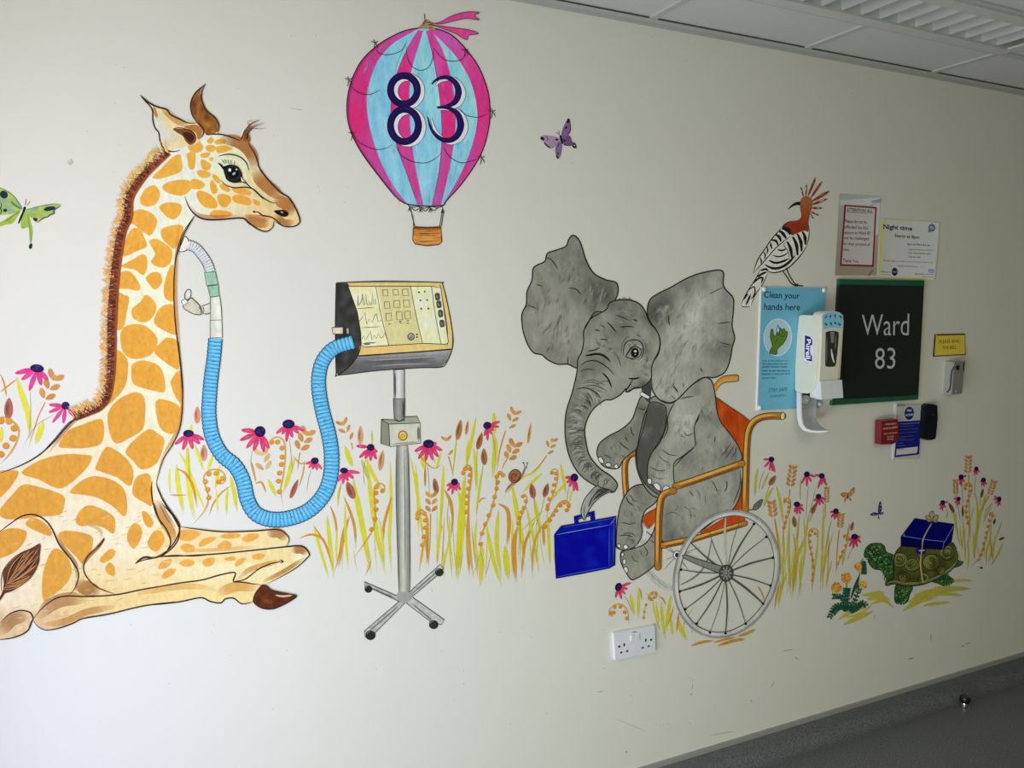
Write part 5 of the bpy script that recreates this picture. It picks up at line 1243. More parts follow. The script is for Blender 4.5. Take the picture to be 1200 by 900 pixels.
# ears and head
part(Jv, [(305,25),(330,40),(350,80),(372,150),(410,215),(470,248),(522,262),(533,300),(520,345),(480,400),(420,450),(380,560),(350,640),(330,690),(280,672),(230,672),(180,650),(150,625),(110,615),(80,575),(60,520),(52,480),(50,420),(72,370),(75,310),(100,250),(105,195),(125,175),(165,155),(178,115),(220,100),(270,80),(285,45)], .1, 1.5)
part(Jv, [(1055,203),(960,212),(880,240),(800,285),(730,320),(692,350),(680,400),(690,450),(730,510),(745,560),(735,620),(705,670),(700,740),(705,800),(740,850),(790,868),(830,850),(900,780),(960,740),(1020,738),(1070,710),(1095,650),(1105,590),(1118,540),(1105,480),(1112,400),(1110,340),(1075,300),(1060,270)], .1, 1.5)
# neck shadow-grey collar area
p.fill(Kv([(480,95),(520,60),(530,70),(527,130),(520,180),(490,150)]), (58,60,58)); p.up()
head = Jv([(470,400),(490,365),(530,350),(590,350),(640,370),(668,405),(690,460),(730,510),(743,560),(735,610),(710,660),(700,700),(698,745),(660,785),(610,795),(575,812),(572,795),(545,825),(500,850)])+Kv([(290,170),(230,220),(195,300),(200,380),(220,450),(270,510),(320,545),(350,575),(357,600),(340,628),(310,625),(255,600),(190,560),(140,500),(108,420),(95,330),(100,230),(130,130),(150,50)])+Jv([(328,690),(330,650),(350,610),(360,560),(362,500),(400,440)])
p.fill(head, ecol, grid=2.6, n=5); p.up(2)
p.stroke(head, 1.4, EK, closed=True)
# soft brush strokes following the forms
p.up(); 
def dry(Z, pts, n, L, ang, spread, cols, w=(1.2,3.2), a=.4):
    p.hold = False; p.up(); p.hold = True
    for _ in range(n):
        cx, cy, r = random.choice(pts); t = random.uniform(0, 6.28); rr = r*math.sqrt(random.random())
        x, y = Z([(cx+rr*math.cos(t), cy+rr*math.sin(t))])[0]; an = math.radians(ang+random.uniform(-spread, spread)); l = random.uniform(.5,1)*L
        p.stroke([(x, y), (x+l*.5*math.cos(an)+random.uniform(-.6,.6), y+l*.5*math.sin(an)), (x+l*math.cos(an), y+l*math.sin(an))], random.uniform(*w), random.choice(cols), a=a, fade=.5)
    p.hold = False
GR_ = [(172,173,160),(152,153,141),(140,141,130),(96,97,90)]
dry(Jv, [(180,380,110),(250,520,90),(300,200,60),(420,300,60)], 150, 16, 105, 25, GR_, a=.3)
dry(Jv, [(900,400,120),(1000,500,80),(850,600,90),(780,740,50),(760,400,50)], 190, 16, 115, 22, GR_, a=.3)
dry(Jv, [(560,420,60),(640,560,60),(450,560,50),(640,680,50)], 110, 9, 30, 60, GR_, a=.3)
dry(Kv, [(680,300,70),(580,500,50),(830,400,80),(800,200,40)], 130, 12, 95, 25, GR_, a=.3)
dry(Kv, [(800,640,110),(680,760,80),(430,700,50),(420,860,40),(350,420,40)], 130, 11, 60, 50, GR_, a=.28)
# wrinkles
p.up(2); p.hold = True
tr = Kv([(260,60),(250,130),(190,170),(160,230),(148,300),(152,370),(165,440),(205,510),(260,560),(320,600)])
tq = spline(tr, 8)
for i in range(3, len(tq)-2, 1):
    x, y = tq[i]; dx, dy = tq[i+1][0]-tq[i-1][0], tq[i+1][1]-tq[i-1][1]; l = math.hypot(dx, dy); nx, ny = -dy/l, dx/l
    t = i/len(tq); hw = (22-26*t if t < .33 else 13.5-7*(t-.33))
    for k in range(2):
        o = random.uniform(-.9,-.2)*hw; L_ = min(random.uniform(.6,1.5)*hw, .88*hw-o); b = random.uniform(1.5,4)
        p.stroke([(x+nx*o, y+ny*o),(x+nx*(o+L_*.5)-dx/l*b, y+ny*(o+L_*.5)-dy/l*b),(x+nx*(o+L_), y+ny*(o+L_))], random.uniform(.8,1.9), random.choice([(66,66,61),(84,85,78),(172,174,162),(166,168,156),(100,101,93)]), a=random.uniform(.4,.75), fade=.3)
for Z, q, w in ((Mv,[(395,305),(430,340),(465,385)],1.4),(Mv,[(300,362),(340,370)],1.3),(Mv,[(490,345),(540,338),(600,342)],1.2),(Mv,[(590,285),(625,298)],1.3),(Mv,[(460,250),(510,270),(560,295)],.9),(Mv,[(340,432),(400,440)],1),(Mv,[(250,525),(300,515),(340,498)],1.3),(Mv,[(340,320),(380,350)],.8),
     (Mv,[(230,560),(320,545),(380,565),(420,605)],2.6),(Mv,[(195,630),(250,600),(320,600),(400,650),(450,705)],1.2),(Mv,[(355,685),(400,730),(430,800)],1.8),(Mv,[(190,680),(240,660),(300,665)],.8),(Mv,[(160,810),(230,800),(300,830),(350,880)],1.2),(Mv,[(430,530),(470,560),(500,640)],.7),
     (Mv,[(515,560),(525,480),(560,445),(620,440),(660,470),(668,520),(655,570),(620,595)],1.1),(Mv,[(500,550),(510,470),(540,420),(570,418)],.7),(Mv,[(530,570),(560,520),(580,495),(640,490)],1.1),(Mv,[(530,565),(560,575),(600,590)],1),(Mv,[(615,400),(650,415)],.8),(Mv,[(690,560),(700,590),(680,615)],.7),(Mv,[(670,450),(690,500),(680,550)],.7),
     (Mv,[(555,730),(600,732),(640,722)],2.0),(Mv,[(590,735),(565,780),(535,825),(560,828),(600,800),(640,795)],1.5),
     (Jv,[(165,135),(200,150),(230,195)],1),(Jv,[(280,290),(320,295),(350,325)],1.1),(Jv,[(120,270),(155,282)],.9),(Jv,[(78,375),(125,392)],.9),(Jv,[(200,465),(150,525)],.7),(Jv,[(190,585),(175,610)],.8),(Jv,[(280,630),(280,672)],.9),(Jv,[(1030,468),(1100,460)],1.1),(Jv,[(1040,560),(1105,580)],.9),(Jv,[(1050,575),(1095,592)],.7),
     (Jv,[(785,425),(790,480)],1.3),(Jv,[(775,430),(778,470)],.7),(Jv,[(1062,285),(1030,300),(990,320)],.8),(Jv,[(945,690),(958,712)],1),(Jv,[(810,780),(835,815)],1.5),(Jv,[(860,765),(862,790)],.8),(Jv,[(800,830),(822,850)],.8),(Jv,[(740,850),(790,866),(828,850)],1.4),(Jv,[(460,410),(420,410),(395,440),(370,490)],1.4),
     (Kv,[(465,205),(490,215),(500,200)],1),(Kv,[(425,300),(430,330),(445,345)],1),(Kv,[(365,375),(385,395),(415,415)],1),(Kv,[(395,350),(410,375)],.8),(Kv,[(290,440),(330,460)],.8),(Kv,[(770,240),(762,265),(745,290)],1.2),(Kv,[(690,320),(710,345),(740,330)],.8),(Kv,[(680,345),(700,355)],.7),(Kv,[(580,415),(620,440),(660,445)],.8),(Kv,[(560,440),(590,470),(620,480)],.7),(Kv,[(520,500),(560,520),(600,520)],.8),(Kv,[(525,540),(560,560),(600,560)],.7),
     (Kv,[(600,240),(612,300),(590,360)],1.2),(Kv,[(645,500),(690,450),(748,402)],1.3),(Kv,[(880,450),(910,410),(930,380)],.8),(Kv,[(900,460),(930,420),(945,390)],.8),(Kv,[(930,455),(950,430),(955,400)],.8),(Kv,[(850,345),(845,380)],.8),(Kv,[(780,520),(790,500)],.6),(Kv,[(830,570),(850,600),(860,630)],.8),(Kv,[(905,570),(908,600),(895,630)],1.1),(Kv,[(720,625),(740,650)],.8),(Kv,[(755,615),(770,640),(772,670)],.7),(Kv,[(600,740),(640,730),(670,750)],.6),(Kv,[(800,640),(800,690)],.6),(Kv,[(690,700),(720,720),(730,760)],.5),
     (Kv,[(400,650),(415,680),(440,695)],1.1),(Kv,[(420,640),(440,670),(460,675)],.8),(Kv,[(380,780),(420,790),(450,780)],.8),(Kv,[(365,850),(400,845),(440,855)],.9),(Kv,[(415,868),(440,870)],.7),(Lv,[(385,240),(420,235),(450,248)],.8),(Lv,[(500,225),(540,255)],.8),(Lv,[(520,270),(545,285)],.8),(Lv,[(490,300),(510,330),(500,350)],.9),(Lv,[(470,320),(485,350)],.7),(Lv,[(430,345),(440,370),(465,380)],.7),
     (Kv,[(975,520),(972,600),(940,690)],1),(Kv,[(700,860),(790,815),(850,770),(900,745)],1.1)):
    p.stroke(Z(q), w, EK if w > .75 else (60,60,56))
for k in range(16): 
    x = 535+k*6.5+(20 if k > 10 else 0); y = 348+max(0, k-9)*7; p.stroke(Jv([(x,y),(x+random.uniform(-3,8),y-random.uniform(6,16))]), .5, EK)
p.hold = False
p.build('body', ET)
p = Paint(lev); e0 = Mv([(545,560),(565,520),(590,495),(625,495),(650,515),(640,560),(610,580),(575,578)]); p.fill(e0, (132,132,122)); p.up()
(x, y), = Mv([(604,536)]); p.dot(x, y, 4.9, 6.0, (22,22,22)); p.dot(x+.5, y-1.8, 1.7, 1.3, (220,222,220)); p.dot(x+.4, y+1.8, .9, .6, (160,162,160))
for a_, b_ in (((600,490),(620,470)),((612,492),(635,472)),((622,497),(650,480)),((630,505),(660,492)),((590,490),(608,468))): p.stroke(Mv([a_, b_]), .6, (200,200,194) if a_[0] > 610 else EK)
p.stroke(Mv([(540,562),(565,520),(595,492),(635,498),(652,530),(640,562),(605,582),(560,572)]), 1.0, EK)
p.build('eye', ET)
p = Paint(lev); q = Mv([(645,835),(660,832),(715,865),(712,880),(700,884),(642,855)]); p.fill(q, (206,208,202), smooth=False); p.up(); p.stroke(q+q[:1], .7, EK, n=1, taper=False); p.build('tusk', ET, label='short white tusk')
for Z, q in ((Kv,[(262,460),(275,452),(290,475),(285,485),(270,478)]),(Kv,[(298,485),(320,482),(325,500),(305,500)]),(Kv,[(340,498),(355,488),(362,505),(350,510)]),(Kv,[(510,562),(525,560),(530,580),(520,590),(510,580)]),(Kv,[(538,588),(560,584),(575,605),(570,622),(550,610)]),(Kv,[(585,612),(600,596),(618,605),(618,628),(588,628)]),
   (Lv,[(356,292),(370,290),(375,305),(362,306)]),(Lv,[(388,300),(400,292),(412,305),(405,314),(390,312)]),(Lv,[(378,335),(390,335),(388,350),(378,352)]),(Lv,[(385,370),(398,365),(400,385),(388,392)]),(Lv,[(390,410),(405,405),(412,425),(402,435)])):
    p = Paint(lev); Q = Z(q); p.fill(Q, (196,198,192)); p.up(); p.stroke(Q, .8, EK, closed=True); p.build('toenail', ET)
p = Paint(lev); p.stroke(Lv([(985,118),(1010,122),(1040,115)]), 1.0, EK); q = Lv([(1038,112),(1050,88),(1085,65),(1080,92),(1060,115),(1040,118)]); p.fill(q, (90,92,88)); p.up(); p.stroke(q, .8, EK, closed=True); p.stroke(Lv([(1045,110),(1065,92),(1082,70)]), .7, EK); p.build('tail', ET)
# trunk tip curling round the case handle is a finger of the trunk
# ---- suitcase
ST = thing('painted_suitcase', 'painted bright blue suitcase hanging from the elephant trunk', 'suitcase mural', P(683,676))
BS = (2,4,140)
p = Paint(lev)
q = Lv([(140,152),(242,124),(246,182),(226,188),(222,148),(160,166),(164,200),(146,204)]); p.fill(q, (6,12,130), smooth=False); p.up(); p.stroke(q+q[:1], .8, (8,8,60), n=1, taper=False); p.stroke(Lv([(158,160),(226,142)]), .7, (90,110,210))
p.build('handle', ST)
def bc(x, y): return mixc(BS, (16,40,170), max(0, .9*noise.noise(Vector((x*.06,y*.09,3)))))
p = Paint(lev)
p.fill(Lv([(42,242),(75,200),(352,150),(346,395),(318,410),(50,462)]), BS, smooth=False)
p.fill(Lv([(48,246),(320,196),(318,405),(52,458)]), bc, grid=4, smooth=False); p.up()
p.fill(Lv([(42,242),(75,200),(352,150),(320,194)]), lambda x, y: mixc((6,14,140), (24,52,170), noise.noise(Vector((x*.1,y*.2,3)))), grid=4, smooth=False); p.fill(Lv([(320,194),(352,150),(346,395),(318,408)]), lambda x, y: mixc((8,16,120), (24,48,160), .3+noise.noise(Vector((x*.1,y*.05,3)))), grid=4, smooth=False); p.up()
for qq, w, c in (([(42,242),(75,200),(352,150),(347,300),(345,395),(318,410),(180,438),(50,462),(44,360),(42,242)],1.1,(8,8,50)),([(50,244),(150,224),(320,194)],.9,(110,130,220)),([(50,248),(150,229),(318,199)],.7,(8,8,70)),([(320,194),(350,154)],.8,(100,120,210)),([(318,200),(316,300),(316,404)],.8,(60,80,190)),([(50,455),(180,430),(316,404)],.8,(60,90,200)),([(85,206),(200,185),(345,158)],.6,(70,100,210)),([(330,200),(340,180),(338,380)],.6,(70,100,210)),
    ([(60,300),(58,360)],.6,(20,40,150))): p.stroke(Lv(qq), w, c, n=1 if len(qq) > 6 else 4, taper=len(qq) < 4, a=.9)
p.build('case', ST)
p = Paint(Level(lev.d)); 
q = Kv([(252,598),(215,635),(190,670),(176,715),(178,745),(190,768),(196,765),(205,740),(230,695),(270,655),(310,632),(332,624),(300,612),(275,606)]); p.fill(q, lambda x, y: mixc((150,152,148), (112,114,110), (x-690)/18+.5*noise.noise(Vector((x*.3,y*.1,1)))), grid=2.5); p.up()
p.fill(Kv([(270,612),(320,616),(285,640),(240,670),(212,705),(222,670),(245,635)]), (58,58,54)); p.up(); p.stroke(Kv([(275,625),(245,650),(222,690)]), .8, (150,150,144)); p.stroke(q, 1.0, EK, closed=True); p.stroke(Kv([(195,690),(190,730),(194,760)]), .7, EK); lev.d = p.lev.d
p.build('trunk_tip', ET)
# ---- front of the wheelchair
p = Paint(lev); wood(p, Kv([(1188,247),(1120,247),(1070,258),(1035,285),(1015,330),(1008,400),(1005,500),(1002,600),(1000,718)]), 6.8)
(x, y), = Kv([(1188,247)]); p.fill(ellipse(x, y, 2.6, 4.4, 5, 14), (206,170,110), smooth=False); p.up(); p.stroke(ellipse(x, y, 2.6, 4.4, 5, 14), .7, EK, closed=True); p.build('back_post', WT_)
p = Paint(lev); wood(p, Kv([(650,600),(720,578),(800,550),(900,515),(984,485)]), 7.0); p.build('armrest', WT_)
p = Paint(lev); wood(p, Lv([(640,22),(600,34),(578,62),(568,130),(564,220),(563,310),(562,405)]), 7.0); p.build('front_post', WT_)
p = Paint(lev); wood(p, Lv([(588,296),(640,285),(700,272)]), 6.4); p.build('seat_rail', WT_)
# near wheel: rim, spokes, hub
p = Paint(lev); cx, cy = Yv([(377,438)])[0]
E_ = [ellipse(cx, cy, 303*.18889, 388*.18889, 20, 60)]
p.stroke(E_[0], 6.4, lambda x, y: mixc((146,148,143), (176,178,172), .5+1.2*noise.noise(Vector((x*.05,y*.05,6)))), closed=True); p.up()
for r_, w, c, a in ((1.055,.8,(96,98,94),.9),(.945,1.0,(70,72,68),.9),(1.0,1.6,(200,202,196),.6),(1.03,1.6,(120,122,117),.5)): p.stroke(ellipse(cx, cy, 303*.18889*r_, 388*.18889*(1+(r_-1)*.8), 20, 60), w, c, closed=True, a=a)
near = p.build('wheel', WT_, label='large grey spoked wheel')
for ex, ey, w, dot in ((372,88,2.2,0),(460,105,.7,0),(548,128,1.8,1),(625,208,.9,1),(665,337,1.9,1),(650,510,1.3,1),(605,622,2.2,1),(497,747,1.0,1),(372,805,1.7,1),(275,801,.7,1),(192,746,1.5,1),(122,656,1.2,1),(88,546,2.0,1),(95,411,1.1,1),(160,248,1.6,0),(268,170,.8,0)):
    p = Paint(lev); b = (376+(ex-376)*.08+random.uniform(-4,4), 433+(ey-433)*.1)
    mx, my = (b[0]+ex)/2+(ey-b[1])*.03, (b[1]+ey)/2-(ex-b[0])*.03
    p.stroke(Yv([b, (mx, my), (ex, ey)]), [w*.9, w*1.1, w*.7], (150,152,146) if ex == 372 and ey < 100 else (66,68,64), taper=False)
    if dot: p.dot(*Yv([(ex, ey)])[0], 1.7, 1.5, (26,26,24))
    p.build('spoke', near)
p = Paint(lev); q = Yv([(118,318),(125,345),(330,430),(350,395),(330,385),(200,345)]); p.fill(q, (104,106,102)); p.up(); p.stroke(q, .8, EK, closed=True); p.build('axle_bar', WT_)
p = Paint(lev); (x, y), = Yv([(376,433)]); p.dot(x, y, 8.2, 9.6, (58,60,56)); p.up(); p.hold = True
for k in range(9): a = k*.698; p.stroke([(x+3*math.cos(a), y+3.4*math.sin(a)),(x+7*math.cos(a), y+8.4*math.sin(a))], 1.8, (112,114,108))
p.hold = False; p.dot(x, y, 3.4, 4, (120,122,116)); p.dot(x, y, 2.2, 2.6, (50,52,48)); p.dot(x, y, 1.1, 1.3, (150,152,146)); p.stroke(ellipse(x, y, 8.2, 9.6, 0, 22), .7, EK, closed=True); p.build('hub', near)
# ================================================================== THE MURAL: meadow of coneflowers, wheat, ferns and grass
FL = V(0,410,.16667); FQ = V(180,470,.18333); FO = V(350,470,.24444); FP = V(500,470,.24444); FT = V(860,500,.24444); FU = V(1060,520,.2); FX = V(700,660,.16667)
def ref(c): return pc(c, 80, 560)
YEL = ref((236,232,64)); YE2 = ref((218,220,90)); ORA = ref((232,166,56)); WHE = ref((224,168,94)); PNK = ref((236,56,128)); MAG = ref((240,48,168)); CEN = ref((40,22,84)); SED = ref((190,134,100)); STM = ref((196,196,160)); REDB = ref((184,110,96))
GRASS_D, STEM_D, HEAD_D = .0003, .0006, .0009
Z3 = 0
def grass(label, sets, filler=()):
    p = Paint(GRASS_D, raw=True)
    for Z, blades in sets:
        for b in blades:
            *pts, w, c = b
            cc = {'y': YEL, 'o': ORA, 'g': YE2}[c]; X0 = Z([pts[0]])[0][0]
            if X0 > 850: cc = mixc(cc, ref((206,196,120)), .45)
            elif X0 < 260: cc = mixc(cc, ref((252,250,90)), .5 if c != 'o' else 0)
            s_ = Z([(0,0),(1,0)]); k = s_[1][0]-s_[0][0]
            p.stroke(Z(pts), [w*k*.25, w*k*.95, w*k, w*k*.85, w*k*.35], cc, a=.88, fade=(.12, .3))
    for Z, x0, x1, y0, y1, n, lean in filler:
        for _ in range(n//2):
            x = random.uniform(x0, x1); yb = y1+random.uniform(-20, 10); h = random.uniform(.35, 1)*(y1-y0)
            c = random.choice([YEL, YE2, YEL, ORA]); w = random.uniform(.8, 2.0)
            dx = random.uniform(-lean, lean)
            p.stroke(Z([(x, yb-h), (x+dx*.4, yb-h*.5), (x+dx, yb)]), [w*.3, w, w*.9, w*.4], c, a=random.uniform(.4,.75), fade=(.2,.4))
    o = p.build('painted_grass', None, WASH)
    return tag(o, label, 'grass mural', kind='stuff')
grass('painted yellow grass blades at the far left edge, behind the giraffe back', [(FL, [((110,185),(160,330),(200,470),(212,630),42,'y'),((305,505),(275,590),(250,665),46,'y'),((0,300),(60,250),(125,200),12,'o'),((0,165),(30,240),(48,340),12,'o'),((10,540),(10,600),(5,660),30,'y')])])
grass('painted yellow grass between the giraffe chest and the blue hose', [(FQ, [((105,425),(100,510),(108,600),16,'y'),((145,400),(160,560),(195,725),34,'y'),((215,270),(220,450),(235,620),(262,760),36,'y'),((160,325),(215,420),(270,560),(335,710),22,'y'),((262,275),(290,360),(322,450),20,'y'),((380,345),(365,390),(345,450),22,'y'),((425,405),(408,480),(395,570),24,'y'),((490,478),(515,590),(532,710),26,'y'),((475,555),(465,640),(468,735),18,'y'),((100,600),(160,602),(215,600),9,'o'),((140,430),(200,460),(250,540),(280,690),18,'o'),((495,540),(430,590),(380,660),(352,740),12,'o'),((245,150),(235,190),(230,230),22,'y'),((400,560),(405,640),(412,720),14,'y')])])
grass('painted yellow grass inside the loop of the blue hose', [(FQ, [((732,500),(755,550),(785,610),26,'y'),((885,360),(870,450),(850,520),(828,590),28,'y'),((620,380),(640,440),(655,530),10,'o'),((650,530),(690,520),(720,590),14,'o'),((965,380),(955,460),(925,560),10,'o'),((905,360),(890,420),(880,470),10,'g'),((890,350),(940,400),(980,380),8,'o')])])
grass('tall painted yellow grass left of the ventilator stand', [(FO, [((70,590),(100,700),(145,850),15,'y'),((135,545),(150,680),(168,850),20,'y'),((150,500),(175,570),(185,660),12,'o'),((185,600),(180,720),(190,800),10,'y'),((222,215),(240,270),(262,320),24,'y'),((205,390),(190,450),(188,510),12,'y'),((258,360),(285,500),(320,680),(348,835),28,'y'),((328,300),(350,480),(375,640),(418,840),24,'y'),((320,270),(350,340),(402,430),18,'y'),((300,280),(320,330),(335,380),20,'g'),((440,285),(442,500),(435,650),(445,830),16,'y'),((350,140),(352,180),(350,215),10,'g'),((245,550),(215,640),(192,800),20,'o'),((215,455),(250,540),(270,620),(272,710),14,'o'),((447,455),(425,530),(408,600),(405,690),14,'o'),((222,490),(225,650),(238,810),14,'y'),((0,660),(60,640),(120,670),(160,790),12,'o'),((385,560),(400,650),(410,800),12,'y'),((75,600),(100,640),(150,720),8,'o')])], [(FO,70,440,560,840,14,40)])
grass('dense painted yellow grass between the ventilator stand and the suitcase', [
  (FO, [((535,265),(565,420),(600,690),14,'y'),((595,240),(598,280),(602,330),28,'y'),((560,300),(570,450),(575,650),13,'y'),((692,305),(685,500),(664,770),15,'y'),((682,245),(672,280),(662,330),14,'y'),((700,425),(730,480),(738,560),(730,660),12,'o'),((762,435),(780,520),(792,620),12,'y'),((798,350),(780,540),(758,845),32,'y'),((815,180),(808,260),(806,340),14,'y'),((810,540),(812,680),(818,840),18,'o'),((720,540),(722,700),(735,850),8,'y'),((655,300),(640,260),(620,230),6,'g'),((560,240),(640,320),(690,300),6,'o'),((690,590),(670,680),(665,790),10,'o')]),
  (FP, [((237,75),(215,190),(190,320),16,'y'),((322,55),(324,100),(330,160),20,'y'),((312,140),(328,220),(315,370),26,'y'),((225,225),(235,320),(240,430),18,'y'),((270,305),(250,430),(235,570),12,'y'),((182,415),(165,600),(145,860),36,'y'),((240,560),(232,680),(250,820),13,'y'),((262,680),(262,780),(258,890),26,'y'),((285,590),(305,700),(330,800),(362,890),20,'y'),((345,520),(335,680),(358,850),22,'y'),((375,690),(382,770),(392,860),30,'y'),((408,395),(430,520),(452,640),(472,760),24,'y'),((412,570),(410,700),(412,840),13,'y'),((340,490),(385,520),(395,590),(385,700),20,'o'),((250,490),(262,470),(285,465),8,'o'),((435,600),(418,700),(428,870),24,'o'),((520,570),(470,690),(455,850),14,'o'),((475,500),(510,650),(540,830),15,'y'),((515,460),(535,560),(548,650),14,'y'),((580,545),(585,660),(592,800),16,'y'),((558,590),(560,640),(563,700),14,'o'),((555,345),(510,385),(460,440),14,'y'),((575,260),(520,335),(440,380),(360,470),10,'y'),((640,300),(655,370),(668,450),15,'y'),((668,395),(625,440),(598,480),14,'y'),((700,420),(690,460),(682,490),10,'y'),((85,425),(110,480),(125,560),12,'o'),((150,420),(170,520),(195,640),12,'y'),((82,310),(75,430),(68,570),16,'y'),((70,580),(58,670),(48,780),14,'y'),((110,560),(112,700),(122,850),8,'y'),((145,170),(135,250),(125,360),9,'y'),((375,145),(350,240),(335,340),7,'y'),((512,470),(525,560),(540,600),9,'y'),((455,620),(520,560),(560,520),8,'g'),((5,560),(2,680),(8,790),16,'o')])],
  [(FP,60,430,520,860,34,50),(FP,430,600,520,820,16,30),(FP,-60,60,400,800,8,20)])
grass('painted grass tufts beside the white socket and left of the big wheel', [(FX, [((232,215),(245,290),(260,370),24,'y'),((290,175),(290,280),(286,390),24,'y'),((290,172),(305,200),(312,260),10,'o'),((385,260),(405,350),(440,475),16,'y'),((415,270),(420,340),(440,420),14,'y'),((450,265),(455,380),(482,545),22,'y'),((518,225),(500,340),(480,490),26,'y'),((510,350),(520,430),(532,520),20,'y'),((562,380),(585,460),(630,545),30,'y'),((572,345),(568,400),(555,490),14,'o'),((538,300),(518,370),(495,440),10,'o'),((430,235),(460,250),(482,295),12,'o'),((345,210),(370,240),(400,270),12,'g'),((678,300),(650,350),(600,450),8,'g'),((1128,160),(1155,205),(1175,265),12,'o'),((612,400),(605,450),(608,490),5,'o')])])
grass('painted ochre strokes of ground under the wheelchair wheel', [(FX, [((655,582),(740,555),(825,545),20,'o'),((815,560),(900,535),(985,520),16,'o'),((845,582),(940,550),(1050,528),24,'o'),((990,515),(1060,490),(1118,462),24,'o'),((900,565),(980,545),(1040,540),14,'o')])])
grass('painted grass of muted yellow between the wheelchair and the small orange plant', [(FT, [((115,195),(105,260),(100,340),14,'y'),((170,215),(150,260),(130,310),10,'g'),((205,285),(225,380),(238,470),14,'y'),((190,290),(160,340),(140,390),14,'y'),((195,440),(215,560),(228,740),14,'y'),((320,250),(318,310),(320,360),8,'g'),((268,430),(262,600),(275,830),14,'y'),((315,420),(300,560),(285,680),(282,830),14,'y'),((335,545),(300,640),(285,800),16,'o'),((335,430),(342,560),(325,700),(308,830),13,'y'),((355,430),(345,520),(300,640),(285,700),12,'y'),((430,370),(425,560),(415,790),13,'y'),((405,510),(395,620),(370,800),10,'y'),((465,450),(445,560),(430,680),(425,800),10,'y'),((478,500),(450,600),(425,720),8,'g'),((470,640),(455,700),(440,770),9,'y'),((555,465),(545,520),(535,560),9,'o'),((255,700),(225,780),(212,870),16,'y'),((222,740),(205,810),(195,880),10,'o'),((285,510),(292,560),(300,610),7,'o'),((520,600),(522,640),(522,670),9,'g'),((320,640),(318,700),(320,780),9,'y'),((540,570),(530,620),(525,650),7,'y'),((112,765),(130,790),(146,830),8,'o'),((235,480),(240,600),(228,680),8,'y')])], [(FT,190,470,440,820,30,40)])
grass('painted dull yellow grass behind the tortoise near the right edge', [(FU, [((255,350),(290,420),(318,560),14,'y'),((300,400),(305,500),(330,610),12,'y'),((340,430),(345,520),(335,630),10,'y'),((415,290),(430,400),(420,560),(405,690),16,'y'),((480,290),(460,360),(440,420),(425,540),18,'y'),((405,370),(390,430),(370,500),8,'g'),((515,350),(480,420),(460,470),9,'g'),((430,480),(405,580),(410,680),13,'y'),((370,560),(375,650),(370,740),12,'y'),((510,470),(500,560),(480,640),(480,720),12,'y'),((570,450),(555,500),(530,560),8,'g'),((535,540),(515,620),(490,700),14,'y'),((580,580),(545,650),(505,720),14,'y'),((378,200),(376,240),(380,480),(365,600),7,'o'),((325,480),(330,560),(340,620),8,'g')])], [(FU,300,560,480,700,22,30)])
grass('painted yellow ground strokes under the tortoise', [(Nv, [((60,830),(150,780),(240,750),26,'y'),((90,860),(180,820),(270,780),28,'y'),((200,690),(280,680),(340,690),24,'y'),((230,710),(310,700),(370,720),30,'y'),((250,740),(330,720),(390,765),18,'y'),((270,670),(310,668),(340,680),12,'y'),((440,780),(540,720),(640,700),30,'y'),((470,730),(560,690),(700,660),34,'y'),((500,690),(620,660),(780,640),26,'y'),((550,700),(680,680),(800,690),22,'y'),((560,750),(640,735),(720,730),20,'y'),((620,640),(720,640),(850,650),14,'y'),((720,610),(790,600),(850,605),18,'y'),((660,670),(740,655),(840,650),20,'g'),((110,820),(200,790),(260,740),16,'y')])])
def flower(label, Z, c, tips, w, stem=None, mag=False):
    cx, cy, rx, ry, *an = c; s_ = Z([(0,0),(1,0)]); k = s_[1][0]-s_[0][0]; an = an[0] if an else 0
    (X, Y), = Z([(cx, cy)]); rx *= k; ry *= k
    T = thing('painted_coneflower', label, 'flower mural', P(X, Y+abs(ry)), 'pink coneflowers painted in the meadow')
    base = MAG if mag else PNK
    if stem:
        p = Paint(STEM_D, raw=True); p.stroke(Z(stem), .8, ref((170,176,150)), a=.8, fade=(.05,.35)); p.build('stem', T)
    for i, (tx, ty) in enumerate(tips):
        p = Paint(HEAD_D+i*4e-6, raw=True)
        (x1, y1), = Z([(tx, ty)]); dx, dy = x1-X, y1-Y; l = math.hypot(dx, dy); f = min(.5, .55*min(rx, ry)/l)
        cc = mixc(base, ref((244,90,150)), random.random()*.6); cc = mixc(cc, ref((210,40,90)), random.random()*.4)
        p.petal(X+dx*f, Y+dy*f, x1, y1, w*k*.82, cc, bulge=.5)
        p.stroke([(X+dx*.45, Y+dy*.45), (X+dx*.9, Y+dy*.9)], w*k*.3, mixc(cc, (.8,.5,.6), .35), a=.6, fade=.4)
        p.build('petal', T)
    p = Paint(HEAD_D+.0001, raw=True)
    p.fill(ellipse(X, Y, rx, ry, an, 18), CEN, smooth=False); p.up()
    p.hold = True
    for _ in range(7):
        t = random.uniform(0, 6.28); r_ = math.sqrt(random.random())*.7
        p.dot(X+rx*r_*math.cos(t), Y+ry*r_*math.sin(t), rx*.13, ry*.13, ref((84,60,160)), n=6)
    p.hold = False; p.up(); p.stroke(ellipse(X, Y, rx, ry, an, 18), .6, ref((16,12,24)), closed=True)
    p.build('flower_centre', T)
    return T
flower('painted magenta coneflower, higher of the two at the far left edge', FL, (260,130,46,26,8), [(105,165),(150,212),(205,288),(290,250),(338,216)], 44, [(212,285),(215,430),(205,620)], True)
flower('painted magenta coneflower resting on the giraffe back', FL, (460,393,26,26), [(343,386),(342,440),(368,512),(445,517),(523,470)], 34, [(380,455),(270,520),(200,610),(160,700)], True)
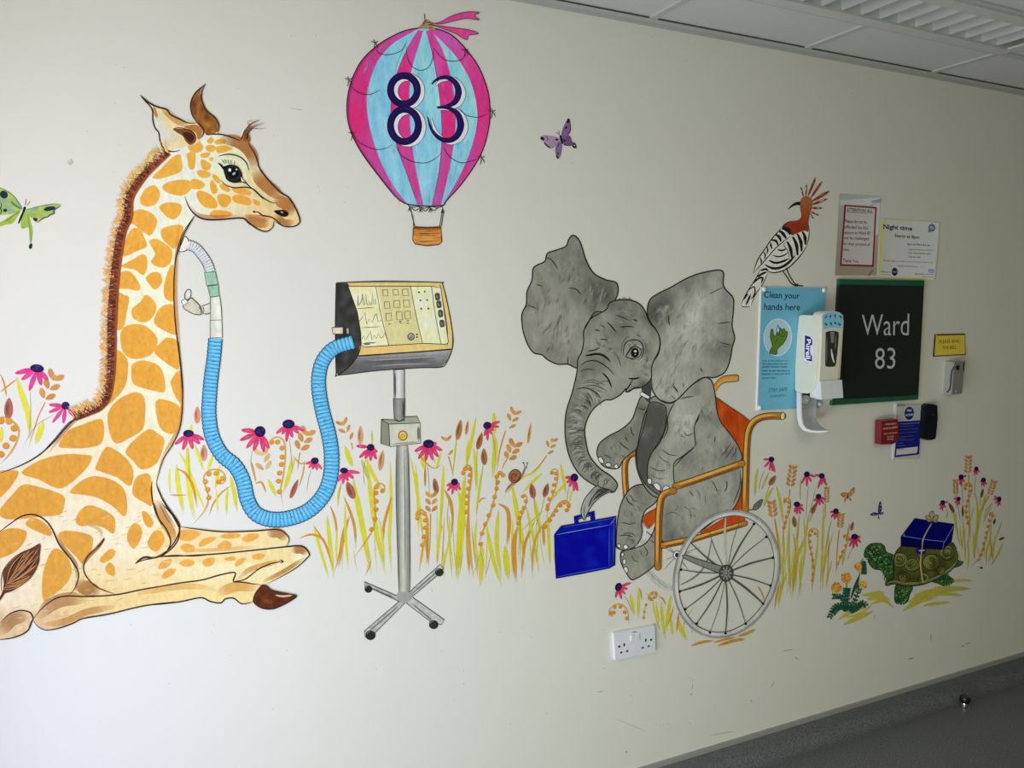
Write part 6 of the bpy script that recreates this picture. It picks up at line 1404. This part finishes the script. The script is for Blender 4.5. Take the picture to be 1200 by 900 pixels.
flower('painted coneflower touching the giraffe chest, left of the blue hose', FQ, (222,207,32,21), [(136,278),(186,313),(250,308),(296,275),(322,247)], 36, [(222,300),(225,420),(240,560)])
flower('painted coneflower inside the hose loop, drooping to the left', FQ, (680,195,33,33), [(560,186),(550,252),(592,302),(638,320),(706,328),(738,305)], 38, [(633,310),(622,400),(655,530)])
flower('painted coneflower at the top inside the hose loop', FQ, (862,147,37,27), [(782,208),(820,213),(848,262),(887,234),(928,208),(968,192)], 30, [(868,235),(878,340),(888,460)])
flower('small painted coneflower touching the inner right side of the hose', FQ, (1030,382,23,19), [(970,402),(990,428),(1016,437),(1045,442),(1076,437)], 24, [(1008,435),(990,500),(978,590)])
flower('painted coneflower just left of the ventilator clamp box', FO, (345,222,17,15), [(275,215),(290,272),(318,278),(345,288),(373,280),(376,246)], 22, [(320,280),(310,340),(318,420)])
flower('painted coneflower low between the hose and the ventilator pole', FO, (217,333,18,12), [(188,388),(212,398),(236,384),(264,371),(294,345)], 22, [(205,390),(195,440),(190,480)])
flower('large painted coneflower just right of the ventilator clamp box', FO, (622,205,25,19), [(555,242),(573,278),(608,288),(642,284),(670,268),(688,238),(662,204)], 24, [(618,290),(622,360),(628,460)])
flower('small painted coneflower right of the ventilator pole, under the wheat', FO, (747,388,15,15), [(708,407),(712,432),(735,448),(757,433),(777,426),(772,402)], 18, [(722,450),(715,520),(712,620)])
flower('painted coneflower with petals swept right, tallest in the middle meadow', FP, (290,117,18,16,-20), [(352,98),(348,124),(322,142),(292,190),(276,168),(312,160)], 18, [(312,150),(325,210),(330,290)])
flower('painted coneflower just left of the elephant trunk tip', FP, (708,367,17,18), [(663,366),(670,392),(682,412),(706,433),(724,433)], 20, [(682,410),(675,450),(670,500)])
flower('painted coneflower above the socket, under the elephant foot', FX, (148,167,21,28,25), [(238,138),(214,182),(196,218),(170,252),(128,244)], 26, [(188,225),(220,280),(245,345)])
flower('painted coneflower nearest the wheelchair back, right side meadow', FT, (180,157,13,12), [(140,157),(145,195),(170,212),(186,216),(197,220)], 15, [(150,205),(130,250),(116,320)])
flower('painted coneflower left of the tallest pair under the soap dispenser', FT, (350,228,13,12), [(322,275),(350,288),(372,264),(392,240),(332,255)], 15, [(358,280),(352,340),(345,460)])
flower('painted coneflower right of the tallest pair under the soap dispenser', FT, (421,236,13,12), [(388,232),(403,298),(422,280),(446,283),(440,258)], 15, [(395,285),(372,380),(345,480)])
flower('painted coneflower in the middle of the right meadow, beneath the tallest pair', FT, (406,335,12,12), [(393,385),(412,378),(432,372),(383,358),(444,350)], 15, [(392,385),(375,430),(360,470)])
flower('painted coneflower above the round curled fern, low in the right meadow', FT, (302,372,14,12), [(290,412),(302,422),(320,420),(337,405),(332,378)], 16, [(312,420),(310,480),(300,560)])
flower('painted coneflower beside a wheat ear, halfway down to the orange butterfly', FT, (489,405,12,12), [(460,410),(466,436),(482,446),(500,442),(509,418)], 15, [(470,445),(455,500),(440,590)])
flower('painted coneflower in front of the tortoise nose, drooping', FT, (579,527,15,12), [(547,546),(553,576),(572,584),(592,578),(610,556),(608,530)], 16, [(572,575),(555,610),(540,650)])
flower('painted coneflower under the tallest wheat ear behind the tortoise, to its left', FU, (332,195,14,14), [(364,188),(316,216),(324,242),(335,254),(352,226)], 15, [(338,250),(340,300),(342,370)])
flower('painted coneflower right of the tallest wheat ear near the right edge', FU, (421,146,11,11), [(402,167),(409,187),(426,184),(441,166)], 13, [(418,185),(412,260),(415,330)])
flower('painted coneflower between two wheat ears near the right edge', FU, (463,212,13,12), [(441,226),(450,248),(466,254),(482,241)], 14, [(455,250),(445,320),(440,380)])
flower('small painted coneflower left of the long beaded fern behind the tortoise', FU, (317,323,11,11), [(286,322),(294,347),(310,362),(323,360)], 14, [(312,355),(318,400),(325,450)])
flower('painted coneflower just above and right of the parcel bow', FU, (224,345,13,13), [(200,362),(207,388),(222,396),(240,376),(257,340)], 14, [(245,380),(252,410),(242,440)])
flower('painted coneflower with petals swept left, rightmost of all', FU, (555,325,11,15), [(518,325),(528,352),(545,370),(560,362),(523,306)], 14, [(515,345),(480,390),(460,450)])
def wheat(label, Z, cx, cy, W, Hh, tilt=0, stem=None, dense=True, col_=None, n=None):
    s_ = Z([(0,0),(1,0)]); k = s_[1][0]-s_[0][0]; (X, Y), = Z([(cx, cy)]); W *= k; Hh *= k
    T = thing('painted_wheat_ear', label, 'wheat mural', P(X, Y+Hh/2), 'wheat ears painted in the meadow')
    c0 = col_ or WHE
    a = math.radians(tilt); ux, uy = math.sin(a), -math.cos(a); vx, vy = math.cos(a), math.sin(a)
    if stem:
        p = Paint(STEM_D, raw=True); p.stroke(Z(stem), [1.6,1.4,.8], ORA, a=.85, fade=(.02,.35)); p.build('stem', T)
    n = n or max(3, round(Hh*.78/(W*(.40 if dense else .48))+.4))
    p = Paint(HEAD_D, raw=True)
    for i in range(n):
        t = i/(n-1)-.5; bx, by = X-ux*t*-Hh*.8, Y-uy*t*-Hh*.8
        bx, by = X+ux*t*Hh*.78, Y+uy*t*Hh*.78
        for sd in (-1, 1):
            if not dense and random.random() < .15: continue
            gx = bx+vx*sd*W*.06; gy = by+vy*sd*W*.06; ex = bx+vx*sd*W*.46+ux*W*.44+random.uniform(-.3,.3); ey = by+vy*sd*W*.46+uy*W*.44+random.uniform(-.3,.3)
            p.petal(gx, gy, ex, ey, W*(.33 if dense else .25), mixc(c0, ref((196,120,60)), random.random()*.45), bulge=.55)
    p.petal(X+ux*Hh*.35, Y+uy*Hh*.35, X+ux*Hh*.56, Y+uy*Hh*.56, W*.32, c0)
    p.build('grains', T)
wheat('painted wheat ear between the two magenta coneflowers at the far left', FL, 345,275,125,190,25,[(318,368),(265,480),(200,690)])
wheat('painted wheat ear inside the right side of the hose loop', FQ, 955,262,100,130,22,[(935,330),(925,390),(920,450)])
wheat('pale painted wheat ear in the middle of the hose loop', FQ, 700,392,110,120,-10,None,False,ref((240,206,150)))
wheat('painted wheat ear of loose grains just right of the hose', FO, 228,150,62,100,-22,[(252,200),(256,215),(258,235)],False)
wheat('stubby painted wheat ear between two beaded ferns right of the ventilator pole', FO, 635,495,58,88,0,[(632,540),(630,660),(622,790)])
wheat('painted wheat ear just right of the coneflower by the clamp box', FO, 712,225,54,90,-5,[(718,265),(730,310),(742,370)],False)
wheat('tallest painted wheat ear in the middle meadow', FP, 405,95,62,90,22,[(378,142),(350,240),(335,340)],False)
wheat('fat painted wheat ear above and left of the snail', FP, 405,248,68,85,22,[(385,280),(372,300),(360,330)])
wheat('painted wheat ear right of the snail, near the elephant trunk', FP, 588,222,54,80,22,[(575,262),(540,310),(500,345)],False)
wheat('tall painted wheat ear right of the wheelchair back post', FT, 276,245,44,105,8,[(268,300),(266,330),(262,350)])
wheat('low painted wheat ear close to the big wheel, right side', FT, 186,402,46,76,-8,[(196,442),(212,560),(224,700)])
wheat('narrow painted wheat ear touching the middle coneflower', FT, 445,332,28,80,0,[(438,370),(438,410),(436,450)])
wheat('painted wheat ear right of the halfway coneflower', FT, 511,457,34,72,5,[(505,495),(496,580),(490,700)])
wheat('tallest painted wheat ear behind the tortoise', FU, 373,130,44,105,3,[(374,180),(376,205),(378,235)])
wheat('painted wheat ear left of the beaded fern behind the tortoise', FU, 300,260,34,92,-3,[(302,300),(304,340),(306,380)])
wheat('painted wheat ear leaning right, near the right edge', FU, 510,265,40,90,18,[(495,305),(470,350),(450,400)])
def seed(label, Z, cx, cy, W, Hh, tilt=0, c=None, stem=None):
    s_ = Z([(0,0),(1,0)]); k = s_[1][0]-s_[0][0]; (X, Y), = Z([(cx, cy)]); W *= k; Hh *= k
    c = c or SED
    T = thing('painted_seed_head', label, 'seed head mural', P(X, Y+Hh/2), 'brown seed heads painted in the meadow')
    a = math.radians(tilt); ux, uy = math.sin(a), -math.cos(a)
    if stem: p = Paint(STEM_D, raw=True); p.stroke(Z(stem), [1.4,1.2,.8], YE2, a=.8, fade=(.05,.4)); p.build('stem', T)
    p = Paint(HEAD_D-.0001, raw=True)
    x0, y0, x1, y1 = X-ux*Hh/2, Y-uy*Hh/2, X+ux*Hh/2, Y+uy*Hh/2
    q = [(x0+(x1-x0)*t-uy*W/2*m, y0+(y1-y0)*t+ux*W/2*m) for t, m in ((0,0),(.12,.7),(.35,1),(.6,.95),(.85,.55),(1,0))]+[(x0+(x1-x0)*t+uy*W/2*m, y0+(y1-y0)*t-ux*W/2*m) for t, m in ((.85,.55),(.6,.95),(.35,1),(.12,.7))]
    p.fill(q, c); p.up(); p.stroke([(x0+(x1-x0)*.15, y0+(y1-y0)*.15),((x0+x1)/2-W*.15, (y0+y1)/2),(x0+(x1-x0)*.85, y0+(y1-y0)*.85)], W*.35, mixc(c, ref((120,70,50)), .5), a=.6, fade=.4)
    p.build('seed_pod', T)
seed('pinkish painted seed head at the far left edge above a curled fern', FL, 60,412,60,150,2,REDB)
seed('painted seed head floating above the coneflower by the giraffe chest', FQ, 278,90,40,110,0,ref((230,160,130)))
seed('painted seed head right of the coneflower by the giraffe chest', FQ, 320,332,44,104,0,ref((226,160,130)))
seed('slim reddish painted seed head low inside the hose loop', FQ, 898,562,32,130,22,REDB)
seed('painted seed head above the coneflower left of the clamp box', FO, 295,165,26,92,0,ref((226,170,130)))
seed('painted seed head right of the coneflower left of the clamp box', FO, 396,285,27,98,8,ref((222,164,120)))
seed('plump reddish painted seed head under the low coneflower by the hose', FO, 248,428,38,88,-22,REDB)
seed('reddish painted seed head right of the ventilator pole', FO, 656,407,26,76,-10,REDB)
seed('thin painted seed head close to the ventilator pole on its right', FO, 606,360,10,100,0,ref((206,160,90)))
seed('tall brown painted seed head beside the middle wheat ears', FP, 155,138,28,98,10,ref((190,132,76)),[(142,180),(135,260),(125,350)])
seed('slender orange painted seed head beside the tall brown one', FP, 193,128,14,70,8,ref((214,150,76)))
seed('brown painted seed head left of the tallest middle coneflower stem', FP, 254,192,26,84,15,ref((176,116,66)),[(242,235),(238,330),(235,440)])
seed('brown painted seed head right under the tallest middle coneflower', FP, 275,267,30,80,-3,ref((178,120,74)),[(270,305),(255,420),(235,560)])
seed('lone slim orange painted seed head near the elephant trunk', FP, 492,155,14,100,8,ref((226,168,90)))
seed('reddish painted seed head under the snail', FP, 507,432,30,72,-8,REDB,[(512,465),(530,560),(545,640)])
seed('brown painted seed head leaning right, left of the coneflower by the trunk', FP, 572,428,27,68,15,ref((168,110,84)),[(565,460),(545,540),(520,600)])
seed('painted seed head leaning right near the wheelchair back post', FT, 185,258,26,58,35,ref((176,128,98)),[(170,285),(158,320),(150,350)])
seed('brown painted seed head low left in the right meadow', FT, 290,455,22,56,-8,ref((170,122,88)))
seed('painted seed head leaning right under the tallest pair of coneflowers', FT, 383,393,22,56,22,ref((184,112,92)),[(372,420),(350,470),(335,520)])
seed('small painted seed head above the curled fern near the tortoise', FT, 567,477,16,46,12,ref((170,130,90)))
seed('brown painted seed head right of the parcel, leaning left', FU, 275,375,22,66,-28,ref((150,96,70)))
seed('narrow brown painted seed head left of the long beaded fern', FU, 341,395,14,72,0,ref((150,96,70)))
seed('narrow brown painted seed head under the right edge coneflowers', FU, 455,290,16,56,15,ref((140,96,60)))
seed('small dark painted seed head right of the second beaded fern', FU, 527,455,14,36,15,ref((110,76,80)))
seed('small dark painted seed head at the far right, lying sideways', FU, 570,556,14,38,65,ref((110,80,70)))
def fern(label, Z, stem, beads, r=11, w=7):
    s_ = Z([(0,0),(1,0)]); k = s_[1][0]-s_[0][0]; (X, Y), = Z([stem[-1]])
    T = thing('painted_curled_fern', label, 'fern mural', P(X, Y), 'curled fern fronds painted in the meadow')
    p = Paint(HEAD_D+.0002, raw=True); p.stroke(Z(stem), [w*k*.8, w*k, w*k, w*k*1.1, w*k*.5], mixc(ORA, YEL, .15), a=.92, fade=(.02,.25)); p.build('frond', T)
    p = Paint(HEAD_D+.00026, raw=True)
    for x, y in beads:
        (bx, by), = Z([(x, y)]); p.dot(bx, by, r*k, r*k*.86, mixc(ORA, ref((228,156,38)), random.random()), ang=random.uniform(-30,30)); p.stroke(arc(bx, by, r*k*.9, r*k*.8, 20, 170, 6), .7, ref((206,120,36)), a=.7)
    p.build('beads', T)
fern('painted curled fern cut by the left edge of the picture', FL, [(-20,480),(40,478),(105,520),(132,575),(110,660),(60,740),(0,805)], [(5,500),(62,502),(100,552),(90,622),(42,675),(5,735)], 26, 12)
fern('painted fern with a double curl, left of the hose', FQ, [(400,505),(430,530),(458,500),(440,455),(395,438),(345,450),(318,495),(335,560),(350,620),(325,700),(250,790)], [(330,515),(352,466),(398,462),(415,516),(440,495),(345,566),(352,618)], 17, 9)
fern('long beaded painted fern inside the hose loop', FQ, [(740,272),(755,243),(800,232),(835,268),(840,360),(828,470),(812,570),(826,672)], [(754,262),(791,262),(820,300),(821,358),(816,405),(804,460),(798,512),(803,580)], 17, 9)
fern('painted fern left of the ventilator pole', FO, [(398,440),(412,412),(388,396),(362,415),(364,480),(366,560),(348,630),(262,755)], [(372,412),(402,430),(370,440),(371,480),(370,520),(365,565),(349,615)], 12, 7)
fern('painted fern just right of the ventilator pole', FO, [(572,572),(562,540),(588,522),(612,555),(616,620),(592,720),(577,822)], [(568,560),(578,538),(602,540),(606,572),(605,607),(600,650),(592,690)], 11, 9)
fern('straight beaded painted fern under the tall brown seed head', FP, [(172,352),(180,318),(206,312),(214,360),(200,480),(205,680),(226,855)], [(175,345),(185,325),(207,325),(207,355),(205,385),(200,420),(195,455),(192,490),(190,532)], 11, 9)
fern('slanting beaded painted fern left of the snail', FP, [(372,358),(352,338),(334,362),(332,430),(300,550),(262,640),(248,702)], [(366,356),(350,345),(336,362),(340,390),(335,420),(325,460),(318,500),(297,548),(280,590),(265,635),(258,685)], 11, 8)
fern('beaded painted fern leaning right, right of the snail', FP, [(593,350),(605,328),(628,338),(622,400),(585,500),(572,570)], [(600,343),(620,347),(620,372),(610,402),(605,435),(587,470),(580,500),(578,518)], 10, 6)
fern('small beaded painted fern under the snail', FP, [(452,462),(468,448),(480,475),(455,550),(436,595)], [(462,456),(475,480),(465,512),(455,532),(445,560),(438,586)], 10, 6)
fern('painted fern arching toward the blue suitcase', FP, [(668,526),(686,502),(665,478),(632,495),(595,555),(540,620),(510,710),(506,850)], [(660,486),(680,500),(672,522),(640,500),(620,525),(605,545),(590,572),(568,602)], 11, 9)
fern('short painted fern hoop just above the socket', FX, [(112,372),(85,362),(88,325),(125,292),(175,295),(212,340),(222,435)], [(96,350),(115,348),(122,308),(162,306),(192,345),(208,388)], 14, 7)
fern('tiny painted fern curl above the grass tuft by the wheel', FX, [(360,262),(365,222),(395,202),(420,212),(412,245),(390,250)], [(365,240),(385,215),(412,216),(400,240),(378,255)], 11, 7)
fern('tiny beaded painted fern between socket tufts', FX, [(345,285),(335,320),(325,390)], [(342,292),(330,342),(326,384)], 10, 5)
fern('curled painted fern high in the right meadow near the wheelchair', FT, [(240,372),(240,348),(262,345),(272,370),(262,420),(240,480),(232,600)], [(246,355),(264,362),(264,385),(262,408),(252,432),(246,460),(240,482)], 9, 6)
fern('long beaded painted fern low in the right meadow', FT, [(398,530),(402,502),(382,488),(360,505),(360,560),(378,640),(382,700),(372,785)], [(390,512),(375,500),(364,520),(364,550),(368,580),(372,610),(378,640),(381,672),(380,705),(376,735)], 8, 6)
fern('slanting painted fern left of the tortoise nose', FT, [(525,535),(532,520),(550,528),(540,570),(512,625),(492,680),(490,715)], [(530,525),(543,538),(535,570),(522,600),(510,625),(497,655)], 8, 5)
fern('long beaded painted fern under the tallest wheat behind the tortoise', FU, [(355,278),(350,245),(372,228),(394,245),(390,290),(368,340),(360,420),(382,480),(380,560),(362,610)], [(356,262),(362,240),(386,245),(388,275),(378,305),(370,335),(362,365),(361,400),(365,430),(372,465)], 10, 6)
fern('beaded painted fern nearest the right edge, ending by the bee', FU, [(500,430),(502,405),(518,408),(508,450),(488,520),(465,600),(435,675),(382,722)], [(503,412),(517,422),(495,450),(489,485),(481,520),(475,550),(465,585),(460,620),(450,650),(434,680)], 9, 6)
# ================================================================== THE MURAL: tortoise with parcel, orange plant, bee
lev = Level(.0012)
T = thing('painted_tortoise', 'painted green tortoise with a swirled shell walking left with a parcel on its back', 'tortoise mural', P(1065,708))
SK = (16,44,14); SK2 = (44,74,34); SH = (60,62,22); SH2 = (94,96,50); TK = (14,18,12)
def skc(x, y): return mixc(SK, SK2, .5+1.5*noise.noise(Vector((x*.35, y*.35, 2))))
p = Paint(lev)
for q in ([(213,458),(222,415),(255,386),(310,385),(332,402),(345,435),(390,460),(392,540),(380,598),(350,602),(335,575),(312,542),(270,532),(242,502),(232,472)],
          [(400,630),(392,690),(398,730),(440,742),(468,722),(480,685),(497,640),(450,620)],[(605,600),(640,558),(690,552),(712,578),(738,598),(718,625),(685,633),(650,620)],[(728,522),(758,482),(775,490),(794,492),(780,512),(750,524)]):
    Q = Nv(q); p.fill(Q, skc, grid=1.6); p.up(); p.stroke(Q, .8, TK, closed=True)
p.up(); p.hold = True
for cx, cy, rx, ry, n in ((280,440,55,45,60),(345,520,38,55,40),(440,690,38,42,34),(670,590,44,28,26)):
    for _ in range(n):
        t = random.uniform(0,6.28); r_ = math.sqrt(random.random()); x, y = Nv([(cx+rx*r_*math.cos(t), cy+ry*r_*math.sin(t))])[0]
        p.dot(x, y, random.uniform(.5,1.2), random.uniform(.5,1.0), random.choice([(72,104,58),(10,26,10),(96,118,84),(8,28,10)]), n=7)
for q, w in (([(213,460),(225,475),(240,478)],1.0),([(232,475),(245,500)],.8),([(335,575),(330,590),(342,610)],.8),([(325,560),(322,575)],.6)): p.stroke(Nv(q), w, TK)
p.stroke(Nv([(216,466),(228,474),(238,470)]), .7, (150,150,130))
for x in (398,420,438,455): p.stroke(Nv([(x,735),(x-1,750)]), 1.1, (150,150,138)); 
for x, y in ((690,632),(704,628),(716,620)): p.stroke(Nv([(x,y-3),(x+2,y+6)]), .8, (140,140,128))
p.hold = False
p.build('body', T)
p = Paint(lev); (x, y), = Nv([(291,442)]); p.stroke(ellipse(x, y, 3.4, 3.0, 0, 14), .8, TK, closed=True); p.dot(x, y, 2.0, 2.2, (12,14,12)); p.dot(x+.5, y-.6, .6, .6, (120,126,110)); p.build('eye', T)
p = Paint(lev)
shell = Nv([(385,520),(390,460),(425,405),(500,390),(620,385),(725,378),(752,420),(762,462),(752,510),(700,560),(620,602),(545,628),(455,635),(390,622),(350,632),(338,625),(345,605),(385,590)])
def shc(x, y): return mixc(SH, (42,44,14), .5+1.1*noise.noise(Vector((x*.12, y*.12, 5))))
p.fill(shell, shc, grid=2); p.up(2)
rim_ = [(345,618),(390,606),(455,618),(540,612),(620,588),(700,545),(748,500),(760,465)]
p.stroke(Nv(rim_), 3.2, (92,94,56), a=.8); p.stroke(Nv([(x,y-8) for x, y in rim_]), .7, TK)
p.hold = True
for cx, cy, r_, n in ((497,500,46,4.2),(608,495,46,4.0),(420,480,40,3.0),(700,440,40,3.0),(450,580,30,2.2),(560,590,30,2.0),(660,545,26,2.0)):
    for kk in range(int(n*2)):
        rr = r_*(kk+1)/(n*2); a0 = random.uniform(0,360)
        p.stroke(Nv(arc(cx, cy, rr, rr*random.uniform(.85,1.1), a0, a0+random.uniform(120,250), 8)), random.uniform(.6,1.2), SH2 if kk % 2 else (84,88,40))
    for kk in range(4):
        a0 = random.uniform(0,360); rr = r_*random.uniform(.25,1.15); p.stroke(Nv(arc(cx, cy, rr, rr*.95, a0, a0+random.uniform(80,200), 8)), .7, (24,24,8))
    p.stroke(Nv(ellipse(cx, cy, r_*1.08, r_*1.1, 10, 20)), .6, (26,28,10), closed=True, a=.7)
p.hold = False; p.up()
p.stroke(shell, .9, TK, closed=True); p.stroke(Nv([(425,400),(392,460),(388,540),(380,600)]), 1.0, TK)
p.build('shell', T)
p = Paint(lev); p.stroke(Nv([(548,440),(542,500),(548,560),(560,618)]), 2.2, (124,112,74)); p.stroke(Nv([(543,440),(537,500),(543,560),(553,620)]), .6, TK); p.build('strap', T)
GT = thing('painted_parcel', 'painted navy parcel tied with ribbon and a bow, on the tortoise shell', 'parcel mural', P(1083,643))
p = Paint(lev); NB = (0,0,44)
p.fill(Nv([(430,345),(510,238),(742,272),(725,370),(676,420),(560,412),(428,398)]), NB, smooth=False)
p.fill(Nv([(430,345),(510,238),(742,272),(686,372)]), (0,0,56), smooth=False); p.up()
for q, w, c in (([(430,345),(510,238),(742,272),(725,370),(676,420),(560,412),(428,398),(430,345)],.9,(4,4,24)),([(440,340),(560,360),(686,374)],.8,(70,74,150)),([(686,374),(742,274)],.8,(74,78,150)),([(682,376),(674,416)],.8,(60,64,140)),([(445,338),(450,330)],.9,(110,114,170))): p.stroke(Nv(q), w, c, n=1, taper=False)
p.build('box', GT)
p = Paint(lev); p.stroke(Nv([(612,262),(580,315),(557,368),(555,415)]), 1.5, (118,112,86)); p.stroke(Nv([(608,262),(575,315),(552,368),(550,415)]), .5, (40,36,24))
q = Nv([(520,415),(575,415),(572,445),(522,442)]); p.fill(q, (10,10,90), smooth=False); p.up(); p.stroke(q+q[:1], .7, (4,4,24), n=1, taper=False); p.stroke(Nv([(532,428),(570,424)]), 1.5, (140,126,60)); p.stroke(Nv([(552,412),(548,450)]), 1.3, (140,126,60)); p.build('ribbon', GT)
p = Paint(lev)
for q in ([(612,250),(585,245),(572,225),(590,222),(608,238)],[(612,250),(640,245),(648,222),(632,220),(618,238)],[(610,245),(596,215),(605,198),(620,200),(622,220),(614,240)],[(612,250),(590,258),(584,245)],[(612,250),(636,262),(640,248)]):
    Q = Nv(q); p.fill(Q, (116,104,74)); p.up(); p.stroke(Q, .8, (60,48,28), closed=True)
p.dot(*Nv([(612,246)])[0], 1.4, 1.4, (90,78,50)); p.build('bow', GT)
# ---- orange flowered plant
PT = thing('painted_marigold_plant', 'small painted plant with four orange flower heads and dark green leaves by the tortoise', 'plant mural', P(995,720))
p = Paint(lev); GR = (18,52,36)
for q in ([(120,785),(80,750),(40,760),(12,815)],[(118,785),(90,760),(60,765),(35,790)],[(122,780),(100,735),(80,700),(35,695)],[(122,780),(105,700),(105,650)],[(125,780),(150,740),(180,660),(185,630)],[(130,782),(170,755),(205,735),(225,750)],[(122,785),(160,770),(190,745)],[(125,780),(115,700),(118,650)],[(205,480),(212,520),(212,560)]):
    Q = spline(Nv(q), 8); p.stroke(Nv(q), 1.2, GR)
    p.hold = True
    for i in range(2, len(Q)-1, 2):
        for sd in (-1,1):
            dx, dy = Q[i+1][0]-Q[i-1][0], Q[i+1][1]-Q[i-1][1]; l = math.hypot(dx, dy) or 1
            p.petal(Q[i][0], Q[i][1], Q[i][0]+(dx/l*.8-dy/l*sd)*3.4, Q[i][1]+(dy/l*.8+dx/l*sd)*3.4, 2.3, random.choice([GR,(20,54,38),(28,70,48)]))
    p.hold = False
p.fill(Nv([(135,700),(150,640),(175,585),(187,568),(180,620),(160,660),(140,705)]), (18,54,38)); p.fill(Nv([(205,500),(220,495),(220,560),(210,565),(200,540)]), (20,50,36))
p.build('leaves', PT)
for cx, cy, r_, st in ((50,645,30,[(70,675),(95,720)]),(108,588,30,[(108,615),(112,650)]),(178,520,23,[(185,545),(188,575)]),(205,628,23,[(200,650),(185,680)])):
    p = Paint(lev); p.stroke(Nv(st), .9, (40,60,44)); p.hold = True; p.dot(*Nv([(cx,cy)])[0], r_*.2, r_*.2, (150,100,36)); p.hold = False; p.up(); p.hold = True
    for _ in range(26):
        t = random.uniform(0,6.28); rr = r_*math.sqrt(random.random()); p.dot(*Nv([(cx+rr*math.cos(t), cy+rr*1.1*math.sin(t))])[0], random.uniform(.7,1.3), random.uniform(.6,1.1), random.choice([(176,120,44),(150,92,34),(196,142,66),(120,66,24)]), n=7)
    p.hold = False; p.build('flower_head', PT)
p = Paint(lev); p.stroke(Nv([(212,468),(200,482),(190,495)]), .7, (60,70,50)); p.build('stem', PT)
# ---- tiny bee
BT = thing('painted_bee', 'tiny painted bee at the foot of the grass behind the tortoise', 'bee mural', P(1149,667))
Bz = V(1060,520,.2)
p = Paint(lev); p.petal(*Bz([(440,720)])[0], *Bz([(425,705)])[0], 2, (160,160,150)); p.petal(*Bz([(442,720)])[0], *Bz([(438,702)])[0], 2, (150,150,142)); p.build('wing', BT)
p = Paint(lev); p.stroke(Bz([(430,715),(445,722)]), 1.6, (120,110,60)); p.dot(*Bz([(450,727)])[0], 1.6, 1.2, (18,16,14)); p.build('body', BT)
# wall chip above the butterfly and a filled hole by the stand
c = Paint(.0002); c.poly([(80,188),(84,185.5),(86.5,190),(82.5,194),(79.4,192)], (190,192,188)); c.build('trim_6')['kind'] = 'structure'
c = Paint(.0002); c.dot(439.5,644.5,2,2.2,(200,200,196)); c.build('trim_7')['kind'] = 'structure'
# ================================================================== CAMERA + LIGHT
cd = bpy.data.cameras.new('camera'); cam = bpy.data.objects.new('camera', cd); col.objects.link(cam)
cd.sensor_fit = 'HORIZONTAL'; cd.sensor_width = 36; cd.lens = F/1200*36; cd.clip_start = .02
cam.matrix_world = Matrix.Translation(CAM) @ M.to_4x4()
sc.camera = cam
w = bpy.data.worlds.new('daylight'); w.use_nodes = True; sc.world = w
bg = w.node_tree.nodes['Background']; bg.inputs['Color'].default_value = (.75, .87, 1, 1); bg.inputs['Strength'].default_value = 0.05
def area(name, loc, target, sx, sy, power, c):
    l = bpy.data.lights.new(name, 'AREA'); l.shape = 'RECTANGLE'; l.size = sx; l.size_y = sy; l.energy = power; l.color = c
    o = bpy.data.objects.new(name, l); col.objects.link(o); o.location = loc
    o.rotation_euler = (Vector(target)-Vector(loc)).to_track_quat('-Z', 'Y').to_euler()
    return o
# daylight lamps set just inside the assumed window in the left wall
def rgb(r, g, b):
    m = max(r, g, b); return m, (r/m, g/m, b/m)
XI = XL+.01
for nm, (y0, y1), (z0, z1), c in (('assumed_window_low', (-1.5, WY1-.03), (.1, .8), (7.6, 9.2, 15.0)), ('assumed_window_low', (-3, -1.5), (.1, .8), (35, 41, 31)),
                              ('assumed_window_middle', (-1.5, WY1-.03), (.8, 1.5), (7.1, 7.3, 10.6)), ('assumed_window_high', (-1.5, WY1-.03), (1.5, 2.15), (10.4, 10.8, 11.4))):
    e, k = rgb(c[0], c[1]*.97, c[2]*1.03)
    area(nm, (XI, (y0+y1)/2, (z0+z1)/2), (XI+1, (y0+y1)/2, (z0+z1)/2), y1-y0, z1-z0, e, k)
# added fill light under the ceiling further back, with no fitting of its own
e, k = rgb(22, 20.8, 20)
area('ceiling_fill', (.6, -2.6, HC-.03), (.6, -2.6, 0), 1.1, .5, e, k)
sc.view_settings.view_transform = 'Standard'; sc.view_settings.look = 'None'
sc.view_settings.exposure = 0.0; sc.view_settings.gamma = 1.0; sc.view_settings.use_curve_mapping = False
try: sc.cycles.transparent_max_bounces = 48
except Exception: pass
